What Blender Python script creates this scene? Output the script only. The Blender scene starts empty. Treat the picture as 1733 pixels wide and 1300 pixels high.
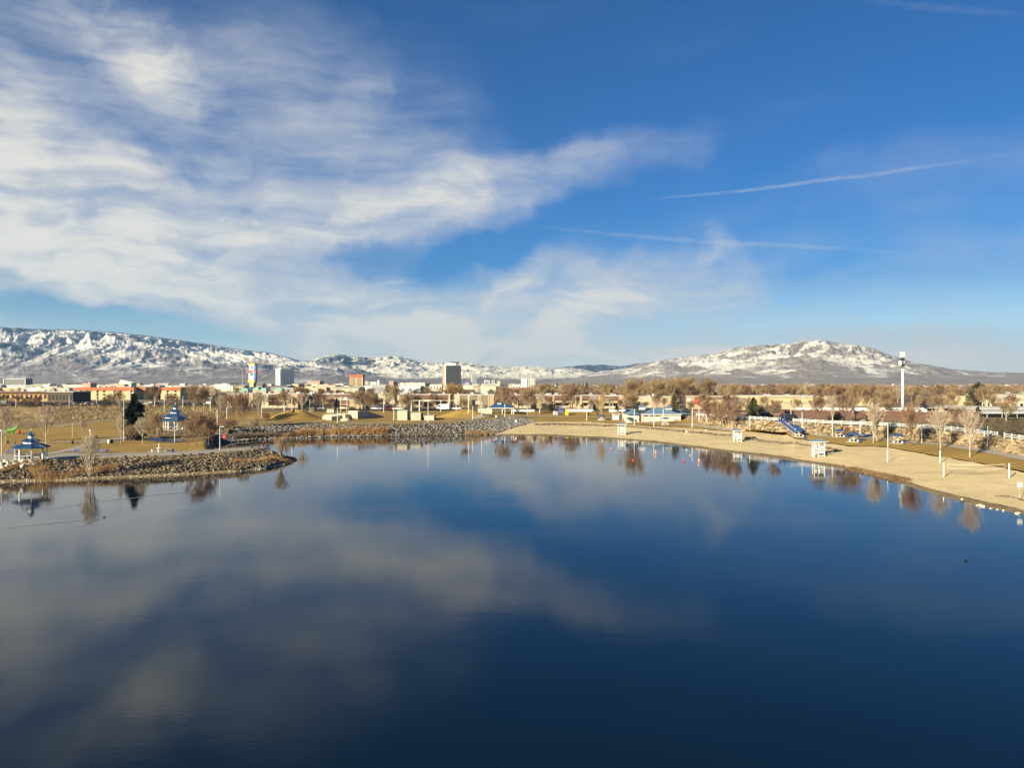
import bpy, bmesh, math, random
import numpy as np
from mathutils import Vector, Matrix
from mathutils.bvhtree import BVHTree

R = math.radians
scene = bpy.context.scene
col = scene.collection
rng = random.Random(7)

# ------------------------------------------------------------------ camera
CAM_Z, F, CX, CY = 17.0, 1300.0, 866.5, 648.0      # metres above the lake; photograph pixels
cam_d = bpy.data.cameras.new('camera')
cam = bpy.data.objects.new('camera', cam_d)
col.objects.link(cam)
cam.location = (0, 0, CAM_Z)
cam.rotation_euler = (R(90), 0, 0)
cam_d.sensor_width = 36.0
cam_d.lens = 36.0 * F / 1733.0
cam_d.shift_y = -(650.0 - CY) / 1733.0
cam_d.clip_start = 0.5
cam_d.clip_end = 40000
scene.camera = cam

# ------------------------------------------------------------------ sun, exposure
SUN_EL, SUN_AZ = 19.0, 222.0       # azimuth clockwise from +Y: behind the camera, to its left
sd = bpy.data.lights.new('sun', 'SUN')
sd.energy = 5.0
sd.angle = R(0.53)
sd.color = (1.0, 0.91, 0.66)
sun = bpy.data.objects.new('sun', sd)
col.objects.link(sun)
SDIR = Vector((math.sin(R(SUN_AZ)) * math.cos(R(SUN_EL)), math.cos(R(SUN_AZ)) * math.cos(R(SUN_EL)), math.sin(R(SUN_EL))))
sun.rotation_euler = SDIR.to_track_quat('Z', 'Y').to_euler()
sun.location = (0, 0, 300)

vs = scene.view_settings
vs.view_transform = 'Standard'
vs.look = 'None'
vs.exposure = 1.22
vs.gamma = 1.0
vs.use_curve_mapping = False
scene.cycles.use_denoising = True
scene.cycles.use_adaptive_sampling = True
scene.cycles.adaptive_threshold = 0.015
scene.cycles.max_bounces = 6
scene.cycles.diffuse_bounces = 2
scene.cycles.glossy_bounces = 3
scene.cycles.transmission_bounces = 3
scene.cycles.volume_bounces = 0
scene.cycles.transparent_max_bounces = 8
scene.cycles.caustics_reflective = False
scene.cycles.caustics_refractive = False

# ------------------------------------------------------------------ sky with cirrus
world = bpy.data.worlds.new('World')
scene.world = world
world.use_nodes = True


class NT:
    """small helper to write node trees"""
    def __init__(self, nt):
        self.nt = nt

    def node(self, t, **kw):
        n = self.nt.nodes.new(t)
        for k, v in kw.items():
            setattr(n, k, v)
        return n

    def put(self, sock, v):
        if isinstance(v, bpy.types.NodeSocket):
            self.nt.links.new(v, sock)
        else:
            sock.default_value = v

    def math(self, op, a, b=None, c=None, clamp=False):
        n = self.node('ShaderNodeMath', operation=op, use_clamp=clamp)
        self.put(n.inputs[0], a)
        if b is not None:
            self.put(n.inputs[1], b)
        if c is not None:
            self.put(n.inputs[2], c)
        return n.outputs[0]

    def vmath(self, op, a, b=None, s=None):
        n = self.node('ShaderNodeVectorMath', operation=op)
        self.put(n.inputs[0], a)
        if b is not None:
            self.put(n.inputs[1], b)
        if s is not None:
            self.put(n.inputs['Scale'], s)
        return n.outputs[0]

    def noise(self, vec, scale, detail=5.0, rough=0.55, dist=0.0, out=0):
        n = self.node('ShaderNodeTexNoise')
        if vec is not None:
            self.put(n.inputs['Vector'], vec)
        n.inputs['Scale'].default_value = scale
        n.inputs['Detail'].default_value = detail
        n.inputs['Roughness'].default_value = rough
        n.inputs['Distortion'].default_value = dist
        return n.outputs[out]

    def ramp(self, fac, stops, interp='LINEAR'):
        n = self.node('ShaderNodeValToRGB')
        cr = n.color_ramp
        cr.interpolation = interp
        while len(cr.elements) < len(stops):
            cr.elements.new(0.5)
        for e, (p, c) in zip(cr.elements, stops):
            e.position = p
            e.color = tuple(c) + (1,) if len(c) == 3 else c
        self.put(n.inputs[0], fac)
        return n.outputs[0]

    def mix(self, fac, a, b, blend='MIX'):
        n = self.node('ShaderNodeMix', data_type='RGBA', blend_type=blend)
        self.put(n.inputs[0], fac)
        self.put(n.inputs[6], a if isinstance(a, bpy.types.NodeSocket) else tuple(a) + (1,))
        self.put(n.inputs[7], b if isinstance(b, bpy.types.NodeSocket) else tuple(b) + (1,))
        return n.outputs[2]

    def mapping(self, vec, loc=(0, 0, 0), rot=(0, 0, 0), sc=(1, 1, 1), kind='POINT'):
        n = self.node('ShaderNodeMapping', vector_type=kind)
        self.put(n.inputs['Vector'], vec)
        n.inputs['Location'].default_value = loc
        n.inputs['Rotation'].default_value = rot
        n.inputs['Scale'].default_value = sc
        return n.outputs[0]

    def smooth(self, v, a, b, lo=0.0, hi=1.0):
        n = self.node('ShaderNodeMapRange', interpolation_type='SMOOTHSTEP')
        self.put(n.inputs[0], v)
        n.inputs[1].default_value = a
        n.inputs[2].default_value = b
        n.inputs[3].default_value = lo
        n.inputs[4].default_value = hi
        return n.outputs[0]


def build_sky():
    nt = world.node_tree
    nt.nodes.clear()
    t = NT(nt)
    out = t.node('ShaderNodeOutputWorld')
    bg = t.node('ShaderNodeBackground')
    sky = t.node('ShaderNodeTexSky', sky_type='NISHITA')
    sky.sun_disc = False
    sky.sun_elevation = R(SUN_EL)
    sky.sun_rotation = R(SUN_AZ)
    sky.altitude = 1350
    sky.air_density = 1.0
    sky.dust_density = 0.35
    sky.ozone_density = 3.0
    d = t.node('ShaderNodeTexCoord').outputs['Generated']
    sep = t.node('ShaderNodeSeparateXYZ')
    t.put(sep.inputs[0], d)
    az = t.math('ARCTAN2', sep.outputs[0], sep.outputs[1])
    el = t.math('ARCSINE', sep.outputs[2])
    comb = t.node('ShaderNodeCombineXYZ')
    t.put(comb.inputs[0], az)
    t.put(comb.inputs[1], el)
    P = comb.outputs[0]
    # two scales of curling warp, taken on the direction itself so that nothing seams
    w1 = t.vmath('SUBTRACT', t.noise(d, 3.0, 3, 0.5, out=1), (0.5, 0.5, 0.5))
    w2 = t.vmath('SUBTRACT', t.noise(d, 11.0, 5, 0.6, out=1), (0.5, 0.5, 0.5))
    flat = t.vmath('MULTIPLY', w1, (0.22, 0.10, 0))
    flat2 = t.vmath('MULTIPLY', w2, (0.15, 0.055, 0))
    Ps = t.vmath('ADD', P, flat)
    Pw = t.vmath('ADD', Ps, flat2)

    def ae(px, py):
        a = math.atan((px - CX) / F)
        return a, math.atan((CY - py) / F * math.cos(a))
    # cirrus masses: centre, radii (photo pixels), tilt in degrees, weight
    blobs = [
        (180, 415, 480, 140, 3, 1.2), (230, 445, 300, 60, 8, 0.55), (560, 385, 330, 62, 9, 0.85), (720, 345, 190, 70, 12, 0.65),
        (890, 302, 300, 46, 8, 0.80), (60, 300, 330, 160, 0, 0.50), (480, 310, 460, 50, 2, 0.40),
        (-40, 160, 260, 260, 0, 0.40), (70, 210, 170, 60, -20, 0.30), (235, 95, 200, 50, -28, 0.70), (290, 105, 70, 36, -35, 0.35), (130, 20, 200, 60, -25, 0.35),
        (520, 170, 340, 150, -10, 0.42), (400, 250, 430, 70, 3, 0.32), (280, 170, 300, 120, 0, 0.30), (640, 160, 60, 50, 20, 0.25),
        (430, 495, 440, 54, -4, 1.1), (860, 510, 400, 84, 4, 1.6), (560, 545, 420, 40, -3, 0.75), (740, 585, 520, 46, 2, 1.0),
        (1080, 490, 200, 70, 8, 0.65), (1010, 565, 480, 60, 0, 1.0), (1660, 590, 480, 60, 3, 1.1), (1250, 600, 460, 54, 0, 1.2), (1650, 605, 500, 54, 0, 1.0), (300, 600, 500, 30, 0, 0.5),
        (1210, 398, 50, 18, 34, 0.28), (1160, 410, 120, 16, 2, 0.18), (1500, 330, 420, 70, 9, 0.12), (1330, 440, 420, 60, -4, 0.12), (1380, 500, 420, 40, 0, 0.12),
        (-420, 420, 420, 220, 0, 0.8), (-700, 150, 500, 300, 10, 0.6), (2100, 450, 500, 200, 5, 0.3),
    ]
    holes = [(60, 530, 280, 30, -8, 1.1), (330, 556, 190, 22, -6, 0.8), (545, 522, 66, 22, 0, 0.7), (760, 455, 150, 46, 14, 0.75),
             (600, 425, 150, 22, 10, 0.30), (330, 215, 200, 46, 0, 0.35), (150, 150, 90, 50, -20, 0.15), (0, 330, 60, 30, 0, 0.3)]
    dens = None
    for lst, sgn in ((blobs, 1), (holes, -1)):
        for (px, py, rx, ry, rot, wt) in lst:
            a, e = ae(px, py)
            n = t.mapping(Pw, (a, e, 0), (0, 0, R(rot)), (rx / F * 1.15, ry / F * 1.25, 1), 'TEXTURE')
            g = t.node('ShaderNodeTexGradient', gradient_type='SPHERICAL')
            t.put(g.inputs[0], n)
            v = t.math('MULTIPLY', t.smooth(g.outputs[1], 0.0, 0.85), sgn * wt)
            dens = v if dens is None else t.math('ADD', dens, v)
    # thin general cirrus all round the sky
    gen = t.smooth(t.noise(t.mapping(d, sc=(1.0, 1.0, 3.0)), 2.2, 6, 0.6), 0.52, 0.85, 0.0, 0.10)
    dens = t.math('ADD', dens, gen)
    # fibres
    fib = t.noise(t.mapping(Ps, (0, 0, 0), (0, 0, R(-13)), (2.4, 12.0, 1)), 1.7, 8, 0.58, 0.25)
    puf = t.noise(t.mapping(Pw, (3, 1, 0), (0, 0, R(20)), (6.0, 11.0, 1)), 1.5, 7, 0.54, 0.3)
    tex = t.math('ADD', t.math('MULTIPLY', fib, 0.5), t.math('MULTIPLY', puf, 0.5))
    dens = t.math('MULTIPLY', dens, t.smooth(tex, 0.30, 0.70, 0.20, 1.38))
    wisp = t.noise(t.mapping(Ps, (1, 5, 0), (0, 0, R(-17)), (5.0, 30.0, 1)), 2.0, 7, 0.6, 0.2)
    dens = t.math('MULTIPLY', dens, t.smooth(wisp, 0.30, 0.70, 0.76, 1.22))
    # contrails: thin slanting lines
    for (x0, y0, x1, y1, wd, wt) in ((1080, 338, 1740, 254, 3.6, 0.36), (860, 378, 1650, 427, 5.0, 0.24), (1440, -3, 1790, 28, 6.0, 0.08)):
        a0, e0 = ae(x0, y0)
        a1, e1 = ae(x1, y1)
        wv = t.vmath('ADD', P, t.vmath('MULTIPLY', w2, (0.0, 0.008, 0)))
        n = t.mapping(wv, ((a0 + a1) / 2, (e0 + e1) / 2, 0), (0, 0, math.atan2(e1 - e0, a1 - a0)), (math.hypot(a1 - a0, e1 - e0) / 2, wd / F, 1), 'TEXTURE')
        g = t.node('ShaderNodeTexGradient', gradient_type='SPHERICAL')
        t.put(g.inputs[0], n)
        v = t.math('MULTIPLY', t.math('POWER', g.outputs[1], 0.7), t.smooth(t.noise(t.mapping(P, sc=(14, 60, 1)), 2.5, 4, 0.6), 0.3, 0.62, 0.35 * wt, 1.25 * wt))
        dens = t.math('MAXIMUM', dens, t.math('ADD', t.math('MULTIPLY', dens, 0.9), v))
    dens = t.math('SUBTRACT', 1.0, t.math('POWER', 2.718, t.math('MULTIPLY', t.math('MAXIMUM', dens, 0.0), -1.1)), clamp=True)
    # nothing below the horizon
    dens = t.math('MULTIPLY', dens, t.smooth(el, -0.02, 0.03))
    cl = t.ramp(dens, [(0.0, (4.6, 5.0, 5.7)), (0.5, (5.0, 5.2, 5.5)), (0.75, (5.7, 5.7, 5.5)), (0.90, (6.9, 6.6, 5.9))])
    tint = t.ramp(t.smooth(el, -0.01, 0.30), [(0.0, (1.05, 1.02, 0.96)), (0.16, (0.80, 0.90, 0.92)), (0.42, (0.20, 0.52, 0.765)), (1.0, (0.15, 0.49, 0.80))])
    skyc = t.mix(1.0, sky.outputs[0], tint, 'MULTIPLY')
    c = t.mix(dens, skyc, cl)
    t.put(bg.inputs[0], c)
    bg.inputs[1].default_value = 0.055
    t.put(out.inputs[0], bg.outputs[0])


build_sky()
world.cycles.sampling_method = 'MANUAL'
world.cycles.sample_map_resolution = 256

# ------------------------------------------------------------------ helpers
def tag(o, label=None, cat=None, group=None, kind=None):
    if label:
        o['label'] = label
    if cat:
        o['category'] = cat
    if group:
        o['group'] = group
    if kind:
        o['kind'] = kind
    return o


def empty(name, loc=(0, 0, 0), rz=0.0, label=None, cat=None, group=None, sc=1.0):
    o = bpy.data.objects.new(name, None)
    o.empty_display_size = 0.2
    col.objects.link(o)
    o.location = loc
    o.rotation_euler = (0, 0, rz)
    o.scale = (sc, sc, sc)
    return tag(o, label, cat, group)


def link(name, me, parent=None, loc=None):
    o = bpy.data.objects.new(name, me)
    col.objects.link(o)
    if parent is not None:
        o.parent = parent
    if loc is not None:
        o.location = loc
    return o


def copy_tree(o, parent=None):
    c = o.copy()
    col.objects.link(c)
    c.parent = parent
    for ch in o.children:
        copy_tree(ch, c)
    return c


class MB:
    """collects polygons, then links them as one mesh object"""
    def __init__(self):
        self.v, self.f = [], []

    def poly(self, pts):
        n = len(self.v)
        self.v.extend([tuple(p) for p in pts])
        self.f.append(tuple(range(n, n + len(pts))))
        return self

    def box(self, x0, x1, y0, y1, z0, z1):
        n = len(self.v)
        self.v += [(x0, y0, z0), (x1, y0, z0), (x1, y1, z0), (x0, y1, z0), (x0, y0, z1), (x1, y0, z1), (x1, y1, z1), (x0, y1, z1)]
        self.f += [tuple(n + i for i in q) for q in ((0, 3, 2, 1), (4, 5, 6, 7), (0, 1, 5, 4), (1, 2, 6, 5), (2, 3, 7, 6), (3, 0, 4, 7))]
        return self

    def tube(self, p0, p1, r0, r1=None, n=8, caps=True, ph=0.0):
        r1 = r0 if r1 is None else r1
        p0, p1 = Vector(p0), Vector(p1)
        d = (p1 - p0)
        if d.length < 1e-6:
            return self
        d.normalize()
        a = d.orthogonal().normalized() if abs(d.z) < 0.999 else Vector((1, 0, 0))
        b = d.cross(a)
        k = len(self.v)
        for p, r in ((p0, r0), (p1, r1)):
            for i in range(n):
                t = 2 * math.pi * i / n + ph
                self.v.append(tuple(p + a * (r * math.cos(t)) + b * (r * math.sin(t))))
        for i in range(n):
            j = (i + 1) % n
            self.f.append((k + i, k + j, k + n + j, k + n + i))
        if caps:
            self.f.append(tuple(k + i for i in reversed(range(n))))
            self.f.append(tuple(k + n + i for i in range(n)))
        return self

    def lathe(self, prof, n=8, ph=0.0, c=(0, 0)):
        """prof: list of (radius, z); polygonal ring per entry"""
        k = len(self.v)
        for r, z in prof:
            for i in range(n):
                t = 2 * math.pi * i / n + ph
                self.v.append((c[0] + r * math.cos(t), c[1] + r * math.sin(t), z))
        for q in range(len(prof) - 1):
            for i in range(n):
                j = (i + 1) % n
                a = k + q * n
                self.f.append((a + i, a + j, a + n + j, a + n + i))
        self.f.append(tuple(k + i for i in reversed(range(n))))
        e = k + (len(prof) - 1) * n
        self.f.append(tuple(e + i for i in range(n)))
        return self

    def extrude(self, pts, x0, x1):
        """closed profile of (y, z) points, extruded along x"""
        k, n = len(self.v), len(pts)
        for x in (x0, x1):
            self.v += [(x, p[0], p[1]) for p in pts]
        for i in range(n):
            j = (i + 1) % n
            self.f.append((k + i, k + j, k + n + j, k + n + i))
        self.f.append(tuple(k + i for i in reversed(range(n))))
        self.f.append(tuple(k + n + i for i in range(n)))
        return self

    def mesh(self, name, mat, smooth=False):
        me = bpy.data.meshes.new(name)
        me.from_pydata(self.v, [], self.f)
        if mat is not None:
            me.materials.append(M[mat] if isinstance(mat, str) else mat)
        if smooth:
            me.polygons.foreach_set('use_smooth', [True] * len(me.polygons))
        me.update()
        return me

    def build(self, name, mat, parent=None, smooth=False, loc=None):
        return link(name, self.mesh(name, mat, smooth), parent, loc)


def np_mesh(name, V, Fc, mat, smooth=True):
    """vertices (n,3) and faces (m,k) from numpy"""
    me = bpy.data.meshes.new(name)
    m, k = Fc.shape
    me.vertices.add(len(V))
    me.vertices.foreach_set('co', np.ascontiguousarray(V, dtype=np.float32).ravel())
    me.loops.add(m * k)
    me.loops.foreach_set('vertex_index', np.ascontiguousarray(Fc, dtype=np.int32).ravel())
    me.polygons.add(m)
    me.polygons.foreach_set('loop_start', np.arange(0, m * k, k, dtype=np.int32))
    me.polygons.foreach_set('loop_total', np.full(m, k, dtype=np.int32))
    me.polygons.foreach_set('use_smooth', np.full(m, smooth))
    me.materials.append(M[mat] if isinstance(mat, str) else mat)
    me.update()
    me.validate()
    return me


def _hash(ix, iy, seed):
    h = (ix.astype(np.int64) * 374761393 + iy.astype(np.int64) * 668265263 + seed * 1442695041) & 0x7fffffff
    h = ((h ^ (h >> 13)) * 1274126177) & 0x7fffffff
    h = (h ^ (h >> 16)) & 0xffff
    return h / 65535.0


def vnoise(x, y, seed=0):
    """gradient noise, about -1..1"""
    ix, iy = np.floor(x).astype(np.int64), np.floor(y).astype(np.int64)
    fx, fy = x - ix, y - iy
    u, w = fx * fx * fx * (fx * (fx * 6 - 15) + 10), fy * fy * fy * (fy * (fy * 6 - 15) + 10)

    def g(a, b):
        t = _hash(ix + a, iy + b, seed) * 2 * np.pi
        return np.cos(t) * (fx - a) + np.sin(t) * (fy - b)
    n0 = g(0, 0) * (1 - u) + g(1, 0) * u
    n1 = g(0, 1) * (1 - u) + g(1, 1) * u
    return (n0 * (1 - w) + n1 * w) * 1.5


def fbm(x, y, oct=5, seed=0, gain=0.5, ridged=False):
    s, a, t = 0.0, 1.0, 0.0
    for i in range(oct):
        n = vnoise(x, y, seed + i * 17)
        if ridged:
            n = (1 - np.abs(n)) * 2 - 1
        s = s + a * n
        t += a
        a *= gain
        x, y = x * 2.03 + 5.1, y * 2.03 - 3.7
    return s / t


def sstep(x, a, b):
    t = np.clip((x - a) / (b - a), 0, 1)
    return t * t * (3 - 2 * t)


def ray(px, py, z):
    """the point at height z that the photograph shows at this pixel"""
    Y = (CAM_Z - z) * F / (py - CY)
    return Vector(((px - CX) / F * Y, Y, z))


def at(px, Y, z=0.0):
    return Vector(((px - CX) / F * Y, Y, z))


def zat(py, Y):
    return CAM_Z - (py - CY) / F * Y


# ------------------------------------------------------------------ materials
M = {}


def mat(name, c1, c2=None, scale=2.0, rough=0.85, detail=6, bump=0.0, bscale=None, metal=0.0, spec=0.3, rand=0.0, mid=(0.35, 0.65), coord='pos', stretch=(1, 1, 1)):
    """a procedural surface: two tones mixed by noise, optional relief, optional change from object to object"""
    m = bpy.data.materials.new(name)
    m.use_nodes = True
    t = NT(m.node_tree)
    b = m.node_tree.nodes['Principled BSDF']
    if coord == 'pos':
        vec = t.node('ShaderNodeNewGeometry').outputs['Position']
    else:
        vec = t.node('ShaderNodeTexCoord').outputs['Object']
    if stretch != (1, 1, 1):
        vec = t.mapping(vec, sc=stretch)
    if c2 is None:
        c2 = tuple(x * 0.8 for x in c1)
    n = t.noise(vec, scale, detail, 0.6)
    c = t.ramp(n, [(mid[0], c2), (mid[1], c1)])
    if rand:
        oi = t.node('ShaderNodeObjectInfo')
        h = t.node('ShaderNodeHueSaturation')
        t.put(h.inputs['Value'], t.math('MULTIPLY_ADD', oi.outputs['Random'], 2 * rand, 1 - rand))
        t.put(h.inputs['Hue'], t.math('MULTIPLY_ADD', oi.outputs['Random'], 0.03, 0.485))
        t.put(h.inputs['Color'], c)
        c = h.outputs[0]
    t.put(b.inputs['Base Color'], c)
    b.inputs['Roughness'].default_value = rough
    b.inputs['Metallic'].default_value = metal
    b.inputs['Specular IOR Level'].default_value = spec
    if bump:
        bp = t.node('ShaderNodeBump')
        bp.inputs['Strength'].default_value = 1.0
        bp.inputs['Distance'].default_value = bump
        t.put(bp.inputs['Height'], t.noise(vec, bscale or scale * 3, 5, 0.6))
        t.put(b.inputs['Normal'], bp.outputs[0])
    M[name] = m
    return m


def lay(name, layers, rough=0.95, bump=0.0, bscale=3.0):
    """ground made of several noise layers: base colour then (colour, scale, lo, hi, stretch) on top"""
    m = bpy.data.materials.new(name)
    m.use_nodes = True
    t = NT(m.node_tree)
    b = m.node_tree.nodes['Principled BSDF']
    pos = t.node('ShaderNodeNewGeometry').outputs['Position']
    c = None
    for i, L in enumerate(layers):
        if c is None:
            c = t.mix(0.0, L, L)
            continue
        colr, sc, lo, hi, stc, amt = L
        v = t.mapping(pos, (i * 7.3, i * 3.1, 0), (0, 0, 0.25 * i), stc)
        c = t.mix(t.smooth(t.noise(v, sc, 6, 0.62), lo, hi, 0.0, amt), c, colr)
    t.put(b.inputs['Base Color'], c)
    b.inputs['Roughness'].default_value = rough
    b.inputs['Specular IOR Level'].default_value = 0.15
    if bump:
        bp = t.node('ShaderNodeBump')
        bp.inputs['Distance'].default_value = bump
        t.put(bp.inputs['Height'], t.noise(pos, bscale, 6, 0.65))
        t.put(b.inputs['Normal'], bp.outputs[0])
    M[name] = m
    return m


def flatmat(name, c, rough=0.6, metal=0.0, spec=0.4, var=0.10, scale=3.0, rand=0.0):
    return mat(name, c, tuple(x * (1 - var) for x in c), scale, rough, metal=metal, spec=spec, rand=rand)


lay('sand', [(0.60, 0.46, 0.25), ((0.52, 0.39, 0.21), 0.06, 0.35, 0.65, (1, 1, 1), 0.8), ((0.70, 0.55, 0.32), 0.4, 0.45, 0.75, (1, 2.2, 1), 0.6), ((0.40, 0.29, 0.15), 1.6, 0.56, 0.72, (1, 1.5, 1), 0.5), ((0.38, 0.28, 0.15), 0.11, 0.56, 0.66, (0.35, 2.6, 1), 0.55), ((0.74, 0.60, 0.38), 0.09, 0.58, 0.68, (0.5, 2.2, 1), 0.5), ((0.34, 0.25, 0.14), 0.8, 0.60, 0.70, (1, 1, 1), 0.45)], bump=0.16, bscale=0.9)
lay('wet_sand', [(0.24, 0.17, 0.085), ((0.16, 0.11, 0.055), 0.3, 0.4, 0.6, (1, 1, 1), 0.7), ((0.44, 0.32, 0.17), 1.2, 0.5, 0.7, (1, 1, 1), 0.5)], rough=0.7, bump=0.05, bscale=2)
lay('lawn', [(0.37, 0.225, 0.06), ((0.25, 0.155, 0.04), 0.05, 0.35, 0.65, (1, 1, 1), 0.8), ((0.47, 0.31, 0.10), 0.12, 0.5, 0.75, (1, 2.5, 1), 0.7), ((0.17, 0.12, 0.035), 0.35, 0.5, 0.7, (1, 3, 1), 0.6), ((0.22, 0.15, 0.04), 3.0, 0.45, 0.7, (1, 1, 1), 0.5), ((0.15, 0.15, 0.045), 0.07, 0.56, 0.7, (1, 1.5, 1), 0.5), ((0.50, 0.37, 0.17), 0.25, 0.62, 0.72, (1, 2, 1), 0.5)], bump=0.06, bscale=2.5)
lay('dry_weeds', [(0.26, 0.18, 0.09), ((0.16, 0.11, 0.055), 0.25, 0.42, 0.6, (1, 1, 1), 0.8), ((0.38, 0.28, 0.15), 0.35, 0.5, 0.68, (1, 1, 1), 0.8), ((0.10, 0.075, 0.04), 0.9, 0.55, 0.7, (1, 1, 1), 0.7)], bump=0.4, bscale=0.6)
lay('dirt', [(0.22, 0.155, 0.09), ((0.15, 0.105, 0.06), 0.08, 0.4, 0.6, (1, 1, 1), 0.8), ((0.30, 0.225, 0.13), 0.2, 0.5, 0.7, (1, 1, 1), 0.7), ((0.11, 0.085, 0.05), 0.9, 0.52, 0.7, (1, 1, 1), 0.6)], bump=0.2, bscale=0.8)
lay('rock_bed', [(0.10, 0.075, 0.05), ((0.05, 0.04, 0.03), 0.9, 0.4, 0.6, (1, 1, 1), 0.9), ((0.22, 0.16, 0.08), 0.4, 0.5, 0.7, (1, 1, 1), 0.7)], bump=0.4, bscale=1.2)
lay('plain', [(0.20, 0.145, 0.09), ((0.12, 0.09, 0.06), 0.010, 0.42, 0.6, (1, 1, 1), 0.8), ((0.30, 0.23, 0.15), 0.018, 0.5, 0.66, (1, 1, 1), 0.8), ((0.09, 0.07, 0.045), 0.05, 0.5, 0.66, (1, 1, 1), 0.7)])
lay('path_concrete', [(0.36, 0.31, 0.25), ((0.29, 0.25, 0.20), 0.3, 0.4, 0.65, (1, 1, 1), 0.7), ((0.22, 0.19, 0.15), 1.2, 0.6, 0.75, (1, 1, 1), 0.4)])
lay('asphalt', [(0.075, 0.07, 0.068), ((0.055, 0.052, 0.05), 0.2, 0.4, 0.6, (1, 1, 1), 0.8), ((0.12, 0.11, 0.10), 1.0, 0.58, 0.72, (1, 1, 1), 0.4)])
lay('lake_bed', [(0.05, 0.05, 0.04), ((0.03, 0.03, 0.03), 0.1, 0.4, 0.6, (1, 1, 1), 0.8)])


def rock_mat(name, a, b, c):
    m = bpy.data.materials.new(name)
    m.use_nodes = True
    t = NT(m.node_tree)
    bs = m.node_tree.nodes['Principled BSDF']
    pos = t.node('ShaderNodeNewGeometry').outputs['Position']
    ri = t.node('ShaderNodeNewGeometry').outputs['Random Per Island']
    oi = t.node('ShaderNodeObjectInfo').outputs['Random']
    r = t.math('FRACT', t.math('ADD', ri, oi))
    base = t.ramp(r, [(0.0, a), (0.5, b), (1.0, c)])
    n = t.noise(pos, 4.0, 6, 0.65)
    cc = t.mix(t.smooth(n, 0.4, 0.68, 0.0, 0.5), base, tuple(x * 0.5 for x in b))
    t.put(bs.inputs['Base Color'], cc)
    bs.inputs['Roughness'].default_value = 0.92
    bs.inputs['Specular IOR Level'].default_value = 0.2
    M[name] = m


rock_mat('rock_brown', (0.07, 0.055, 0.042), (0.145, 0.11, 0.075), (0.27, 0.20, 0.13))
rock_mat('rock_grey', (0.12, 0.108, 0.098), (0.20, 0.178, 0.158), (0.32, 0.285, 0.245))
rock_mat('rock_pale', (0.48, 0.42, 0.33), (0.56, 0.50, 0.40), (0.62, 0.55, 0.44))
rock_mat('rock_tan', (0.17, 0.125, 0.075), (0.30, 0.215, 0.125), (0.43, 0.32, 0.19))


def water_mat():
    m = bpy.data.materials.new('lake_water')
    m.use_nodes = True
    t = NT(m.node_tree)
    b = m.node_tree.nodes['Principled BSDF']
    b.inputs['Base Color'].default_value = (0.0014, 0.0068, 0.0135, 1)
    b.inputs['Roughness'].default_value = 0.012
    b.inputs['IOR'].default_value = 1.333
    pos = t.node('ShaderNodeNewGeometry').outputs['Position']
    v = t.mapping(pos, (0, 0, 0), (0, 0, R(25)), (1.0, 1.7, 1.0))
    swell = t.noise(t.mapping(pos, (4, 2, 0), (0, 0, R(-30)), (1, 1.5, 1)), 0.35, 3, 0.5)
    fine = t.noise(v, 1.7, 4, 0.55)
    patch = t.smooth(t.noise(t.mapping(pos, sc=(0.6, 1.6, 1)), 0.028, 3, 0.5), 0.48, 0.68, 0.28, 1.0)
    h = t.math('ADD', t.math('MULTIPLY', t.math('MULTIPLY', fine, patch), 0.008), t.math('MULTIPLY', swell, 0.0045))
    bp = t.node('ShaderNodeBump')
    bp.inputs['Strength'].default_value = 1.0
    bp.inputs['Distance'].default_value = 1.0
    t.put(bp.inputs['Height'], h)
    t.put(b.inputs['Normal'], bp.outputs[0])
    M['lake_water'] = m


water_mat()

# ------------------------------------------------------------------ the setting: water and ground
def interp(pts, x):
    p = np.array(pts, dtype=float)
    return np.interp(x, p[:, 0], p[:, 1])


GROUND = []      # (verts, faces) of all ground sheets, for dropping things onto them


def sheet(name, pts, mat_, kind='structure', rough=0.0, seed=0, fr=0.3):
    """pts: array (lines, columns, 3) -> one quad sheet"""
    n, m, _ = pts.shape
    V = pts.reshape(-1, 3).copy()
    if rough:
        V[:, 2] += rough * fbm(V[:, 0] * fr, V[:, 1] * fr, 4, seed)
    i = np.arange(n - 1)[:, None] * m + np.arange(m - 1)[None, :]
    i = i.ravel()
    Fc = np.stack([i, i + 1, i + m + 1, i + m], 1)
    me = np_mesh(name, V, Fc, mat_)
    o = link(name, me)
    tag(o, kind=kind)
    GROUND.append((V, Fc))
    return o


def pyline(px, pts, z):
    """world points of a line given by photograph rows and heights"""
    py = interp(pts, px) if not isinstance(pts, np.ndarray) else pts
    zz = interp(z, px) if isinstance(z, list) else (np.full_like(px, z) if np.isscalar(z) else z)
    Y = (CAM_Z - zz) * F / (py - CY)
    return np.stack([(px - CX) / F * Y, Y, zz], 1)


def Yline(px, Y, z):
    Y = interp(Y, px) if isinstance(Y, list) else np.full_like(px, float(Y))
    z = interp(z, px) if isinstance(z, list) else np.full_like(px, float(z))
    return np.stack([(px - CX) / F * Y, Y, z], 1)


def fill(lines, rows):
    """insert rows between successive lines"""
    out = []
    for a, b, r in zip(lines[:-1], lines[1:], rows):
        for k in range(r):
            out.append(a + (b - a) * (k / r))
    out.append(lines[-1])
    return np.array(out)


def wob(pts, amp, f, seed):
    """irregular edge: shift a line to and fro across the shore"""
    q = pts.copy()
    n = fbm(pts[:, 0] * f, pts[:, 1] * f * 0.3, 4, seed)
    q[:, 1] += amp * n
    q[:, 0] = pts[:, 0] / pts[:, 1] * q[:, 1]
    return q


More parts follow.
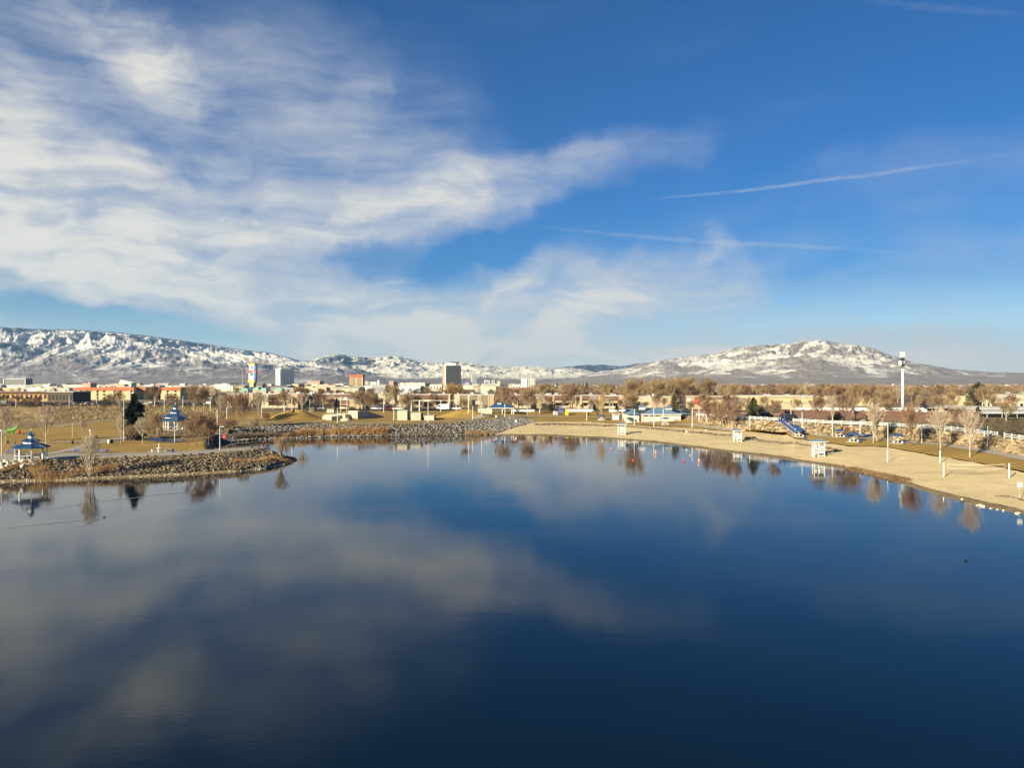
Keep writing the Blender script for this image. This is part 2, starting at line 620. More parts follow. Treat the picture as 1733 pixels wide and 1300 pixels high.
# lake
wx = np.linspace(-420, 420, 60)
wy = np.linspace(-160, 470, 60)
gx, gy = np.meshgrid(wx, wy)
W = np.stack([gx, gy, np.zeros_like(gx)], 2)
i_ = (np.arange(59)[:, None] * 60 + np.arange(59)[None, :]).ravel()
lake = link('lake_water', np_mesh('lake_water', W.reshape(-1, 3), np.stack([i_, i_ + 1, i_ + 61, i_ + 60], 1), 'lake_water'))
tag(lake, kind='structure')
bed = MB()
bed.poly([(-9000, -550, -3.6), (9000, -550, -3.6), (9000, 11000, -3.6), (-9000, 11000, -3.6)])
tag(bed.build('ground_base', 'lake_bed'), kind='structure')

# ---- main shore: riprap bank in the middle, beach to the right
pxm = np.arange(366.0, 2101.0, 3.0)
A_ = [(366, 752), (400, 748), (440, 744.5), (500, 742), (560, 740), (640, 739), (760, 738), (830, 736), (860, 736), (900, 737.5), (960, 740), (1020, 742), (1100, 749), (1160, 756),
      (1240, 767), (1300, 774), (1360, 783), (1420, 792), (1500, 812), (1600, 843), (1660, 857), (1733, 872), (1950, 920), (2100, 950)]
B_ = [(366, 751.5), (835, 735.6), (850, 730), (870, 724), (890, 718), (905, 714.5), (960, 713), (1020, 715.5), (1100, 721), (1160, 724.5), (1200, 728), (1240, 731), (1290, 731), (1325, 733),
      (1345, 742), (1400, 751), (1440, 756), (1500, 757), (1560, 768), (1620, 778), (1660, 785), (1733, 800), (1950, 838), (2100, 862)]
zB_ = [(366, 0.05), (835, 0.1), (905, 2.1), (1240, 2.1), (1345, 2.0), (2100, 2.0)]
C_ = [(366, 725), (400, 722), (500, 717), (600, 718.5), (700, 718), (770, 716), (800, 713), (850, 708), (880, 706.5), (893, 709), (905, 713.8), (960, 712.4), (1020, 715), (1100, 720.5),
      (1160, 724), (1200, 727.5), (1240, 730.5), (1290, 730.5), (1325, 732.5), (1345, 741.5), (1400, 750.5), (1440, 755.5), (1500, 756.5), (1560, 767.5), (1620, 777.5), (1660, 784.5), (1733, 799.5), (1950, 837.5), (2100, 861.5)]
zC_ = [(366, 3.2), (880, 3.4), (905, 2.2), (2100, 2.1)]
DY = [(366, 335), (1000, 345), (1090, 325), (1150, 292), (1180, 262), (1240, 238), (1320, 220), (1400, 205), (1500, 193.5), (1600, 178), (1733, 147), (1950, 120), (2100, 108)]
DZ = [(366, 4.5), (1000, 4.5), (1120, 4.0), (1180, 3.3), (1240, 3.0), (2100, 3.0)]
EY = [(366, 337), (1000, 347), (1090, 328), (1150, 297), (1180, 268), (1240, 244), (1320, 226), (1400, 211), (1500, 199), (1600, 183), (1733, 151.5), (1950, 124.5), (2100, 112)]
EZ = [(366, 4.6), (1000, 4.6), (1120, 4.7), (1180, 5.2), (1240, 5.5), (2100, 5.6)]
lA = wob(pyline(pxm, A_, 0.0), 0.7, 0.16, 3)
lU = lA.copy()
lU[:, 1] -= 9
lU[:, 0] = lA[:, 0] / lA[:, 1] * lU[:, 1]
lU[:, 2] = -1.6
lB = wob(pyline(pxm, B_, zB_), 1.0, 0.10, 9)
lC = pyline(pxm, C_, zC_)
lC[:, 1] = np.maximum(lC[:, 1], lB[:, 1] + 0.3)
lC[:, 0] = (pxm - CX) / F * lC[:, 1]
lD = Yline(pxm, DY, DZ)
lE = Yline(pxm, EY, EZ)
wet = lA + (lB - lA) * 0.10
wet = np.where((np.abs(lB - lA)[:, 1:2] > 0.5), wet, lB * 0.5 + lA * 0.5)
wet[:, 2] = np.minimum(0.24, np.maximum(0.02, wet[:, 2] * 0.8))
sheet('shore_edge', fill([lU, lA, wet], [3, 3]), 'wet_sand', rough=0.05, seed=2, fr=0.6)
k0 = 155                                  # columns from about px 830
beach_pts = fill([wet[k0:], lB[k0:]], [26])
sheet('beach', beach_pts, 'sand', rough=0.22, seed=5, fr=0.16)
k1 = 182                                  # the riprap ends about px 910
rip_pts = fill([np.where(pxm[:, None] < 833, wet, lB)[:k1], lC[:k1]], [10])
sheet('riprap_bank', rip_pts, 'rock_bed', rough=0.15, seed=4, fr=0.6)
lawn_main = fill([lC, lD], [26])
sheet('lawn', lawn_main, 'lawn', rough=0.25, seed=8, fr=0.05)
sheet('terrace_slope', fill([lD, lE], [5]), 'dirt', rough=0.1, seed=6, fr=0.5)
lF = Yline(pxm, [(366, 420), (1200, 420), (2100, 380)], 5.2)
lG = Yline(pxm, 900, 5.2)
lH = Yline(pxm, 2200, 5.4)
lI = Yline(pxm, 5600, 9.0)
sheet('plain', fill([lE, lF, lG, lH, lI], [6, 6, 6, 8]), 'plain')

# ---- peninsula on the left with its lawn, and the land behind it
pxp = np.arange(-330.0, 504.0, 3.0)
pA = [(-330, 833), (0, 817), (100, 815), (200, 810), (300, 805), (400, 799), (440, 795), (480, 787), (495, 781), (503, 778)]
pS = [(-330, 828), (0, 812.5), (160, 807), (300, 801), (400, 795.5), (450, 789.5), (480, 783.5), (495, 780), (503, 777.9)]
pR = [(-330, 793), (0, 783), (60, 780), (130, 776), (200, 775), (300, 771), (350, 768), (400, 764.5), (420, 761.5), (440, 761), (460, 764), (480, 771), (503, 777.7)]
pP = [(-330, 777), (0, 768), (100, 766), (200, 767), (300, 764), (350, 761.5), (400, 757.5), (420, 758), (440, 760), (460, 763.3), (480, 770.6), (503, 777.5)]
zR = [(-330, 2.6), (425, 2.6), (460, 2.1), (480, 1.2), (503, 0.03)]
zS = [(-330, 0.4), (450, 0.35), (503, 0.02)]
qA = wob(pyline(pxp, pA, 0.0), 0.35, 0.2, 13)
qU = qA.copy()
qU[:, 1] -= 8
qU[:, 0] = qA[:, 0] / qA[:, 1] * qU[:, 1]
qU[:, 2] = -1.6
qS = pyline(pxp, pS, zS)
qR = pyline(pxp, pR, zR)
qP = pyline(pxp, pP, zR)
qP[:, 1] = np.maximum(qP[:, 1], qR[:, 1] + 0.1)
qP[:, 0] = (pxp - CX) / F * qP[:, 1]
sheet('peninsula_shore', fill([qU, qA, qS], [3, 4]), 'wet_sand', rough=0.04, seed=2, fr=0.7)
sheet('peninsula_riprap_bank', fill([qS, qR], [10]), 'rock_bed', rough=0.12, seed=14, fr=0.7)
sheet('shore_path', fill([qR, qP], [4]), 'path_concrete')


def zl(px, Y):
    """height of the land behind the peninsula"""
    z = 2.6 + np.clip((Y - 165) / 125, 0, 1) * 0.8 + np.clip((Y - 330) / 70, 0, 1) * 1.1
    pond = sstep(-px, -95, -55) * sstep(Y, 268, 298) * (1 - sstep(Y, 384, 404))
    z = z * (1 - pond) - 1.2 * pond
    cove = sstep(px, 345, 372) * sstep(-Y, -232, -218)
    return z * (1 - cove) - 1.0 * cove


H1 = [(-330, 238), (60, 238), (100, 258), (150, 274), (180, 286), (235, 274), (255, 222), (275, 198), (375, 190)]
kp = int((372 - -330) / 3) + 1
pxl = pxp[:kp]
rows = []
h1 = interp(H1, pxl)
for s_ in np.linspace(0, 1, 22):
    Y = qP[:kp, 1] * (1 - s_) + np.maximum(h1, qP[:kp, 1] + 2) * s_
    z = zl(pxl, Y)
    z = z * s_ ** 0.5 + qP[:kp, 2] * (1 - s_ ** 0.5) if s_ < 0.2 else z
    rows.append(np.stack([(pxl - CX) / F * Y, Y, z], 1))
sheet('peninsula_lawn', np.array(rows), 'lawn', rough=0.12, seed=21, fr=0.06)
pxh = np.arange(-330.0, 388.0, 3.0)
rows = []
h1 = np.maximum(interp(H1, pxh), 181)
for s_ in np.linspace(0, 1, 60):
    Y = h1 * (1 - s_) + 415 * s_
    z = zl(pxh, Y)
    rows.append(np.stack([(pxh - CX) / F * Y, Y, z], 1))
sheet('weedy_ground', np.array(rows), 'dry_weeds', rough=0.3, seed=31, fr=0.25)
# back of the peninsula tip, down to the channel
pb = np.where(pxp > 366)[0]
t2 = qP[pb]
kk = t2.copy()
kk[:, 1] += 9 * sstep(-pxp[pb], -503, -470)
kk[:, 0] = (pxp[pb] - CX) / F * kk[:, 1]
kk[:, 2] = -0.6
sheet('peninsula_back_bank', fill([t2, kk], [6]), 'rock_bed', rough=0.1, seed=44, fr=0.6)
# plain behind the left side
pxw = np.arange(-1400.0, 388.0, 12.0)
sheet('plain', fill([Yline(pxw, 414, 4.5), Yline(pxw, 480, 5.0), Yline(pxw, 900, 5.2), Yline(pxw, 2200, 5.4), Yline(pxw, 5600, 9.0)], [4, 4, 6, 8]), 'plain')
pxw = np.arange(2094.0, 3400.0, 20.0)
sheet('plain', fill([Yline(pxw, 112, 5.4), Yline(pxw, 480, 5.2), Yline(pxw, 900, 5.2), Yline(pxw, 2200, 5.4), Yline(pxw, 5600, 9.0)], [4, 4, 6, 8]), 'plain')


def make_bvh():
    vs_, fs_, n = [], [], 0
    for V, Fc in GROUND:
        vs_ += [tuple(v) for v in V]
        fs_ += [tuple(int(a) + n for a in f) for f in Fc]
        n += len(V)
    return BVHTree.FromPolygons(vs_, fs_)


BVH = make_bvh()


def hit(px, py):
    """where on the ground this spot of the photograph lies"""
    d = Vector(((px - CX) / F, 1.0, -(py - CY) / F)).normalized()
    h = BVH.ray_cast(Vector((0, 0, CAM_Z)), d)
    if h[0] is None:
        return ray(px, py, 5.0)
    return h[0]


def drop(x, y):
    h = BVH.ray_cast(Vector((x, y, 200)), Vector((0, 0, -1)))
    return h[0].z if h[0] is not None else 5.0


def onto(px, Y):
    p = at(px, Y)
    p.z = drop(p.x, p.y)
    return p

# ------------------------------------------------------------------ mountains
SKYLINE = [(-700, 566), (-400, 558), (-200, 552), (-80, 553), (0, 554), (60, 557), (130, 558.5), (200, 563), (270, 571), (340, 581), (385, 589), (400, 591), (430, 594.5), (450, 596), (480, 603), (510, 609),
           (530, 606), (545, 604), (570, 599), (590, 602), (625, 604.5), (660, 602), (675, 603), (700, 609), (720, 613.5), (750, 614), (765, 613), (800, 614), (820, 617), (840, 620.5), (870, 621), (900, 619), (925, 622),
           (937, 624.5), (950, 622), (985, 618), (1020, 617.5), (1050, 620), (1060, 619), (1110, 611), (1150, 605.5), (1200, 600), (1240, 590), (1260, 586), (1300, 583.5), (1330, 582), (1360, 578), (1388, 575.5), (1400, 577),
           (1430, 583), (1460, 584.5), (1480, 590), (1500, 598), (1525, 607), (1545, 613), (1580, 619), (1610, 625), (1650, 628), (1680, 630), (1733, 631), (1850, 633), (2100, 628), (2400, 630)]


def mountain_mat(name, bare, bare2, forest, snow_c, speck, nw=0.6):
    m = bpy.data.materials.new(name)
    m.use_nodes = True
    t = NT(m.node_tree)
    b = m.node_tree.nodes['Principled BSDF']
    pos = t.node('ShaderNodeNewGeometry').outputs['Position']
    sn = t.node('ShaderNodeAttribute', attribute_name='snow').outputs['Fac']
    fo = t.node('ShaderNodeAttribute', attribute_name='forest').outputs['Fac']
    n1 = t.noise(pos, 0.010, 7, 0.65)
    n2 = t.noise(t.mapping(pos, sc=(1, 0.45, 1.6)), 0.022, 8, 0.70, 0.4)
    c = t.mix(t.smooth(n1, 0.4, 0.62), bare, bare2)
    c = t.mix(t.smooth(t.noise(pos, 0.03, 3, 0.6), 0.60, 0.70, 0.0, speck), c, (0.42, 0.38, 0.33))
    c = t.mix(t.smooth(t.math('ADD', fo, t.math('MULTIPLY', t.math('SUBTRACT', n1, 0.5), 0.9)), 0.42, 0.58, 0.0, 0.95), c, forest)
    s = t.smooth(t.math('ADD', sn, t.math('MULTIPLY', t.math('SUBTRACT', n2, 0.5), nw)), 0.36, 0.64)
    c = t.mix(s, c, snow_c)
    t.put(b.inputs['Base Color'], c)
    b.inputs['Roughness'].default_value = 0.95
    b.inputs['Specular IOR Level'].default_value = 0.05
    M[name] = m


mountain_mat('range_left', (0.19, 0.16, 0.15), (0.26, 0.215, 0.19), (0.04, 0.06, 0.085), (0.64, 0.59, 0.52), 0.35, 0.75)
mountain_mat('range_centre', (0.20, 0.17, 0.15), (0.27, 0.225, 0.18), (0.05, 0.07, 0.09), (0.70, 0.63, 0.50), 0.2, 0.7)
mountain_mat('range_right', (0.25, 0.205, 0.18), (0.32, 0.265, 0.225), (0.14, 0.135, 0.14), (0.68, 0.63, 0.53), 0.25, 0.55)


def mountain(name, px0, px1, Yb, Yc, mname, fade0, fade1, prof, namp, snowf, forestf, seed, step=1.25, nrow=150, sky=None, fs=520.0, ang=0.0, slope=0.2, low=0.0):
    px = np.arange(px0, px1 + step, step)
    py = interp(sky or SKYLINE, px)
    py = py + 1.3 * fbm(px / 13.0, px * 0 + seed, 4, seed) * np.clip((650 - py) / 30, 0.2, 1)
    zc = CAM_Z + (CY - py) * Yc / F
    zc = 9.0 + (zc - 9.0) * sstep(px, fade0[0], fade0[1]) * (1 - sstep(px, fade1[0], fade1[1]))
    t = np.concatenate([np.linspace(0, 1, nrow) ** 0.85, np.linspace(1.02, 1.18, 8)])
    T, PX = np.meshgrid(t, px, indexing='ij')
    ZC = np.broadcast_to(zc, T.shape)
    Y = Yb + (Yc - Yb) * T
    X = (PX - CX) / F * Y
    h = np.where(T <= 1, prof(np.clip(T, 0, 1)), 1 - (T - 1) * 2.2)
    # spurs and gullies that run down the slope
    ca, sa = math.cos(ang), math.sin(ang)
    U, Wd = X * ca + Y * sa, -X * sa + Y * ca
    warp = fbm(X / 1500, Y / 1500, 3, seed + 5) * 1.3 + 0.35 * fbm(X / 420, Y / 420, 3, seed + 8)
    rid = fbm(U / fs + warp, Wd / (fs * 2.4) + warp * 0.6, 7, seed, 0.56, True)
    fine = fbm(U / (fs * 0.30) + warp, Wd / (fs * 0.75) + warp, 6, seed + 60, 0.58, True)
    pat = fbm(X / 520 + warp, Y / 760 - warp, 6, seed + 90, 0.6)
    env = (np.clip(T * 2.2, 0, 1) * (1 - low) + low * sstep(T, 0.1, 0.6)) * np.clip((1.0 - T) * 3.0, 0, 1) * (T <= 1)
    env2 = (np.clip(T * 4, 0, 1) * (1 - 0.7 * low) + 0.7 * low * sstep(T, 0.1, 0.6)) * np.clip((1.0 - T) * 8.0, 0.06, 1) * (T <= 1)
    Hc = np.maximum(ZC - 9.0, 0)
    Z = 9.0 + Hc * np.clip(h + namp * rid * env + namp * 0.34 * fine * env2, -0.05, 2)
    lim = CAM_Z + (ZC - CAM_Z) * Y / Yc * 0.992 - 2.0
    Z = np.where(T < 0.97, np.minimum(Z, np.maximum(lim, 9.0)), Z)
    Z = np.where(T == 0, 4.0, Z)
    V = np.stack([X, Y, Z], 2).reshape(-1, 3)
    n, m = T.shape
    i = (np.arange(n - 1)[:, None] * m + np.arange(m - 1)[None, :]).ravel()
    me = np_mesh(name, V, np.stack([i, i + 1, i + m + 1, i + m], 1), mname)
    E = (Z - 9.0)
    Zw = Z + Hc * 0.16 * pat
    off = slope(X) if callable(slope) else slope * X
    stk = fbm(X / 330 + warp * 0.5, (Z - off + 30 * warp) / 46 + 3.0 * fbm(X / 700, Y / 700, 3, seed + 3), 5, seed + 200, 0.55)
    stk = stk * 0.8 - 0.26 * (rid - rid.mean()) - 0.10 * (fine - fine.mean())
    sn = snowf(PX, pat, T, stk, fine, X, Y, Zw)
    fo = forestf(PX, pat, T, stk, fine, X, Y, Zw)
    for nm, val in (('snow', sn), ('forest', fo)):
        a = me.attributes.new(nm, 'FLOAT', 'POINT')
        a.data.foreach_set('value', np.ascontiguousarray(np.clip(val, 0, 1), dtype=np.float32).ravel())
    o = link(name, me)
    tag(o, kind='structure')
    return o


def relh(Z, top):
    return np.clip((Z - 9.0) / top, 0, 1.2)


# far small range in the middle, then the snowy hills, the long forested ridge and the big right-hand mountain
mountain('mountain_range', 880, 1130, 8200, 10200, 'range_left', (880, 925), (1090, 1130), lambda t: t ** 1.1, 0.3,
         lambda PX, p, T, rid, fi, X, Y, Z: 0.22 + 0.30 * p + 0.2 * fi, lambda PX, p, T, rid, fi, X, Y, Z: 0.35 + 0.4 * T - 0.3 * p, 77, 2.0, 60, fs=300)
mountain('snowy_hills', 470, 1110, 4700, 8800, 'range_centre', (470, 540), (930, 1110), lambda t: 0.25 * t + 0.75 * t ** 1.4, 0.24,
         lambda PX, p, T, sk, fi, X, Y, Z: 0.14 + 0.62 * sstep(relh(Z, 190), 0.04, 0.40) + 0.08 * fi + 0.10 * p + 0.10 * sk - 0.45 * sstep(-PX, -690, -600) * sstep(-p, -0.15, 0.12),
         lambda PX, p, T, sk, fi, X, Y, Z: 0.20 - 0.5 * p + 0.35 * sstep(-PX, -700, -580), 41, 1.2, 150, fs=330, slope=-0.1, low=0.8)
mountain('mountain_ridge', -700, 760, 4000, 7600, 'range_left', (-900, -800), (470, 760), lambda t: 0.22 * t + 0.78 * t ** 1.25, 0.25,
         lambda PX, p, T, sk, fi, X, Y, Z: 0.14 + 0.33 * sstep(relh(Z, 430), -0.10, 0.50) - 0.34 * sstep(T, 0.80, 0.99) + 0.42 * p + 0.16 * fi + 0.50 * sk + 0.06 * sstep(PX, 330, 480),
         lambda PX, p, T, sk, fi, X, Y, Z: 0.06 + 0.50 * sstep(relh(Z, 420), 0.15, 0.7) - 0.60 * p - 0.1 * sk + 0.5 * sstep(T, 0.86, 0.99), 12, 1.4, 190, fs=420, ang=0.35, slope=-0.16, low=1.0)
mountain('snow_streaked_mountain', 860, 2400, 3600, 8200, 'range_right', (860, 1120), (2600, 2700), lambda t: 0.30 * t + 0.70 * t ** 1.4, 0.27,
         lambda PX, p, T, sk, fi, X, Y, Z: 0.03 + 0.40 * sstep(relh(Z, 330), 0.0, 0.26) + 0.14 * sstep(relh(Z, 460), 0.65, 0.95) + 0.10 * fi + 0.14 * p + 0.95 * sk - 0.14 * sstep(PX, 1540, 1620),
         lambda PX, p, T, sk, fi, X, Y, Z: 0.05 + 0.75 * sstep(relh(Z, 460), 0.55, 0.85) * sstep(-p, -0.1, 0.2), 23, 1.2, 210, fs=420, ang=-0.5, slope=lambda X: np.where(X < 2900, 0.20 * (X - 2900), -0.13 * (X - 2900)), low=1.0)

# ------------------------------------------------------------------ materials of things
mat('bark_pale', (0.46, 0.39, 0.30), (0.30, 0.24, 0.17), 3.0, 0.9)
mat('bark_brown', (0.17, 0.12, 0.085), (0.10, 0.07, 0.05), 3.0, 0.9)
mat('twig_pale', (0.46, 0.37, 0.27), (0.34, 0.26, 0.18), 1.0, 0.9, rand=0.12)
mat('twig_red', (0.27, 0.165, 0.10), (0.19, 0.115, 0.07), 0.8, 0.9, rand=0.18)
mat('twig_tan', (0.33, 0.225, 0.125), (0.22, 0.145, 0.08), 0.5, 0.9, rand=0.25)
mat('twig_rust', (0.34, 0.19, 0.07), (0.24, 0.13, 0.05), 0.5, 0.9, rand=0.1)
mat('twig_gold', (0.45, 0.30, 0.12), (0.33, 0.21, 0.09), 0.5, 0.9, rand=0.1)
mat('needle_dark', (0.030, 0.042, 0.024), (0.016, 0.024, 0.014), 1.5, 0.8, rand=0.15)
mat('needle_olive', (0.085, 0.085, 0.035), (0.05, 0.052, 0.024), 1.2, 0.85, rand=0.15)
mat('juniper_brown', (0.15, 0.11, 0.05), (0.085, 0.07, 0.035), 1.0, 0.9, rand=0.12)
mat('reed_gold', (0.42, 0.25, 0.10), (0.24, 0.13, 0.055), 0.35, 0.9)
mat('grass_dry', (0.40, 0.29, 0.13), (0.25, 0.17, 0.08), 0.4, 0.9)
mat('weed_brown', (0.20, 0.115, 0.06), (0.11, 0.065, 0.035), 0.6, 0.9)
mat('brush_dark', (0.15, 0.10, 0.06), (0.08, 0.055, 0.035), 0.5, 0.9)
flatmat('white_paint', (0.70, 0.69, 0.65), 0.55, var=0.16, scale=0.8)
flatmat('cream_paint', (0.63, 0.57, 0.42), 0.6)
flatmat('blue_roof', (0.032, 0.085, 0.20), 0.45, spec=0.5, var=0.2)
flatmat('blue_roof_pale', (0.155, 0.225, 0.32), 0.5, spec=0.5, var=0.15)
flatmat('blue_plastic', (0.018, 0.055, 0.22), 0.65, var=0.15)
flatmat('violet_blue', (0.10, 0.12, 0.36), 0.6, var=0.15)
flatmat('dark_metal', (0.03, 0.03, 0.033), 0.5, var=0.2)
flatmat('grey_metal', (0.36, 0.36, 0.36), 0.45, var=0.15)
flatmat('pole_white', (0.72, 0.70, 0.66), 0.5)
flatmat('pole_cream', (0.66, 0.56, 0.38), 0.6)
flatmat('wood_dark', (0.10, 0.065, 0.04), 0.85, var=0.3)
flatmat('concrete', (0.46, 0.41, 0.31), 0.9, var=0.2, scale=0.7)
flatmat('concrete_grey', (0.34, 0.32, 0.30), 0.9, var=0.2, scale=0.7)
flatmat('stucco_tan', (0.40, 0.295, 0.185), 0.9, var=0.12, scale=0.5)
flatmat('stucco_pale', (0.47, 0.385, 0.265), 0.9, var=0.12, scale=0.5)
flatmat('stucco_orange', (0.42, 0.25, 0.10), 0.9, var=0.12, scale=0.4)
flatmat('stucco_yellow', (0.52, 0.41, 0.22), 0.9, var=0.12, scale=0.4)
flatmat('shingle_brown', (0.17, 0.085, 0.055), 0.9, var=0.3, scale=1.0)
flatmat('roof_orange', (0.42, 0.13, 0.055), 0.85, var=0.2, scale=0.5)
flatmat('roof_grey', (0.22, 0.20, 0.19), 0.9, var=0.25, scale=0.4)
flatmat('roof_white', (0.55, 0.52, 0.47), 0.7, var=0.1, scale=0.3)
flatmat('brick_brown', (0.115, 0.062, 0.045), 0.9, var=0.25, scale=1.5)
flatmat('glass_dark', (0.018, 0.022, 0.028), 0.12, spec=0.6, var=0.2)
flatmat('glass_blue', (0.045, 0.065, 0.10), 0.15, spec=0.6, var=0.2)
flatmat('tower_glass', (0.045, 0.043, 0.045), 0.55, spec=0.25, var=0.2, scale=0.2)
flatmat('glass_grey', (0.20, 0.24, 0.28), 0.25, spec=0.5, var=0.2)
flatmat('red_paint', (0.60, 0.035, 0.03), 0.45)
flatmat('orange_paint', (0.75, 0.16, 0.03), 0.45)
flatmat('yellow_paint', (0.80, 0.58, 0.03), 0.5)
flatmat('green_paint', (0.07, 0.26, 0.03), 0.5)
flatmat('mint_roof', (0.33, 0.56, 0.40), 0.7)
flatmat('pink_paint', (0.70, 0.16, 0.24), 0.5)
flatmat('sign_blue', (0.04, 0.16, 0.55), 0.5)
flatmat('teal_paint', (0.03, 0.22, 0.18), 0.5)
flatmat('salmon', (0.46, 0.29, 0.21), 0.8)
flatmat('purple_paint', (0.22, 0.12, 0.28), 0.6)
flatmat('tyre', (0.015, 0.015, 0.015), 0.85)
flatmat('net', (0.55, 0.45, 0.28), 0.9)
for nm_, c_ in (('white', (0.75, 0.75, 0.74)), ('silver', (0.42, 0.43, 0.44)), ('black', (0.018, 0.018, 0.02)), ('red', (0.40, 0.02, 0.02)), ('blue', (0.03, 0.07, 0.20)), ('tan', (0.45, 0.36, 0.24)), ('grey', (0.14, 0.145, 0.15))):
    flatmat('car_' + nm_, c_, 0.3, spec=0.6, var=0.08)


# ------------------------------------------------------------------ trees
def rvec(r):
    while True:
        v = Vector((r.uniform(-1, 1), r.uniform(-1, 1), r.uniform(-1, 1)))
        if 0.1 < v.length < 1:
            return v.normalized()


def bare_tree(seed, H, Wd, clear, limbs, up, ntwig, twl, tww, bark, twig, stems=1, name='bare_tree'):
    """leafless tree of height H and crown width Wd: trunk with limbs, and a crown of branches and twigs"""
    r = random.Random(seed)
    tr, cr = MB(), MB()
    ctr = Vector((0, 0, clear + (H - clear) * 0.55))
    ax = Vector((Wd / 2, Wd / 2, (H - clear) * 0.55))

    def inside(p):
        q = p - ctr
        return (q.x / ax.x) ** 2 + (q.y / ax.y) ** 2 + (q.z / ax.z) ** 2 < 1.0
    r0 = H * 0.016
    tips = []

    def branch(mb, p, d, L, rad, seg, gravity, sides, keep):
        pts = [p.copy()]
        for k in range(seg):
            d = (d + rvec(r) * 0.22 + Vector((0, 0, gravity))).normalized()
            q = p + d * (L / seg)
            if not inside(q) and k > 0 and q.z > ctr.z * 0.5:
                break
            ra, rb = rad * (1 - k / seg * 0.75), rad * (1 - (k + 1) / seg * 0.75)
            mb.tube(p, q, ra, rb, sides, False)
            p = q
            pts.append(p.copy())
            if keep:
                tips.append((p.copy(), d.copy()))
        return pts, d
    for s in range(stems):
        a = r.uniform(0, 6.28)
        base = Vector((math.cos(a), math.sin(a), 0)) * (0.0 if stems == 1 else Wd * 0.07)
        lean = Vector((math.cos(a), math.sin(a), 0)) * (0.05 if stems == 1 else 0.32)
        p = base.copy()
        d = (Vector((0, 0, 1)) + lean * r.uniform(0.3, 1)).normalized()
        top = clear + (H - clear) * (0.72 if stems == 1 else 0.8)
        n = 6
        rad = r0 if stems == 1 else r0 * 0.6
        spine = []
        for k in range(n):
            d = (d + rvec(r) * 0.06).normalized()
            q = p + d * (top / n)
            tr.tube(p, q, rad * (1 - 0.13 * k) * (1.25 if k == 0 else 1), rad * (1 - 0.13 * (k + 1)), 6, k == 0)
            p = q
            spine.append((p.copy(), d.copy(), rad * (1 - 0.13 * (k + 1))))
        for i in range(limbs):
            f = (i + 0.4) / limbs
            zz = clear * 0.9 + (top - clear * 0.9) * f * 0.9
            idx = min(n - 1, int(zz / top * n))
            sp = spine[max(0, idx - 1)][0].lerp(spine[idx][0], (zz / top * n) % 1.0) if idx else spine[0][0]
            az = i * 2.4 + r.uniform(-0.5, 0.5)
            e = up + r.uniform(-0.12, 0.15) + 0.25 * f
            d = Vector((math.cos(az) * math.cos(e), math.sin(az) * math.cos(e), math.sin(e)))
            L = (Wd * 0.62) * (1.15 - 0.55 * f) * r.uniform(0.8, 1.1) / max(0.45, math.cos(e)) * 0.8
            if up > 0.9 and stems == 1:
                L = max(L, (H - clear) * (0.95 - 0.6 * f) * r.uniform(0.85, 1.1))
            pts, dd = branch(tr, sp, d, L, r0 * 0.62 * (1.1 - 0.5 * f), 5, 0.10, 5, True)
            for q in pts[1:]:
                for _ in range(2):
                    d2 = (dd + rvec(r) * 0.85 + Vector((0, 0, 0.25))).normalized()
                    branch(cr, q, d2, L * r.uniform(0.25, 0.5), r0 * 0.26, 3, 0.08, 3, True)
    if not tips:
        tips = [(Vector((0, 0, H * 0.7)), Vector((0, 0, 1)))]
    k = 0
    while k < ntwig:
        p, d = r.choice(tips)
        d2 = (d * 0.7 + rvec(r) * 0.75 + Vector((0, 0, 0.22))).normalized()
        L = twl * r.uniform(0.5, 1.3)
        q = p + d2 * L
        if not inside(q):
            L *= 0.4
            q = p + d2 * L
        side = d2.cross(rvec(r)).normalized() * tww * 0.5
        cr.poly([p - side, p + side, q])
        if r.random() < 0.7:
            m = p.lerp(q, r.uniform(0.3, 0.7))
            d3 = (d2 + rvec(r) * 0.9).normalized()
            s3 = d3.cross(rvec(r)).normalized() * tww * 0.4
            cr.poly([m - s3, m + s3, m + d3 * L * 0.7])
        k += 1
    return {'name': name, 'H': H, 'W': Wd, 'trunk': tr.mesh('trunk', bark), 'crown': cr.mesh('crown', twig)}


def conifer(seed, H, Wd, needle, n, shape, name='conifer_tree', lean=0.0, clear=0.05):
    """evergreen: trunk plus a crown of drooping needle sprays on whorled boughs; shape(t) is the relative radius at height t"""
    r = random.Random(seed)
    tr, cr = MB(), MB()
    tr.tube((0, 0, 0), (lean, 0, H * 0.95), H * 0.018, H * 0.003, 6)
    for i in range(n):
        t = clear + (1 - clear) * r.random() ** 0.9
        a = r.uniform(0, 6.283)
        bump = 0.75 + 0.32 * math.sin(a * 3 + t * 19) + 0.18 * math.sin(a * 5 - t * 31)
        R_ = Wd / 2 * shape(t) * bump
        rr = R_ * (r.random() ** 0.45)
        c = Vector((lean * t + rr * math.cos(a), rr * math.sin(a), H * t - rr * 0.18))
        out = Vector((math.cos(a), math.sin(a), r.uniform(-0.5, 0.35))).normalized()
        L = H * r.uniform(0.03, 0.065)
        side = out.cross(rvec(r)).normalized() * L * r.uniform(0.25, 0.5)
        cr.poly([c - out * L * 0.5, c + side, c + out * L * 0.7])
        cr.poly([c - out * L * 0.5 + side * 0.4, c - side, c + out * L * 0.55 - Vector((0, 0, L * 0.25))])
    return {'name': name, 'H': H, 'W': Wd, 'trunk': tr.mesh('trunk', 'bark_brown'), 'crown': cr.mesh('crown', needle)}


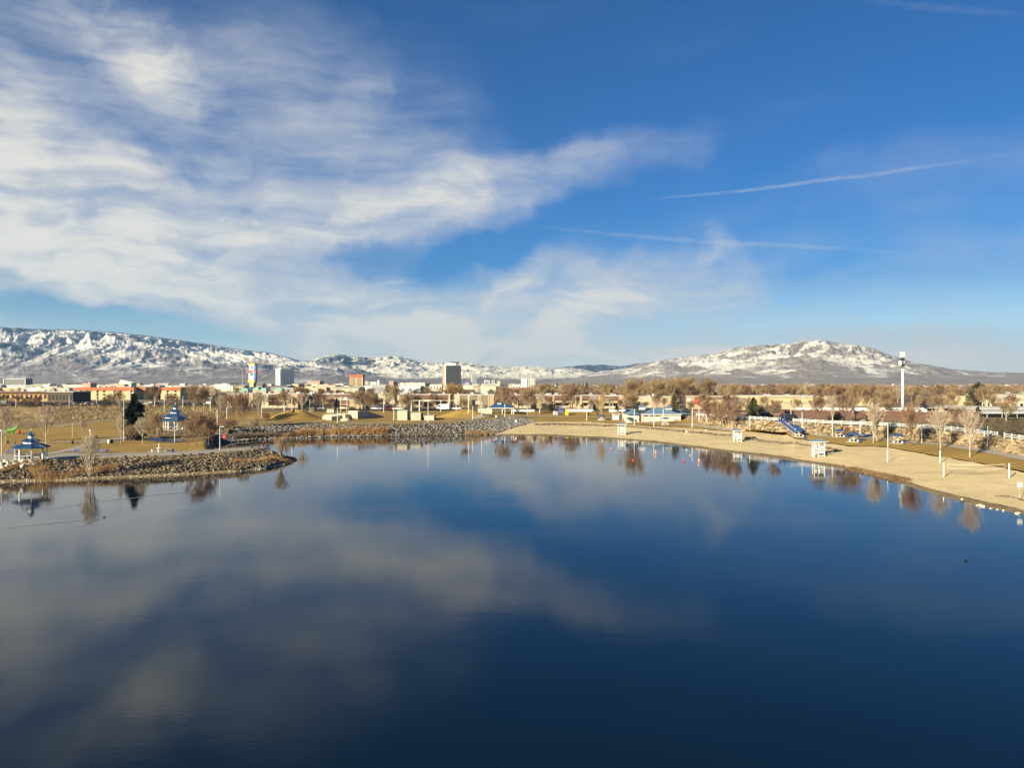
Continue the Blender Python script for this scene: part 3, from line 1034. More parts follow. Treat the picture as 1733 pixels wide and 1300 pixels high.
TV = {
    'vase': [bare_tree(11 + i, 9, 7.0, 1.9, 14, 1.0, 850, 1.3, 0.05, 'bark_pale', 'twig_pale') for i in range(3)],
    'tanvase': [bare_tree(31 + i, 10, 8.0, 2.0, 11, 0.85, 3200, 1.4, 0.065, 'bark_pale', 'twig_tan') for i in range(2)],
    'red': [bare_tree(51 + i, 8, 7.5, 1.6, 9, 0.62, 2500, 1.2, 0.055, 'bark_brown', 'twig_red') for i in range(3)],
    'tan': [bare_tree(71 + i, 14, 12, 2.5, 10, 0.65, 3400, 1.9, 0.085, 'bark_brown', 'twig_tan') for i in range(4)],
    'rust': [bare_tree(91, 13, 13, 2.0, 10, 0.6, 3600, 1.8, 0.10, 'bark_brown', 'twig_rust')],
    'gold': [bare_tree(95, 9, 7, 1.6, 9, 0.9, 1700, 1.2, 0.05, 'bark_pale', 'twig_gold')],
    'bush': [bare_tree(101 + i, 5, 5, 0.3, 5, 0.9, 900, 0.9, 0.035, 'bark_pale', 'twig_tan', stems=5, name='bare_shrub') for i in range(2)],
    'palebush': [bare_tree(111, 6, 4.6, 0.5, 4, 1.1, 1100, 0.9, 0.035, 'bark_pale', 'twig_pale', stems=6, name='bare_shrub')],
    'brush': [bare_tree(121 + i, 3, 4, 0.1, 5, 0.7, 1500, 0.7, 0.035, 'bark_brown', 'twig_red', stems=4, name='bare_shrub') for i in range(2)],
    'sapling': [bare_tree(131, 4, 1.5, 1.2, 6, 1.0, 130, 0.5, 0.025, 'bark_brown', 'twig_red', name='sapling')],
    'spruce': [conifer(141, 11, 4.2, 'needle_dark', 9000, lambda t: (0.13 + 0.9 * (1 - t) if t > 0.86 else (0.30 + (0.86 - t) * 5.0 if t > 0.73 else 0.98)) * (0.8 if t < 0.08 else 1))],
    'pine': [conifer(151 + i, 10, 5, 'needle_dark', 1500, lambda t: (1 - t) ** 0.8 + 0.02) for i in range(2)],
    'broadpine': [conifer(161, 12, 9.5, 'needle_olive', 4200, lambda t: math.sin(min(1, t * 1.02) * math.pi) ** 0.6, lean=1.2, clear=0.15)],
    'roundpine': [conifer(165, 7, 8.5, 'needle_olive', 2600, lambda t: max(0, 1 - (2 * t - 0.95) ** 2) ** 0.5, clear=0.1)],
    'oval': [conifer(167, 8, 5.5, 'juniper_brown', 3600, lambda t: max(0, 1 - (2 * t - 0.9) ** 2) ** 0.5 * 1.0, clear=0.0, name='round_shrub')],
    'juniper': [conifer(171 + i, 4, 7.5, 'juniper_brown', 2800, lambda t: max(0, 1 - t * t) ** 0.5, clear=0.0, name='juniper_bush') for i in range(2)],
}
mat('tuft_brown', (0.20, 0.13, 0.07), (0.12, 0.08, 0.045), 1.0, 0.9, rand=0.25)


def plant(kind, pos, H, label, cat='tree', group=None, Wd=None, rz=None, i=None, parts=True):
    v = TV[kind]
    p = v[(i if i is not None else rng.randrange(len(v))) % len(v)]
    s = H / p['H']
    w = s if Wd is None else Wd / p['W']
    rz = rng.uniform(0, 6.28) if rz is None else rz
    if parts:
        o = empty(p['name'], pos, rz, label, cat, group)
        o.scale = (w, w, s)
        link('trunk', p['trunk'], o)
        link('crown', p['crown'], o)
    else:
        if 'both' not in p:
            bm = bmesh.new()
            bm.from_mesh(p['crown'])
            for f in bm.faces:
                f.material_index = 0
            n0 = len(bm.faces)
            bm.from_mesh(p['trunk'])
            bm.faces.ensure_lookup_table()
            for f in bm.faces[n0:]:
                f.material_index = 1
            me = bpy.data.meshes.new('bare_tree_mesh')
            bm.to_mesh(me)
            bm.free()
            me.materials.append(p['crown'].materials[0])
            me.materials.append(p['trunk'].materials[0])
            p['both'] = me
        o = link(p['name'], p['both'])
        o.location = pos
        o.rotation_euler = (0, 0, rz)
        o.scale = (w, w, s)
        tag(o, label, cat, group)
    return o


def plant_px(kind, px, py, ptop, wpx, label, cat='tree', group=None, i=None):
    """a tree that stands on the ground at pixel (px, py), its top at row ptop and wpx pixels wide"""
    p = hit(px, py)
    m = p.y / F
    return plant(kind, p, (py - ptop) * m, label, cat, group, wpx * m, i=i)


# ------------------------------------------------------------------ loose stone, reeds, brush
ICO_V = None


def ico():
    global ICO_V, ICO_F
    if ICO_V is None:
        bm = bmesh.new()
        bmesh.ops.create_icosphere(bm, subdivisions=1, radius=1.0)
        ICO_V = np.array([v.co[:] for v in bm.verts])
        bm.faces.ensure_lookup_table()
        ICO_F = np.array([[v.index for v in f.verts] for f in bm.faces])
        bm.free()
    return ICO_V, ICO_F


def rocks_mesh(name, C, S, mat_, seed, smooth=False, flatz=0.7):
    """C: centres (n,3), S: sizes (n)"""
    g = np.random.default_rng(seed)
    V0, F0 = ico()
    n = len(C)
    ax = g.uniform(0.7, 1.25, (n, 1, 3)) * np.array([1, 1, flatz])
    V = V0[None] * (1 + g.uniform(-0.22, 0.22, (n, len(V0), 1)))
    V = np.sign(V) * np.abs(V) ** 0.85 * ax
    a = g.uniform(0, 6.28, n)
    b = g.uniform(-0.5, 0.5, n)
    ca, sa, cb, sb = np.cos(a)[:, None], np.sin(a)[:, None], np.cos(b)[:, None], np.sin(b)[:, None]
    x, y, z = V[..., 0], V[..., 1], V[..., 2]
    y, z = y * cb - z * sb, y * sb + z * cb
    x, y = x * ca - y * sa, x * sa + y * ca
    V = np.stack([x, y, z], 2) * S[:, None, None] * 0.5 + C[:, None, :]
    Fc = (F0[None] + (np.arange(n) * len(V0))[:, None, None]).reshape(-1, 3)
    return np_mesh(name, V.reshape(-1, 3), Fc, mat_, smooth)


def spread(pts, n, seed, dens=None):
    """random points on a sheet given as (lines, columns, 3), about evenly by area"""
    g = np.random.default_rng(seed)
    a, b = pts.shape[:2]
    e = np.linalg.norm(pts[1:, :-1] - pts[:-1, :-1], axis=2) * np.linalg.norm(pts[:-1, 1:] - pts[:-1, :-1], axis=2)
    if dens is not None:
        e = e * dens(pts[:-1, :-1])
    p = (e / e.sum()).ravel()
    idx = g.choice(len(p), n, p=p)
    r, c = idx // (b - 1), idx % (b - 1)
    u, v = g.random(n)[:, None], g.random(n)[:, None]
    return (pts[r, c] * (1 - u) * (1 - v) + pts[r + 1, c] * u * (1 - v) + pts[r, c + 1] * (1 - u) * v + pts[r + 1, c + 1] * u * v)


def blades(name, C, H, mat_, seed, per=6, width=0.05, spreadr=0.35):
    """tufts of upright dry blades"""
    g = np.random.default_rng(seed)
    n = len(C) * per
    c = np.repeat(C, per, 0) + np.concatenate([g.normal(0, spreadr, (n, 2)), np.zeros((n, 1))], 1)
    h = np.repeat(H, per) * g.uniform(0.6, 1.2, n)
    lean = g.normal(0, 0.28, (n, 2)) * h[:, None]
    a = g.uniform(0, 6.28, n)
    s = np.stack([np.cos(a), np.sin(a), np.zeros(n)], 1) * width / 2 * g.uniform(0.6, 1.5, (n, 1))
    top = c + np.concatenate([lean, h[:, None]], 1)
    V = np.stack([c - s, c + s, top], 1).reshape(-1, 3)
    o = link(name, np_mesh(name, V, np.arange(n * 3).reshape(-1, 3), mat_, False))
    tag(o, kind='stuff')
    return o

# ------------------------------------------------------------------ buildings: helpers
UNIT = {}


def unit_box(matname, name):
    k = (matname, name)
    if k not in UNIT:
        UNIT[k] = MB().box(-0.5, 0.5, -0.5, 0.5, -0.5, 0.5).mesh(name, matname)
    return UNIT[k]


def part_box(name, matname, parent, x0, x1, y0, y1, z0, z1):
    o = link(name, unit_box(matname, name), parent)
    o.location = ((x0 + x1) / 2, (y0 + y1) / 2, (z0 + z1) / 2)
    o.scale = (x1 - x0, y1 - y0, z1 - z0)
    return o


def block(name, label, px0, px1, Y, py_top, zb=5.0, depth=18, wall='stucco_tan', roof='roof_grey', rows=0, cols=0, glass='glass_dark', cat='building', group=None, yaw=0.0, overhang=0.25, band=None, wf=0.5, hf=0.45, left=True):
    """flat-roofed building whose front spans px0..px1 at distance Y and whose roof shows at row py_top"""
    w = (px1 - px0) / F * Y
    h = zat(py_top, Y) - zb
    b = empty(name, at((px0 + px1) / 2, Y, zb), yaw, label, cat, group)
    part_box('wall', wall, b, -w / 2, w / 2, 0, depth, 0, h - 0.35)
    part_box('roof', roof, b, -w / 2 - overhang, w / 2 + overhang, -overhang, depth + overhang, h - 0.35, h)
    if band:
        part_box('roof_band', band[0], b, -w / 2 - 0.2, w / 2 + 0.2, -0.5, -0.02, h - band[1], h - 0.36)
    ru = random.Random(int(px0 * 3 + Y))
    for q in range(min(6, int(w / 9))):
        x = ru.uniform(-w / 2 + 1.5, w / 2 - 1.5)
        y = ru.uniform(1.5, depth - 3)
        part_box('roof_unit', ru.choice(('roof_white', 'grey_metal', 'concrete_grey')), b, x - 0.9, x + 0.9, y, y + 1.6, h, h + ru.uniform(0.5, 1.3))
    hh = h - (band[1] if band else 0.4)
    if rows and cols:
        fh = hh / rows
        for i in range(rows):
            for j in range(cols):
                cx = -w / 2 + (j + 0.5) * w / cols
                part_box('window', glass, b, cx - w / cols * wf / 2, cx + w / cols * wf / 2, -0.06, 0.1, i * fh + fh * 0.28, i * fh + fh * (0.28 + hf))
        if left and depth > 8:
            n = max(1, int(depth / (w / cols)))
            for i in range(rows):
                for j in range(min(n, 5)):
                    cy = (j + 0.5) * depth / min(n, 5)
                    part_box('window', glass, b, -w / 2 - 0.06, -w / 2 + 0.1, cy - depth / 10 * wf, cy + depth / 10 * wf, i * fh + fh * 0.28, i * fh + fh * (0.28 + hf))
    return b, w, h


# ------------------------------------------------------------------ downtown towers
def white_hotel():
    Y, zb = 1500, 5.0
    b = empty('hotel_tower', at(474, Y, zb), R(-46), 'white hotel tower with a lit face and a shaded blue-grey face', 'tower')
    h = zat(625.5, Y) - zb
    wl, wr = 19.0, 30.0               # the face to the left of the corner runs along -x.., the other along +y
    part_box('wall', 'white_paint', b, -wl, 0, 0, wr, 0, h)
    part_box('parapet', 'roof_white', b, -wl - 0.3, 0.3, -0.3, wr + 0.3, h, h + 1.2)
    part_box('penthouse', 'white_paint', b, -wl + 4, -5, 5, wr - 7, h + 1.2, h + 3.4)
    part_box('recess_panel', 'cream_paint', b, -11.5, -5.5, -0.35, 0.1, 0, h - 1.5)
    for j in range(9):
        y = 2.2 + j * (wr - 3.4) / 8.5
        part_box('window_strip', 'glass_grey', b, -0.1, 0.18, y, y + 1.3, 2.0, h - 2.5)
    for j in range(3):
        x = -wl + 1.2 + j * 2.3
        part_box('window_strip', 'glass_grey', b, x, x + 0.9, -0.16, 0.1, 2.0, h - 2.5)
    s = MB()
    s.lathe([(1.9, 0), (1.9, 0.4)], 16)
    o = s.build('emblem_disc', 'concrete', b)
    o.rotation_euler = (R(90), 0, 0)
    o.location = (-8.5, -0.36, h - 5.0)


white_hotel()


def orange_hotel():
    b, w, h = block('hotel_tower', 'orange hotel tower with red roof band and two grey window columns', 592, 614, 1300, 634, wall='stucco_orange', roof='roof_orange', depth=16)
    part_box('roof_band', 'roof_orange', b, -w / 2 - 0.4, w / 2 + 0.4, -0.9, -0.01, h - 4.2, h - 0.4)
    for cx in (-4.6, 5.4):
        for i in range(9):
            z = 1.5 + i * (h - 7.0) / 9
            part_box('window', 'glass_grey', b, cx - 1.7, cx + 1.7, -0.2, 0.1, z, z + 1.75)
    for cx in (-w / 2 + 0.7, 0.4, w / 2 - 0.7):
        part_box('pier', 'stucco_yellow', b, cx - 0.8, cx + 0.8, -0.6, 0.0, 0, h - 4.25)


orange_hotel()


def dark_tower():
    Y = 1700
    b, w, h = block('office_tower', 'tall dark glass tower with salmon side slab and white crown', 754.5, 779, Y, 618.5, wall='tower_glass', roof='concrete', depth=22, overhang=0.0)
    part_box('crown', 'white_paint', b, -w / 2 - 0.2, w / 2 - 10, -0.3, 22, h + 0.01, h + 5.0)
    part_box('penthouse', 'brick_brown', b, -w / 2 + 12, w / 2 - 4, 2, 15, h + 5.0, h + 8.0)
    part_box('edge_pier', 'white_paint', b, -w / 2 - 2.2, -w / 2 - 0.02, -0.5, 22, 0, h + 3)
    part_box('side_slab', 'salmon', b, -w / 2 - 8.0, -w / 2 - 2.25, 3.5, 26, 0, h + 2.5)
    for j in range(11):
        x = -w / 2 + 1.2 + j * (w - 2.4) / 10
        part_box('mullion', 'dark_metal', b, x - 0.2, x + 0.2, -0.4, 0.0, 1, h - 0.5)
    for i in range(12):
        z = 3 + i * (h - 4) / 12
        part_box('spandrel', 'dark_metal', b, -w / 2 + 0.1, w / 2 - 0.1, -0.15, 0.0, z, z + 1.1)


dark_tower()
b_, w_, h_ = block('apartment_tower', 'white and yellow apartment tower cluster above the brown treetops', 882, 892, 1900, 640.5, wall='white_paint', roof='roof_white', rows=0, depth=12)
part_box('yellow_slab', 'stucco_yellow', b_, w_ / 2 + 0.02, w_ / 2 + 5.5, 2, 12, 0, h_ - 1.5)
for k_, (a_, c_) in enumerate(((7.0, 12.0), (13.5, 17.0), (18.0, 20.8))):
    part_box('white_slab', 'white_paint' if k_ < 2 else 'concrete', b_, w_ / 2 + a_, w_ / 2 + c_, 1 + k_, 12, 0, h_ - 0.6 * k_)
    for i_ in range(5):
        part_box('window', 'glass_grey', b_, w_ / 2 + a_ + 0.6, w_ / 2 + c_ - 0.6, 0.8 + k_, 1.1 + k_, 2 + i_ * 3.4, 3.4 + i_ * 3.4)
b_, w_, h_ = block('office_tower', 'grey-blue glass tower with cream edge just beyond the dark tower', 799.5, 807, 2300, 637, wall='glass_grey', roof='concrete_grey', depth=16)
part_box('edge_pier', 'stucco_pale', b_, -w_ / 2 - 5, -w_ / 2 - 0.02, 0, 14, 0, h_ - 2)
part_box('roof_block', 'concrete_grey', b_, 1, 5, 3, 9, h_, h_ + 4)
b_, w_, h_ = block('office_block', 'pale block with a white arch frame round grey glass', 820, 828, 2100, 644, wall='glass_grey', roof='white_paint', depth=14)
for x_ in (-w_ / 2 - 1, w_ / 2 - 0.5):
    part_box('frame_leg', 'white_paint', b_, x_, x_ + 1.5, -0.5, 0.5, 0, h_ - 0.4)
part_box('frame_head', 'white_paint', b_, -w_ / 2 - 1, w_ / 2 + 1, -0.5, -0.01, h_ - 2.6, h_ - 0.4)
block('office_block', 'slim pale office block right of the arch-framed block', 832, 837, 2250, 643, wall='concrete', roof='concrete', depth=12, rows=6, cols=2, glass='glass_grey')
block('office_block', 'small cream block with flat cap behind the treetops', 841.5, 846.5, 2150, 645, wall='cream_paint', roof='white_paint', depth=12, rows=3, cols=2, glass='glass_grey')
d_ = empty('dome_building', at(793, 2100, 5), 0, 'purple-grey shallow dome building near downtown', 'building')
MB().lathe([(9.5, 0), (9.5, 9), (9.0, 12), (7, 14.5), (3.6, 16), (0.4, 16.5)], 18).build('dome', 'purple_paint', d_, True)
MB().lathe([(10, 9.0), (10, 10.2)], 18).build('ring', 'cream_paint', d_)
block('office_block', 'salmon stepped block left of the white low hall', 658, 666, 2000, 644.5, wall='salmon', roof='salmon', depth=14, rows=4, cols=3, glass='glass_grey')
block('office_block', 'lower salmon block adjoining the stepped salmon block', 666.6, 673, 2010, 646.5, wall='salmon', roof='salmon', depth=14, rows=3, cols=2, glass='glass_grey')
block('office_block', 'hazy pale block with towers behind the orange hotel', 616, 624, 2300, 645, wall='concrete', roof='concrete', depth=14, rows=4, cols=3, glass='glass_grey')
block('office_block', 'thin hazy white tower behind the orange hotel', 638.5, 642, 2300, 643.5, wall='white_paint', roof='concrete', depth=12, rows=5, cols=1, glass='glass_grey')
block('office_block', 'hazy white mid-rise between the pale blocks', 626, 637, 2350, 646.5, wall='white_paint', roof='concrete', depth=12, rows=3, cols=4, glass='glass_grey')
block('exhibition_hall', 'pinkish flat hall with a raised fly loft', 519.5, 541, 1350, 645, wall='salmon', roof='salmon', depth=30)
block('warehouse', 'cream warehouse below the pinkish hall', 524, 537, 1050, 650.5, wall='cream_paint', roof='white_paint', depth=30)
block('warehouse', 'grey warehouse beside the cream one', 540, 548, 1040, 651, wall='concrete_grey', roof='white_paint', depth=30)
block('warehouse', 'yellow-fronted warehouse beside the grey one', 548.4, 556.5, 1030, 650.8, wall='stucco_yellow', roof='white_paint', depth=30)
block('warehouse', 'long grey-brown warehouse under a white roof line', 557, 582, 1060, 651.5, wall='roof_grey', roof='white_paint', depth=40)
block('warehouse', 'small yellow-white warehouse next to the orange hotel', 582.5, 591, 1010, 653, wall='cream_paint', roof='white_paint', depth=20)
block('warehouse', 'low cream shop behind the white hotel', 494, 505, 1000, 650, wall='stucco_yellow', roof='white_paint', depth=24)
block('warehouse', 'low beige shop by the white hotel', 505.5, 519, 1020, 650.8, wall='stucco_pale', roof='concrete', depth=24)
block('convention_hall', 'long low white hall with bright roof left of the dark tower', 686, 719, 1200, 648, wall='cream_paint', roof='roof_white', depth=30)
block('shop_building', 'white building with a grey shaded porch below the low hall', 676, 712, 820, 653, wall='white_paint', roof='roof_white', depth=24, rows=1, cols=3, glass='glass_grey')
block('shop_building', 'pale grey long shed under the hazy blocks', 631, 652, 900, 652.5, wall='concrete_grey', roof='white_paint', depth=30, rows=1, cols=6, glass='glass_grey')
block('shop_building', 'low white shed left of the pale grey shed', 618, 630, 950, 653, wall='white_paint', roof='white_paint', depth=30)
block('shop_building', 'cream house-like shop among trees right of the low hall', 727, 748, 1100, 650.5, wall='cream_paint', roof='salmon', depth=20, rows=1, cols=4, glass='glass_grey')
block('sports_hall', 'red-roofed low hall in front of the apartment towers', 857, 905, 640, 657, wall='shingle_brown', roof='roof_orange', depth=30)
block('shop_building', 'white shop blocks left of the apartment towers', 868, 881, 1200, 651.5, wall='white_paint', roof='roof_white', depth=20, rows=1, cols=3, glass='glass_dark')

# left side: hotel, low dark building, warehouses
def orange_motel():
    Y = 540
    for n_, (x0, x1, lab) in enumerate(((126, 226, 'long orange-roofed three-storey motel wing facing the car park'), (231, 246, 'short end wing of the orange-roofed motel'), (272, 305, 'orange-roofed motel block behind the second gazebo'))):
        b, w, h = block('motel', lab, x0, x1, Y + n_ * 6, 656.0, wall='stucco_yellow', roof='roof_orange', depth=14, overhang=0.8)
        part_box('roof_band', 'roof_orange', b, -w / 2 - 0.7, w / 2 + 0.7, -0.8, -0.01, h - 2.0, h - 0.36)
        n = max(2, int(w / 5.2))
        for j in range(n):
            cx = -w / 2 + (j + 0.5) * w / n
            if j % 2 == 0:
                part_box('pier', 'stucco_pale', b, cx - 1.0, cx + 1.0, -0.5, -0.01, 0, h - 2.02)
            for i in range(3):
                z = 0.7 + i * 2.3
                part_box('window', 'glass_dark', b, cx + (1.2 if j % 2 == 0 else -0.6), cx + (2.2 if j % 2 == 0 else 0.8), -0.08, 0.1, z, z + 1.3)


orange_motel()
b_, w_, h_ = block('motel', 'dark shaded motel link between the two orange-roofed wings', 246.5, 271, 556, 657.5, wall='brick_brown', roof='roof_grey', depth=12, rows=3, cols=6)
b_, w_, h_ = block('low_building', 'low building with orange-lit eave left of the shaded wing', 2, 80.5, 500, 662.5, wall='stucco_orange', roof='roof_grey', depth=20, overhang=1.2, rows=1, cols=10)
part_box('eave', 'shingle_brown', b_, -w_ / 2 - 1, w_ / 2 + 1, -1.6, -1.21, h_ - 1.0, h_ - 0.3)
b_, w_, h_ = block('low_building', 'dark brown flat-roofed wing between eave building and motel', 81, 123.5, 470, 662.8, wall='wood_dark', roof='roof_white', depth=20, overhang=0.5, rows=1, cols=7)
block('warehouse', 'long cream warehouse with white roof across the far left', -60, 122, 950, 656.5, wall='stucco_yellow', roof='roof_white', depth=60, rows=1, cols=16, wf=0.2, glass='concrete_grey', left=False)
block('warehouse', 'long cream warehouse farther back on the far left', -90, 200, 1500, 651.5, wall='cream_paint', roof='roof_white', depth=60)
block('warehouse', 'pale warehouse behind the orange motel', 250, 420, 1250, 652.5, wall='stucco_pale', roof='roof_white', depth=60)
b_, w_, h_ = block('office_block', 'grey building with white frame under the left ridge', 9, 43, 2000, 640.5, wall='roof_grey', roof='concrete_grey', depth=30)
part_box('frame_head', 'white_paint', b_, -w_ / 2, w_ / 2, -0.6, -0.02, h_ - 1.5, h_ - 0.4)
for x_ in (w_ / 2 - 1.2, -w_ / 2 - 5):
    part_box('frame_leg', 'white_paint', b_, x_, x_ + 1.4, -0.5, -0.02, 0, h_ - 0.4)
block('store_box', 'pink and red store box above the motel roof', 139, 153, 900, 648.5, wall='salmon', roof='pink_paint', depth=14)
b_, w_, h_ = block('store_box', 'cream barn-shaped hall with a long slanting white roof edge', 201, 222, 1400, 648.5, wall='cream_paint', roof='roof_white', depth=20)
MB().extrude([(-0.5, h_), (20.5, h_), (20.5, h_ + 0.6), (-0.5, h_ + 0.6)], -w_ / 2, w_ / 2).build('ridge_cap', 'roof_white', b_)
g_ = MB()
g_.v += [(-w_ / 2, 0, h_ + 0.6), (w_ / 2 + 6, 0, h_ + 0.6), (-w_ / 2 + 4, 0, h_ + 6.5), (-w_ / 2, 20, h_ + 0.6), (w_ / 2 + 6, 20, h_ + 0.6), (-w_ / 2 + 4, 20, h_ + 6.5)]
g_.f += [(0, 1, 2), (3, 5, 4), (0, 3, 4, 1), (1, 4, 5, 2), (2, 5, 3, 0)]
g_.build('gable_roof', 'roof_white', b_)
# mint-roofed park buildings at the foot of the pylon sign
for i_, (x0, x1, pt, lab) in enumerate(((406, 419, 661, 'small mint-green roofed kiosk left of the pylon sign'), (428, 437, 658.5, 'taller mint-green roofed hall right of the pylon sign'), (438, 450, 660.5, 'low mint-green roof in the middle of the row'), (464, 477, 660, 'mint-green roofed block at the end of the row'))):
    b_, w_, h_ = block('park_building', lab, x0, x1, 600, pt, wall='concrete', roof='mint_roof', depth=9, overhang=0.6)
    g_ = MB()
    g_.v += [(-w_ / 2 - .5, -.5, h_), (w_ / 2 + .5, -.5, h_), (w_ / 2 + .5, 9.5, h_), (-w_ / 2 - .5, 9.5, h_), (-w_ / 6, 4.5, h_ + 1.8), (w_ / 6, 4.5, h_ + 1.8)]
    g_.f += [(0, 1, 5, 4), (1, 2, 5), (2, 3, 4, 5), (3, 0, 4), (3, 2, 1, 0)]
    g_.build('hip_roof', 'mint_roof', b_)


def pylon_sign():
    Y = 620
    m = Y / F
    b = empty('pylon_sign', at(427, Y, 5.2), 0, 'tall colourful pylon sign with blue column, yellow cap and lower yellow disc panel', 'sign')
    z = lambda py: zat(py, Y) - 5.2
    X = lambda px: (px - 427) * m
    for a in (421.3, 429.3):
        part_box('leg', 'sign_blue', b, X(a), X(a + 2.3), 0.3, 2.4, 0, z(648))
    part_box('column', 'sign_blue', b, X(421), X(433), 0.02, 3.2, z(648), z(616.5))
    part_box('cap', 'yellow_paint', b, X(420), X(431.5), -0.7, 0.0, z(617.5), z(615.2))
    part_box('panel', 'white_paint', b, X(422.0), X(430.5), -0.4, 0.0, z(627), z(617.6))
    part_box('panel', 'white_paint', b, X(421.0), X(430.5), -0.4, 0.0, z(643.5), z(629.5))
    part_box('picture_panel', 'teal_paint', b, X(423.5), X(428.5), -0.6, -0.41, z(635.5), z(630.6))
    part_box('text_band', 'cream_paint', b, X(421.5), X(430.2), -0.6, -0.41, z(642.5), z(640))
    part_box('sill_band', 'yellow_paint', b, X(420.2), X(431.4), -0.9, 0.0, z(647.6), z(644.2))
    part_box('lower_panel', 'yellow_paint', b, X(423.6), X(429.6), -0.8, 0.0, z(655), z(647.7))
    d = MB().lathe([(1.15, 0), (1.15, 0.2)], 16).build('disc', 'white_paint', b)
    d.rotation_euler = (R(90), 0, 0)
    d.location = (X(426.6), -0.82, z(650.8))
    d = MB().lathe([(0.7, 0), (0.7, 0.2)], 16).build('disc_centre', 'yellow_paint', b)
    d.rotation_euler = (R(90), 0, 0)
    d.location = (X(426.6), -0.93, z(650.8))
    # red letter A
    a = MB()
    cx, zb, zt, w = X(426.5), z(624.2), z(620.2), 1.25
    for s in (-1, 1):
        a.v += []
        k = len(a.v)
        a.v += [(cx + s * w, -0.6, zb), (cx + s * (w - 0.6), -0.6, zb), (cx + s * 0.0, -0.6, zt - 0.5), (cx + s * 0.3, -0.6, zt), (cx + s * w, -0.41, zb), (cx + s * (w - 0.6), -0.41, zb), (cx, -0.41, zt - 0.5), (cx + s * 0.3, -0.41, zt)]
        a.f += [tuple(k + q for q in f) for f in ((0, 1, 2, 3), (4, 7, 6, 5), (0, 4, 5, 1), (1, 5, 6, 2), (2, 6, 7, 3), (3, 7, 4, 0))]
    a.box(cx - 0.8, cx + 0.8, -0.62, -0.41, zb + 0.5, zb + 0.95)
    a.build('letter', 'red_paint', b)
    # pink collar with two knobs and a raised hand-like vane
    k = MB()
    n = 14
    for i in range(n):
        t0, t1 = i / n, (i + 1) / n
        p = lambda t: Vector((X(419.5) + (X(434.5) - X(419.5)) * t, -0.9, z(628.5) + math.sin(t * math.pi) * 0.9 - 0.6))
        k.tube(p(t0), p(t1), 0.55, 0.55, 6)
    k.build('collar', 'pink_paint', b)
    for px, mm in ((419.6, 'pink_paint'), (434.6, 'red_paint')):
        o = MB().lathe([(0.1, -1.1), (0.85, -0.6), (1.1, 0.1), (0.8, 0.8), (0.1, 1.15)], 10).build('knob', mm, b, True)
        o.location = (X(px), 0, z(630.2))
    v = MB()
    v.tube((X(421.5), -0.3, z(626)), (X(417.2), -0.3, z(623.2)), 0.35, 0.15, 5)
    v.tube((X(418.5), -0.3, z(624.2)), (X(417.4), -0.3, z(625.4)), 0.25, 0.1, 5)
    v.build('vane', 'salmon', b)
    f = MB()
    f.tube((X(425.5), 0.5, z(615.2)), (X(425.5), 0.5, z(608.5)), 0.14, 0.08, 5)
    f.build('mast', 'grey_metal', b)


pylon_sign()
# billboard and tall thin mast left of the pylon sign
b_ = empty('billboard', at(396, 640, 5.2), 0, 'dark roadside billboard on a single post', 'billboard')
part_box('panel', 'dark_metal', b_, -3.2, 3.2, -0.3, 0.3, zat(653.6, 640) - 5.2, zat(647, 640) - 5.2)
part_box('screen', 'glass_grey', b_, -2.9, 2.9, -0.36, -0.31, zat(653, 640) - 5.2, zat(651.6, 640) - 5.2)
MB().tube((-2.9, 0, 0), (-2.9, 0, zat(653.6, 640) - 5.2), 0.25, 0.25, 8).build('post', 'grey_metal', b_)
b_ = empty('flood_mast', at(410.4, 700, 5.2), 0, 'very tall thin grey mast left of the pylon sign', 'mast')
MB().tube((0, 0, 0), (0, 0, zat(624, 700) - 5.2), 0.32, 0.16, 8).build('pole', 'grey_metal', b_)
part_box('lamp_ring', 'grey_metal', b_, -0.6, 0.6, -0.6, 0.6, zat(624, 700) - 5.4, zat(624, 700) - 4.9)


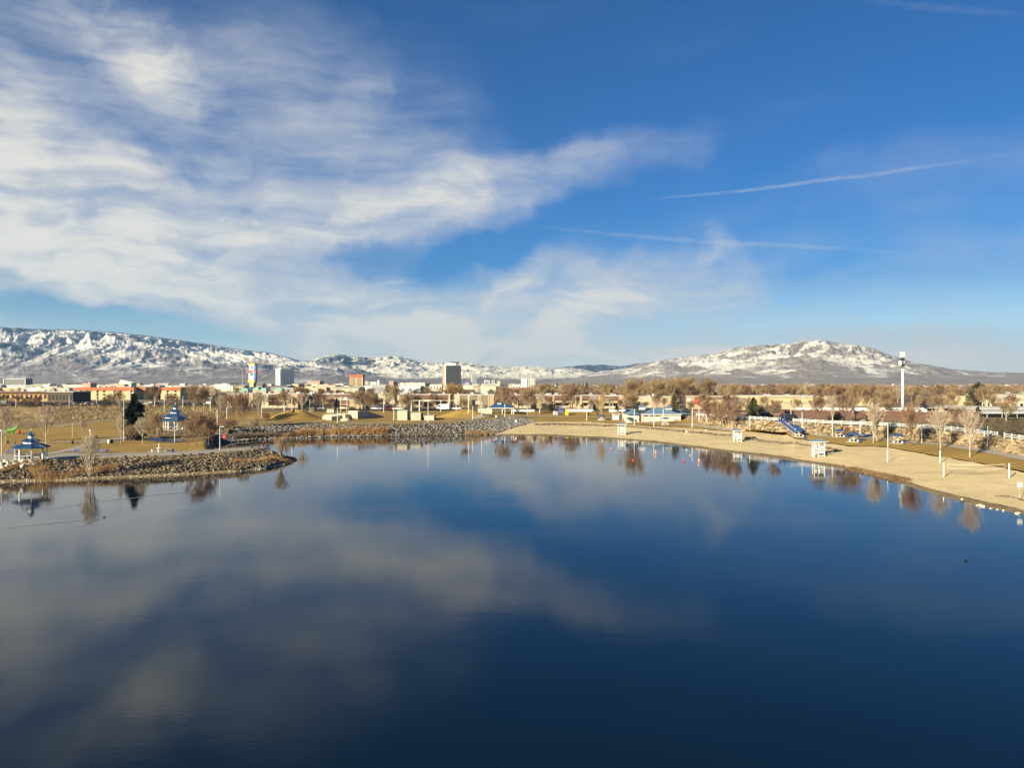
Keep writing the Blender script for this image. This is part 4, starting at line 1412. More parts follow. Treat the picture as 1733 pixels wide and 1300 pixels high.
# ------------------------------------------------------------------ apartments across the lake
def apartment(label, px0, px1, Y, py_top, zb=4.9, depth=14, pier_l=4.0, pier_r=4.0, wall='stucco_tan', door=False):
    w = (px1 - px0) / F * Y
    h = zat(py_top, Y) - zb
    b = empty('apartment_block', at((px0 + px1) / 2, Y, zb), 0, label, 'building', 'tan apartment blocks across the lake')
    part_box('wall', wall, b, -w / 2, w / 2, 2.2, depth, 0, h - 0.3)
    part_box('roof', 'roof_white', b, -w / 2 - 0.25, w / 2 + 0.25, -0.3, depth + 0.3, h - 0.3, h)
    if pier_l:
        part_box('pier', 'stucco_pale', b, -w / 2, -w / 2 + pier_l, 0, 2.19, 0, h - 0.31)
    if pier_r:
        part_box('pier', wall, b, w / 2 - pier_r, w / 2, 0, 2.19, 0, h - 0.31)
    x0, x1 = -w / 2 + pier_l + 0.02, w / 2 - pier_r - 0.02
    if x1 - x0 > 2:
        s = MB()
        s.extrude([(2.15, h - 0.32), (0.1, h - 0.32), (-0.1, h - 2.1), (0.15, h - 2.1), (2.15, h - 2.0)], x0, x1)
        s.build('roof_band', 'shingle_brown', b)
        n = max(1, int(round((x1 - x0) / 6.5)))
        for j in range(n):
            a, c = x0 + (x1 - x0) * j / n, x0 + (x1 - x0) * (j + 1) / n
            part_box('balcony', 'stucco_pale' if j % 2 else 'stucco_tan', b, a + 0.3, c - 0.5, 0.0, 0.2, h * 0.42, h * 0.42 + 1.15)
            part_box('balcony_floor', 'concrete', b, a + 0.2, c - 0.4, 0.21, 2.18, h * 0.42 - 0.1, h * 0.42 + 0.1)
            part_box('divider', 'stucco_pale', b, c - 0.32, c - 0.02, 0.0, 2.18, 0, h - 2.15)
            for z0, z1 in ((0.3, h * 0.42 - 0.4), (h * 0.42 + 0.3, h - 2.2)):
                part_box('window', 'glass_dark', b, a + 0.9, c - 1.2, 2.1, 2.25, z0, z1)
            if j % 3 != 1:
                part_box('patio_wall', 'stucco_pale', b, a + 0.3, c - 0.6, -0.6, -0.4, 0, 1.2)
    for s, pw in ((-1, pier_l), (1, pier_r)):
        if pw > 6:
            for q in range(int(pw / 5)):
                cx = s * (w / 2 - 2.5 - q * 5)
                part_box('pilaster', 'stucco_pale', b, cx - 0.25, cx + 0.25, -0.25, -0.01, 0, h - 0.4)
    ru = random.Random(int(px0))
    for q in range(max(2, int(w / 5))):
        x = ru.uniform(-w / 2 + 1, w / 2 - 1)
        y = ru.uniform(1.5, depth - 2)
        s_ = ru.uniform(0.4, 0.9)
        part_box('roof_unit', ru.choice(('roof_white', 'grey_metal', 'concrete_grey')), b, x - s_, x + s_, y - s_, y + s_, h, h + ru.uniform(0.5, 1.1))
    if door:
        part_box('archway', 'glass_dark', b, -1.2, 3.2, -0.12, 0.5, 0.2, h - 2.6)
        part_box('archway_panel', 'stucco_pale', b, 0.6, 3.0, -0.3, -0.13, 1.4, h - 3.0)
    return b


apartment('tan apartment block with pale end wall left of the pylon sign', 385, 428, 375, 665.5, pier_l=6, pier_r=6)
apartment('tan apartment block with brown roof band under the white hotel', 443, 504, 370, 666.3, pier_l=3.2, pier_r=5)
apartment('dark-fronted apartment block behind the red-brown trees', 506, 528, 385, 666.5, pier_l=2, pier_r=0.5, wall='concrete_grey')
apartment('long apartment block behind the concrete steps, mostly hidden by trees', 545, 606, 440, 667, pier_l=0.5, pier_r=2, wall='roof_grey')
apartment('low apartment block with white roof line behind the flood poles', 564, 614, 352, 676.2, pier_l=2, pier_r=6)
apartment('cream apartment block half hidden by a spreading bare tree', 640, 668, 430, 665.8, pier_l=4, pier_r=4, wall='stucco_pale')
apartment('apartment block with long red-brown roof band behind the concrete blocks', 672, 762, 385, 667.5, pier_l=7, pier_r=1)
apartment('tan apartment block with a dark arched entrance', 769, 836, 372, 667.8, pier_l=17, pier_r=17, door=True)
apartment('apartment block with a pale end pier beside the blue-roofed shelter', 866, 898, 368, 668.3, pier_l=3, pier_r=1)
apartment('apartment block with a plain tan wall between two bare trees', 899, 936, 366, 668.4, pier_l=1, pier_r=8)
apartment('apartment block with deep shaded balconies and red-brown roof band', 936.5, 970, 364, 668.6, pier_l=0.4, pier_r=1)
apartment('apartment block with grey shaded entrance bay', 970.5, 1012, 362, 668.8, pier_l=4, pier_r=4, wall='roof_grey')
apartment('apartment block with long red-brown band near the golden bare tree', 1014, 1058, 360, 669.5, pier_l=2, pier_r=3)
apartment('long tan apartment block behind the blue-roofed beach house', 1076, 1136, 372, 671, pier_l=12, pier_r=9)

# ------------------------------------------------------------------ blue-roofed beach house
def beach_house():
    p = hit(1120, 713.2)
    Y = p.y
    m = Y / F
    X = lambda px: (px - 1120) * m
    z = lambda py: zat(py, Y) - p.z
    b = empty('beach_house', p, 0, 'cream beach house with long blue-grey hip roof and two roof vents', 'building')
    D = 13.0
    part_box('wall', 'cream_paint', b, X(1086), X(1152), 0, D, -0.6, z(701.5))
    part_box('wing_wall', 'cream_paint', b, X(1064), X(1084.9), 0.5, D - 1, -0.6, z(702.5))
    part_box('rear_wall', 'wood_dark', b, X(1152.1), X(1170), 2, D, -0.6, z(703))
    part_box('door', 'brick_brown', b, X(1081.5), X(1084.5), 0.3, 0.6, -0.1, z(702.8))
    for a, c in ((1088, 1089), (1099, 1100), (1116, 1117)):
        part_box('pilaster', 'stucco_pale', b, X(a), X(c), -0.25, -0.01, -0.4, z(702))
    for a, c in ((1090.5, 1097), (1102, 1108), (1109.5, 1115.5)):
        part_box('clerestory_window', 'glass_dark', b, X(a), X(c), -0.06, 0.1, z(705.0), z(703.2))
    part_box('door', 'sign_blue', b, X(1145), X(1147), -0.1, 0.1, 0, z(708.6))
    part_box('door', 'dark_metal', b, X(1141.6), X(1143), -0.1, 0.1, 0, z(708.6))
    part_box('fascia', 'white_paint', b, X(1084), X(1153), -0.95, -0.6, z(702.2), z(701))

    def hip(name, x0, x1, y0, y1, z0, z1, inset, mt):
        r = MB()
        r.v += [(x0, y0, z0), (x1, y0, z0), (x1, y1, z0), (x0, y1, z0), (x0 + inset, (y0 + y1) / 2, z1), (x1 - inset, (y0 + y1) / 2, z1)]
        r.f += [(0, 1, 5, 4), (1, 2, 5), (2, 3, 4, 5), (3, 0, 4), (3, 2, 1, 0)]
        # standing seams
        n = int((x1 - x0) / 1.1)
        for i in range(1, n):
            x = x0 + (x1 - x0) * i / n
            t = 1.0 if x0 + inset <= x <= x1 - inset else max(0.0, min((x - x0), (x1 - x)) / inset)
            ym = y0 + ((y0 + y1) / 2 - y0) * t
            r.tube((x, y0, z0 + 0.03), (x, ym, z0 + (z1 - z0) * t + 0.03), 0.05, 0.05, 4)
        return r.build(name, mt, b)
    hip('roof', X(1083.5), X(1153), -1.0, D + 1, z(701), z(690.5), 7.0, 'blue_roof_pale')
    hip('roof', X(1062), X(1084), -0.5, D, z(702), z(693), 4.0, 'blue_roof_pale')
    hip('rear_roof', X(1150), X(1174), 1.0, D + 4, z(701.8), z(694.5), 5.0, 'blue_roof_pale')
    for a, c, zt in ((1086, 1094, 688.8), (1131, 1140, 690.6)):
        part_box('roof_vent', 'white_paint', b, X(a), X(c), 2.6, 6.0, z(694), z(zt))
        hip('vent_roof', X(a) - 0.6, X(c) + 0.6, 2.0, 6.8, z(zt) + 0.02, z(zt - 3.2), 1.2, 'blue_roof_pale')
    hole = MB()
    hole.lathe([(1.0, 0), (1.0, 0.12)], 16)
    o = hole.build('solar_oval', 'dark_metal', b)
    o.scale = (1.6, 0.9, 1)
    sl = math.atan2(z(690.5) - z(701), D / 2 + 1)
    o.rotation_euler = (sl, 0, 0)
    o.location = (X(1086), 1.2 + 0.6, z(701) + 2.8 * math.tan(sl) + 0.06)


beach_house()


def shelter():
    p = hit(848, 701)
    Y = p.y
    m = Y / F
    X = lambda px: (px - 848) * m
    z = lambda py: zat(py, Y) - p.z
    b = empty('picnic_shelter', p, 0, 'open picnic shelter with dark blue hip roof beside the riprap point', 'shelter')
    r = MB()
    x0, x1 = X(826), X(870)
    r.v += [(x0, 0, z(690.5)), (x1, 0, z(690.5)), (x1, 10, z(690.5)), (x0, 10, z(690.5)), (X(838), 5, z(683)), (X(856), 5, z(683))]
    r.f += [(0, 1, 5, 4), (1, 2, 5), (2, 3, 4, 5), (3, 0, 4), (3, 2, 1, 0)]
    r.build('roof', 'blue_roof', b)
    part_box('cupola', 'white_paint', b, X(841.5), X(848.5), 3.5, 6.5, z(684.5), z(682.2))
    part_box('cupola_roof', 'blue_roof', b, X(840.5), X(849.5), 3.0, 7.0, z(682.1), z(681.2))
    for px in (831, 850, 866, 869):
        for y in (0.6, 9.4):
            part_box('post', 'white_paint', b, X(px) - 0.16, X(px) + 0.16, y - 0.16, y + 0.16, -0.2, z(690.4))
    part_box('fascia', 'white_paint', b, x0, x1, -0.15, -0.02, z(691.2), z(690.4))


shelter()
for lab, x0, x1, pt, pb, mt in (('small white equipment box beside the picnic shelter', 809, 813, 692, 698, 'white_paint'), ('pale teal equipment cabinet beside the white box', 813.6, 822, 692, 700, 'mint_roof'), ('cream equipment cabinet left of the picnic shelter', 823, 832, 691.2, 700.5, 'cream_paint')):
    p_ = hit((x0 + x1) / 2, pb)
    m_ = p_.y / F
    b_ = empty('equipment_cabinet', p_, 0, lab, 'cabinet')
    w_ = (x1 - x0) * m_
    part_box('body', mt, b_, -w_ / 2, w_ / 2, 0, 1.4, -0.3, (pb - pt) * m_)
    part_box('lid', 'roof_white', b_, -w_ / 2 - 0.08, w_ / 2 + 0.08, -0.08, 1.48, (pb - pt) * m_, (pb - pt) * m_ + 0.12)
    part_box('door', 'concrete', b_, -w_ * 0.3, w_ * 0.3, -0.04, 0.02, 0.1, (pb - pt) * m_ * 0.85)

# ------------------------------------------------------------------ concrete steps, blocks and mounds on the far bank
def wedge(name, label, pts_front, Y, depth, mt, zb, cat='concrete wall'):
    """vertical concrete wall whose front outline is given in picture pixels at distance Y"""
    px0 = pts_front[0][0]
    b = MB()
    n = len(pts_front)
    for y in (0, depth):
        b.v += [((px - px0) / F * Y, y, zat(py, Y) - zb) for px, py in pts_front]
    b.f.append(tuple(range(n)))
    b.f.append(tuple(reversed(range(n, 2 * n))))
    for i in range(n):
        j = (i + 1) % n
        b.f.append((j, i, n + i, n + j))
    o = b.build(name, mt, None)
    o.location = at(px0, Y, zb)
    return tag(o, label, cat)


def cube_block(label, x0, x1, pt, pb, depth, mt='concrete'):
    p = hit((x0 + x1) / 2, pb)
    m = p.y / F
    w, h = (x1 - x0) * m, (pb - pt) * m
    b = empty('concrete_block', p, 0, label, 'concrete block', 'concrete blocks on the far bank')
    part_box('face', mt, b, -w / 2, w / 2, 0, depth, -1.0, h)
    part_box('cap', 'concrete', b, -w / 2 - 0.06, w / 2 + 0.06, -0.06, depth + 0.06, h, h + 0.12)
    for i in range(2):
        part_box('panel_joint', 'concrete_grey', b, -w / 2 + w * (i + 1) / 3 - 0.03, -w / 2 + w * (i + 1) / 3 + 0.03, -0.012, 0.05, -0.8, h - 0.05)


cube_block('tallest square concrete block, left of the three', 672.5, 689, 695.5, 711.5, 7)
cube_block('middle square concrete block of the three', 695.5, 712, 699.5, 711.5, 7)
cube_block('lowest square concrete block, right of the three', 718, 734.5, 704, 711.5, 7)


def amphitheatre():
    """stepped concrete seating cut into the bank: pale tops, faces turned away from the sun"""
    p = hit(570, 712)
    Y0 = p.y
    m = Y0 / F
    X = lambda px: (px - 570) * m
    zz = lambda py, Y: zat(py, Y) - p.z
    b = empty('concrete_amphitheatre', p, 0, 'stepped concrete amphitheatre walls with dark shaded inner faces', 'amphitheatre')
    # slanting front wall, low on the left
    def slab(name, pts, mt):
        """prism from (x, y) plan points with top heights"""
        s = MB()
        n = len(pts)
        s.v += [(x, y, -1.5) for x, y, z in pts] + [(x, y, z) for x, y, z in pts]
        s.f.append(tuple(reversed(range(n))))
        s.f.append(tuple(range(n, 2 * n)))
        for i in range(n):
            j = (i + 1) % n
            s.f.append((i, j, n + j, n + i))
        return s.build(name, mt, b)
    y = lambda a: a
    slab('front_wall', [(X(535), 9, zz(704.5, Y0 + 9)), (X(560), 1.0, zz(705.2, Y0 + 1)), (X(560.5), 1.6, zz(705.2, Y0 + 1)), (X(536), 9.8, zz(704.5, Y0 + 9))], 'concrete')
    slab('step', [(X(536), 10, zz(701.5, Y0 + 10)), (X(575), 10, zz(701.0, Y0 + 10)), (X(575), 12.5, zz(701.0, Y0 + 10)), (X(536), 12.5, zz(701.5, Y0 + 10))], 'concrete')
    slab('step', [(X(556), 14, zz(699.5, Y0 + 14)), (X(590), 14, zz(699.0, Y0 + 14)), (X(590), 16.5, zz(699.0, Y0 + 14)), (X(556), 16.5, zz(699.5, Y0 + 14))], 'concrete')
    # walls that run away from the lake and face right, so they stand in shade
    slab('shaded_wall', [(X(560.6), 1.7, zz(705.2, Y0 + 1)), (X(582), 12, zz(701, Y0 + 12)), (X(581), 12.4, zz(701, Y0 + 12)), (X(559.8), 2.2, zz(705.2, Y0 + 1))], 'concrete')
    slab('buttress', [(X(573), 6.5, zz(701.5, Y0 + 6)), (X(580.5), 3.5, zz(702.0, Y0 + 4)), (X(581.2), 4.2, zz(702.0, Y0 + 4)), (X(574), 7.2, zz(701.5, Y0 + 6))], 'concrete')
    slab('tall_wall', [(X(577), 12.5, zz(695.2, Y0 + 12)), (X(601), 8.5, zz(695.4, Y0 + 9)), (X(602), 9.4, zz(695.4, Y0 + 9)), (X(578), 13.4, zz(695.2, Y0 + 12))], 'concrete')
    slab('tall_wall', [(X(592), 9.0, zz(696.0, Y0 + 9)), (X(600.5), 5.0, zz(696.5, Y0 + 5)), (X(601.2), 5.6, zz(696.5, Y0 + 5)), (X(593), 9.6, zz(696.0, Y0 + 9))], 'concrete')
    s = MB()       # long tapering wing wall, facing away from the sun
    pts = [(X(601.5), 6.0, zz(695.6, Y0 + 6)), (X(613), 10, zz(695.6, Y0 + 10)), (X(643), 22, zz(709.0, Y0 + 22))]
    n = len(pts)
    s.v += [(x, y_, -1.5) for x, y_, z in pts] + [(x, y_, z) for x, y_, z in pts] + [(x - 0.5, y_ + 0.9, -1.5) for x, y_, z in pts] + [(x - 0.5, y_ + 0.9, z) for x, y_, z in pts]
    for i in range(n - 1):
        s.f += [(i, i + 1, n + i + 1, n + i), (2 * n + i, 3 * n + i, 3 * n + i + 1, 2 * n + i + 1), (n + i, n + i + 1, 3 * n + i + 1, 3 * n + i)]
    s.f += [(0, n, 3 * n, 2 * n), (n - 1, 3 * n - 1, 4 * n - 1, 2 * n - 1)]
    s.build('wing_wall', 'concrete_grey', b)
    part_box('stage_floor', 'concrete_grey', b, X(562), X(640), 2.5, 12, -1.2, 0.05)
    g = MB().lathe([(2.2, -0.5), (2.0, 0.2), (1.5, 0.75), (0.8, 1.05), (0.1, 1.15)], 14).build('boulder_seat', 'concrete', b, True)
    g.location = (X(586), -0.6, 0)


amphitheatre()


def mound(name, px, py, rx, ry, h, mt='lawn', seed=1):
    c = hit(px, py)
    g = []
    for i in range(15):
        rr = i / 14
        line = []
        for j in range(49):
            a = 2 * math.pi * j / 48
            x, y = c.x + rx * rr * math.cos(a), c.y + ry * rr * math.sin(a)
            z = drop(x, y) - 0.35 + (h + 0.35) * (0.5 + 0.5 * math.cos(math.pi * rr)) * (1 + 0.12 * math.sin(3 * a + seed))
            line.append((x, y, z))
        g.append(line)
    sheet(name, np.array(g), mt, rough=0.1, seed=seed, fr=0.3)


mound('grass_mound', 498, 708, 13, 15, 3.0, seed=2)
mound('grass_mound', 790, 706, 16, 12, 2.6, seed=4)
BVH = make_bvh()
p_ = hit(538, 697)
cube_block('small concrete block behind the grass mound', 523, 532, 690, 697, 2)
cube_block('second small concrete block behind the grass mound', 553, 565, 693, 699, 2)

# ------------------------------------------------------------------ boulder wall on the right, with the white rail fence on top
def boulder_wall():
    b = empty('boulder_wall', (lD[320][0], lD[320][1], 3.0), 0, 'long retaining wall of tan boulders below the white rail fence', 'retaining wall')
    g = np.random.default_rng(9)
    off = np.array(b.location)
    k0 = int((1186 - 366) / 3)
    k1 = int((1790 - 366) / 3)
    V0, F0 = ico()
    meshes = []
    for q in range(8):
        me = rocks_mesh('boulder', np.zeros((1, 3)), np.array([1.0]), 'rock_tan', 100 + q, False, 0.85)
        meshes.append(me)
    C, S = [], []
    # distance along the wall
    seg = np.linalg.norm(np.diff(lD[k0:k1, :2], axis=0), axis=1)
    cum = np.concatenate([[0], np.cumsum(seg)])
    L = cum[-1]
    for rowi, (t, zz) in enumerate(((0.05, 0.35), (0.30, 0.28), (0.55, 0.3), (0.8, 0.3))):
        s = g.uniform(0, 0.7)
        while s < L:
            size = g.uniform(0.95, 1.9)
            i = np.searchsorted(cum, s) - 1
            i = min(max(i, 0), len(seg) - 1)
            u = (s - cum[i]) / max(seg[i], 1e-6)
            d_ = lD[k0 + i] * (1 - u) + lD[k0 + i + 1] * u
            e_ = lE[k0 + i] * (1 - u) + lE[k0 + i + 1] * u
            p = d_ + (e_ - d_) * (t + g.uniform(-0.08, 0.08))
            C.append(p + np.array([0, -0.2, zz * g.uniform(0.2, 1.0)]))
            S.append(size)
            s += size * g.uniform(0.85, 1.25)
    C, S = np.array(C), np.array(S)
    vis = S / C[:, 1]                      # how large each shows
    order = np.argsort(-vis)
    for k in order[:300]:
        o = link('boulder', meshes[int(g.integers(8))], b)
        o.location = C[k] - off
        o.scale = (S[k] * g.uniform(0.9, 1.2), S[k] * g.uniform(0.8, 1.0), S[k] * g.uniform(0.75, 1.0))
        o.rotation_euler = (g.uniform(-0.3, 0.3), g.uniform(-0.3, 0.3), g.uniform(0, 6.28))
    rest = order[300:]
    me = rocks_mesh('small_boulders', C[rest] - off, S[rest], 'rock_tan', 55, False, 0.85)
    tag(link('small_boulders', me, b), kind='stuff')


boulder_wall()


def rail_fence(label, ks, gap=None):
    line = lE[ks[0]:ks[1]].copy()
    line[:, 1] += 0.8
    d = np.concatenate([[0], np.cumsum(np.linalg.norm(np.diff(line[:, :2], axis=0), axis=1))])
    n = int(d[-1] / 2.6)
    b = empty('rail_fence', tuple(line[0]), 0, label, 'fence')
    off = Vector(line[0])
    pts = []
    for i in range(n + 1):
        s = d[-1] * i / n
        p = Vector([np.interp(s, d, line[:, k]) for k in range(3)])
        p.z = drop(p.x, p.y)
        pts.append(p - off)
    post = MB().box(-0.07, 0.07, -0.07, 0.07, -0.3, 1.15).lathe([(0.12, 1.15), (0.12, 1.19), (0.02, 1.26)], 4, R(45)).mesh('post', 'white_paint')
    for p in pts:
        o = link('post', post, b, p)
    for a, c in zip(pts[:-1], pts[1:]):
        for h in (0.42, 0.73, 1.04):
            r = MB()
            x = (c - a)
            nrm = Vector((-x.y, x.x, 0)).normalized() * 0.035
            u = Vector((0, 0, h))
            hh = Vector((0, 0, 0.06))
            q = [a + u - nrm - hh, c + u - nrm - hh, c + u + nrm - hh, a + u + nrm - hh]
            r.v += [tuple(v) for v in q] + [tuple(v + hh * 2) for v in q]
            r.f += [(0, 3, 2, 1), (4, 5, 6, 7), (0, 1, 5, 4), (1, 2, 6, 5), (2, 3, 7, 6), (3, 0, 4, 7)]
            r.build('rail', 'white_paint', b)


ki = lambda px: int((px - 366) / 3)
rail_fence('white rail fence between the beach house and the blue covered stair', (ki(1180), ki(1326)))
rail_fence('long white rail fence along the boulder wall past the blue stair', (ki(1344), ki(1697)))
rail_fence('white rail fence beyond the small gap at the picture edge', (ki(1706), ki(1800)))


def white_wall(label, x0, x1, Y, h):
    b = empty('white_wall', onto((x0 + x1) / 2, Y), 0, label, 'wall')
    w = (x1 - x0) / F * Y
    n = int(w / 3)
    for i in range(n):
        part_box('panel', 'white_paint', b, -w / 2 + w * i / n + 0.1, -w / 2 + w * (i + 1) / n - 0.1, 0, 0.15, -0.1, h)
        part_box('post', 'white_paint', b, -w / 2 + w * i / n - 0.1, -w / 2 + w * i / n + 0.1, -0.05, 0.2, -0.1, h + 0.15)


white_wall('low white panel fence behind the lawn, in front of the shaded apartments', 961, 1008, 338, 1.1)
white_wall('low white panel fence near the golden bare tree', 1031, 1062, 335, 1.0)
white_wall('low white panel fence left of the playground', 868, 905, 338, 0.9)

# brown masonry wall and the yard behind it
def long_wall(label, x0, x1, Y0, Y1, h, mt, cap, pil=6.0):
    a, c = onto(x0, Y0), onto(x1, Y1)
    d = c - a
    L = math.hypot(d.x, d.y)
    b = empty('masonry_wall', a, math.atan2(d.y, d.x), label, 'wall')
    n = max(1, int(L / pil))
    for i in range(n):
        part_box('panel', mt, b, L * i / n + 0.2, L * (i + 1) / n - 0.2, 0, 0.25, -0.5, h)
        part_box('pillar', mt, b, L * i / n - 0.22, L * i / n + 0.22, -0.1, 0.35, -0.5, h + 0.15)
    part_box('coping', cap, b, 0, L, -0.05, 0.3, h + 0.16, h + 0.28)


long_wall('long dark brown masonry wall behind the white fence', 1322, 1640, 246, 222, 2.9, 'brick_brown', 'salmon')
long_wall('brown masonry wall stretch behind the red-brown trees', 1170, 1320, 275, 250, 2.2, 'brick_brown', 'salmon')

# warehouses and yard on the right
block('warehouse', 'dark-roofed tan store building behind the red-brown trees', 1225, 1262, 330, 674, wall='stucco_tan', roof='roof_grey', depth=20, band=('roof_grey', 1.8), overhang=0.6)
block('store_building', 'tan store with red sign panel beside the round dark shrub', 1176, 1226, 345, 670.5, wall='stucco_tan', roof='stucco_pale', depth=18, band=('shingle_brown', 1.6))
part_box('sign_panel', 'red_paint', [o for o in col.objects if o.get('label', '').startswith('tan store with red')][0], -6.9, -5.1, -0.8, -0.52, 2.7, 4.5)
block('warehouse', 'long yellow warehouse, left end by the olive pine', 1254, 1372, 420, 669.5, wall='stucco_yellow', roof='roof_white', depth=30, rows=0)
block('warehouse', 'yellow warehouse wing set in front of the long one', 1300, 1425, 400, 673, wall='stucco_yellow', roof='stucco_pale', depth=18, rows=1, cols=8, wf=0.12, glass='glass_dark', left=False)
block('warehouse', 'pale tan shed with arched roof behind the brown wall', 1342, 1405, 330, 682, wall='stucco_pale', roof='stucco_pale', depth=14)
block('warehouse', 'square yellow warehouse right of the leafless street trees', 1446, 1477, 390, 675, wall='stucco_yellow', roof='stucco_pale', depth=24, rows=1, cols=3, wf=0.15, glass='concrete_grey')
block('warehouse', 'small yellow shed left of the tall pine', 1622, 1634, 340, 670, wall='stucco_yellow', roof='stucco_pale', depth=12)
block('warehouse', 'pale grey warehouse at the right edge behind the storage roofs', 1690, 1800, 420, 667, wall='concrete', roof='concrete_grey', depth=30, rows=1, cols=6, glass='glass_dark', wf=0.3)
block('warehouse', 'cream office front under the grey warehouse at the right edge', 1695, 1790, 330, 677, wall='cream_paint', roof='stucco_pale', depth=14, rows=1, cols=7, glass='glass_dark', wf=0.4)
for i_, (x0, x1, Y, pt, lab) in enumerate(((1560, 1668, 300, 687.5, 'long white storage canopy roof, farthest row'), (1610, 1800, 280, 689, 'long white storage canopy roof, middle row'), (1662, 1800, 255, 695.5, 'long white storage canopy roof, nearest row'))):
    p_ = onto((x0 + x1) / 2, Y)
    w_ = (x1 - x0) / F * Y
    h_ = zat(pt, Y) - p_.z
    b_ = empty('storage_canopy', p_, 0, lab, 'canopy', 'white storage canopies')
    s_ = MB()
    s_.extrude([(0, h_ - 0.9), (0, h_ - 0.6), (8, h_), (8, h_ - 0.3)], -w_ / 2, w_ / 2)
    s_.build('roof', 'roof_white', b_)
    for j in range(int(w_ / 5)):
        x = -w_ / 2 + 2 + j * 5
        part_box('post', 'grey_metal', b_, x - 0.1, x + 0.1, 0.4, 0.6, -0.2, h_ - 0.9)
        part_box('post', 'grey_metal', b_, x - 0.1, x + 0.1, 7.4, 7.6, -0.2, h_ - 0.35)
    part_box('back_panel', 'cream_paint', b_, -w_ / 2, w_ / 2, 7.8, 7.9, -0.2, h_ - 0.4)


# ------------------------------------------------------------------ vehicles
def car_proto(kind):
    L, Wc = {'sedan': (4.6, 1.8), 'suv': (4.7, 1.9), 'van': (6.0, 2.2)}[kind]
    if kind == 'sedan':
        prof = [(-L / 2, 0.35), (L / 2, 0.35), (L / 2, 0.75), (L / 2 - 1.0, 0.92), (-L / 2 + 0.7, 0.95), (-L / 2, 0.85)]
        cab = [(-L / 2 + 0.55, 0.93), (L / 2 - 1.15, 0.93), (L / 2 - 1.9, 1.42), (-L / 2 + 1.3, 1.45)]
    elif kind == 'suv':
        prof = [(-L / 2, 0.4), (L / 2, 0.4), (L / 2, 0.95), (L / 2 - 0.95, 1.08), (-L / 2, 1.1)]
        cab = [(-L / 2 + 0.05, 1.08), (L / 2 - 1.1, 1.08), (L / 2 - 1.7, 1.74), (-L / 2 + 0.3, 1.76)]
    else:
        prof = [(-L / 2, 0.4), (L / 2, 0.4), (L / 2, 1.1), (L / 2 - 0.8, 1.3), (L / 2 - 1.3, 2.5), (-L / 2, 2.6)]
        cab = [(L / 2 - 2.3, 1.3), (L / 2 - 0.78, 1.32), (L / 2 - 1.3, 2.1), (L / 2 - 2.3, 2.1)]
    def side(pr, wd, inset=0.0):
        mb = MB()
        n = len(pr)
        for s in (-1, 1):
            for k, (x, z) in enumerate(pr):
                w = wd / 2 - (inset if z > min(q[1] for q in pr) + 0.2 else 0)
                mb.v.append((x, s * w, z))
        mb.f.append(tuple(range(n)))
        mb.f.append(tuple(reversed(range(n, 2 * n))))
        for i in range(n):
            j = (i + 1) % n
            mb.f.append((j, i, n + i, n + j))
        return mb
    d = {'body': side(prof, Wc).mesh('body', None), 'cabin': side(cab, Wc * (0.92 if kind != 'van' else 1.01), 0.12 if kind != 'van' else 0).mesh('cabin', 'glass_dark')}
    if kind != 'van':
        top = MB()
        xs = [p[0] for p in cab if p[1] > 1.3]
        zt = max(p[1] for p in cab)
        top.box(min(xs), max(xs), -Wc * 0.38, Wc * 0.38, zt - 0.03, zt + 0.05)
        d['roof'] = top.mesh('roof_panel', None)
    wh = MB()
    wh.tube((0, -0.12, 0), (0, 0.12, 0), 0.33, 0.33, 12)
    d['wheel'] = wh.mesh('wheel', 'tyre')
    rm = MB()
    rm.tube((0, -0.14, 0), (0, 0.14, 0), 0.19, 0.19, 8)
    d['rim'] = rm.mesh('rim', 'grey_metal')
    lt = MB().box(-0.03, 0.03, -0.17, 0.17, -0.08, 0.08)
    d['headlight'] = lt.mesh('headlight', 'white_paint')
    d['tail'] = MB().box(-0.03, 0.03, -0.17, 0.17, -0.08, 0.08).mesh('tail_light', 'red_paint')
    d['dim'] = (L, Wc)
    return d


CARP = {k: car_proto(k) for k in ('sedan', 'suv', 'van')}
CARM = {}


def car(kind, color, pos, rz, label, group='parked cars'):
    d = CARP[kind]
    L, Wc = d['dim']
    c = empty({'sedan': 'parked_car', 'suv': 'parked_suv', 'van': 'parked_van'}[kind], pos, rz, label, 'van' if kind == 'van' else 'car', group)
    for nm in ('body', 'roof'):
        if nm in d:
            k = (kind, nm, color)
            if k not in CARM:
                me = d[nm].copy()
                me.materials.clear()
                me.materials.append(M['car_' + color])
                CARM[k] = me
            link('body' if nm == 'body' else 'roof_panel', CARM[k], c)
    link('glass_cabin', d['cabin'], c)
    for sx in (-1, 1):
        for sy in (-1, 1):
            w = link('wheel', d['wheel'], c, (sx * (L / 2 - 0.85), sy * (Wc / 2 - 0.1), 0.33))
            link('rim', d['rim'], w)
    for sy in (-1, 1):
        link('headlight', d['headlight'], c, (L / 2, sy * (Wc / 2 - 0.3), 0.68))
        link('tail_light', d['tail'], c, (-L / 2, sy * (Wc / 2 - 0.3), 0.75))


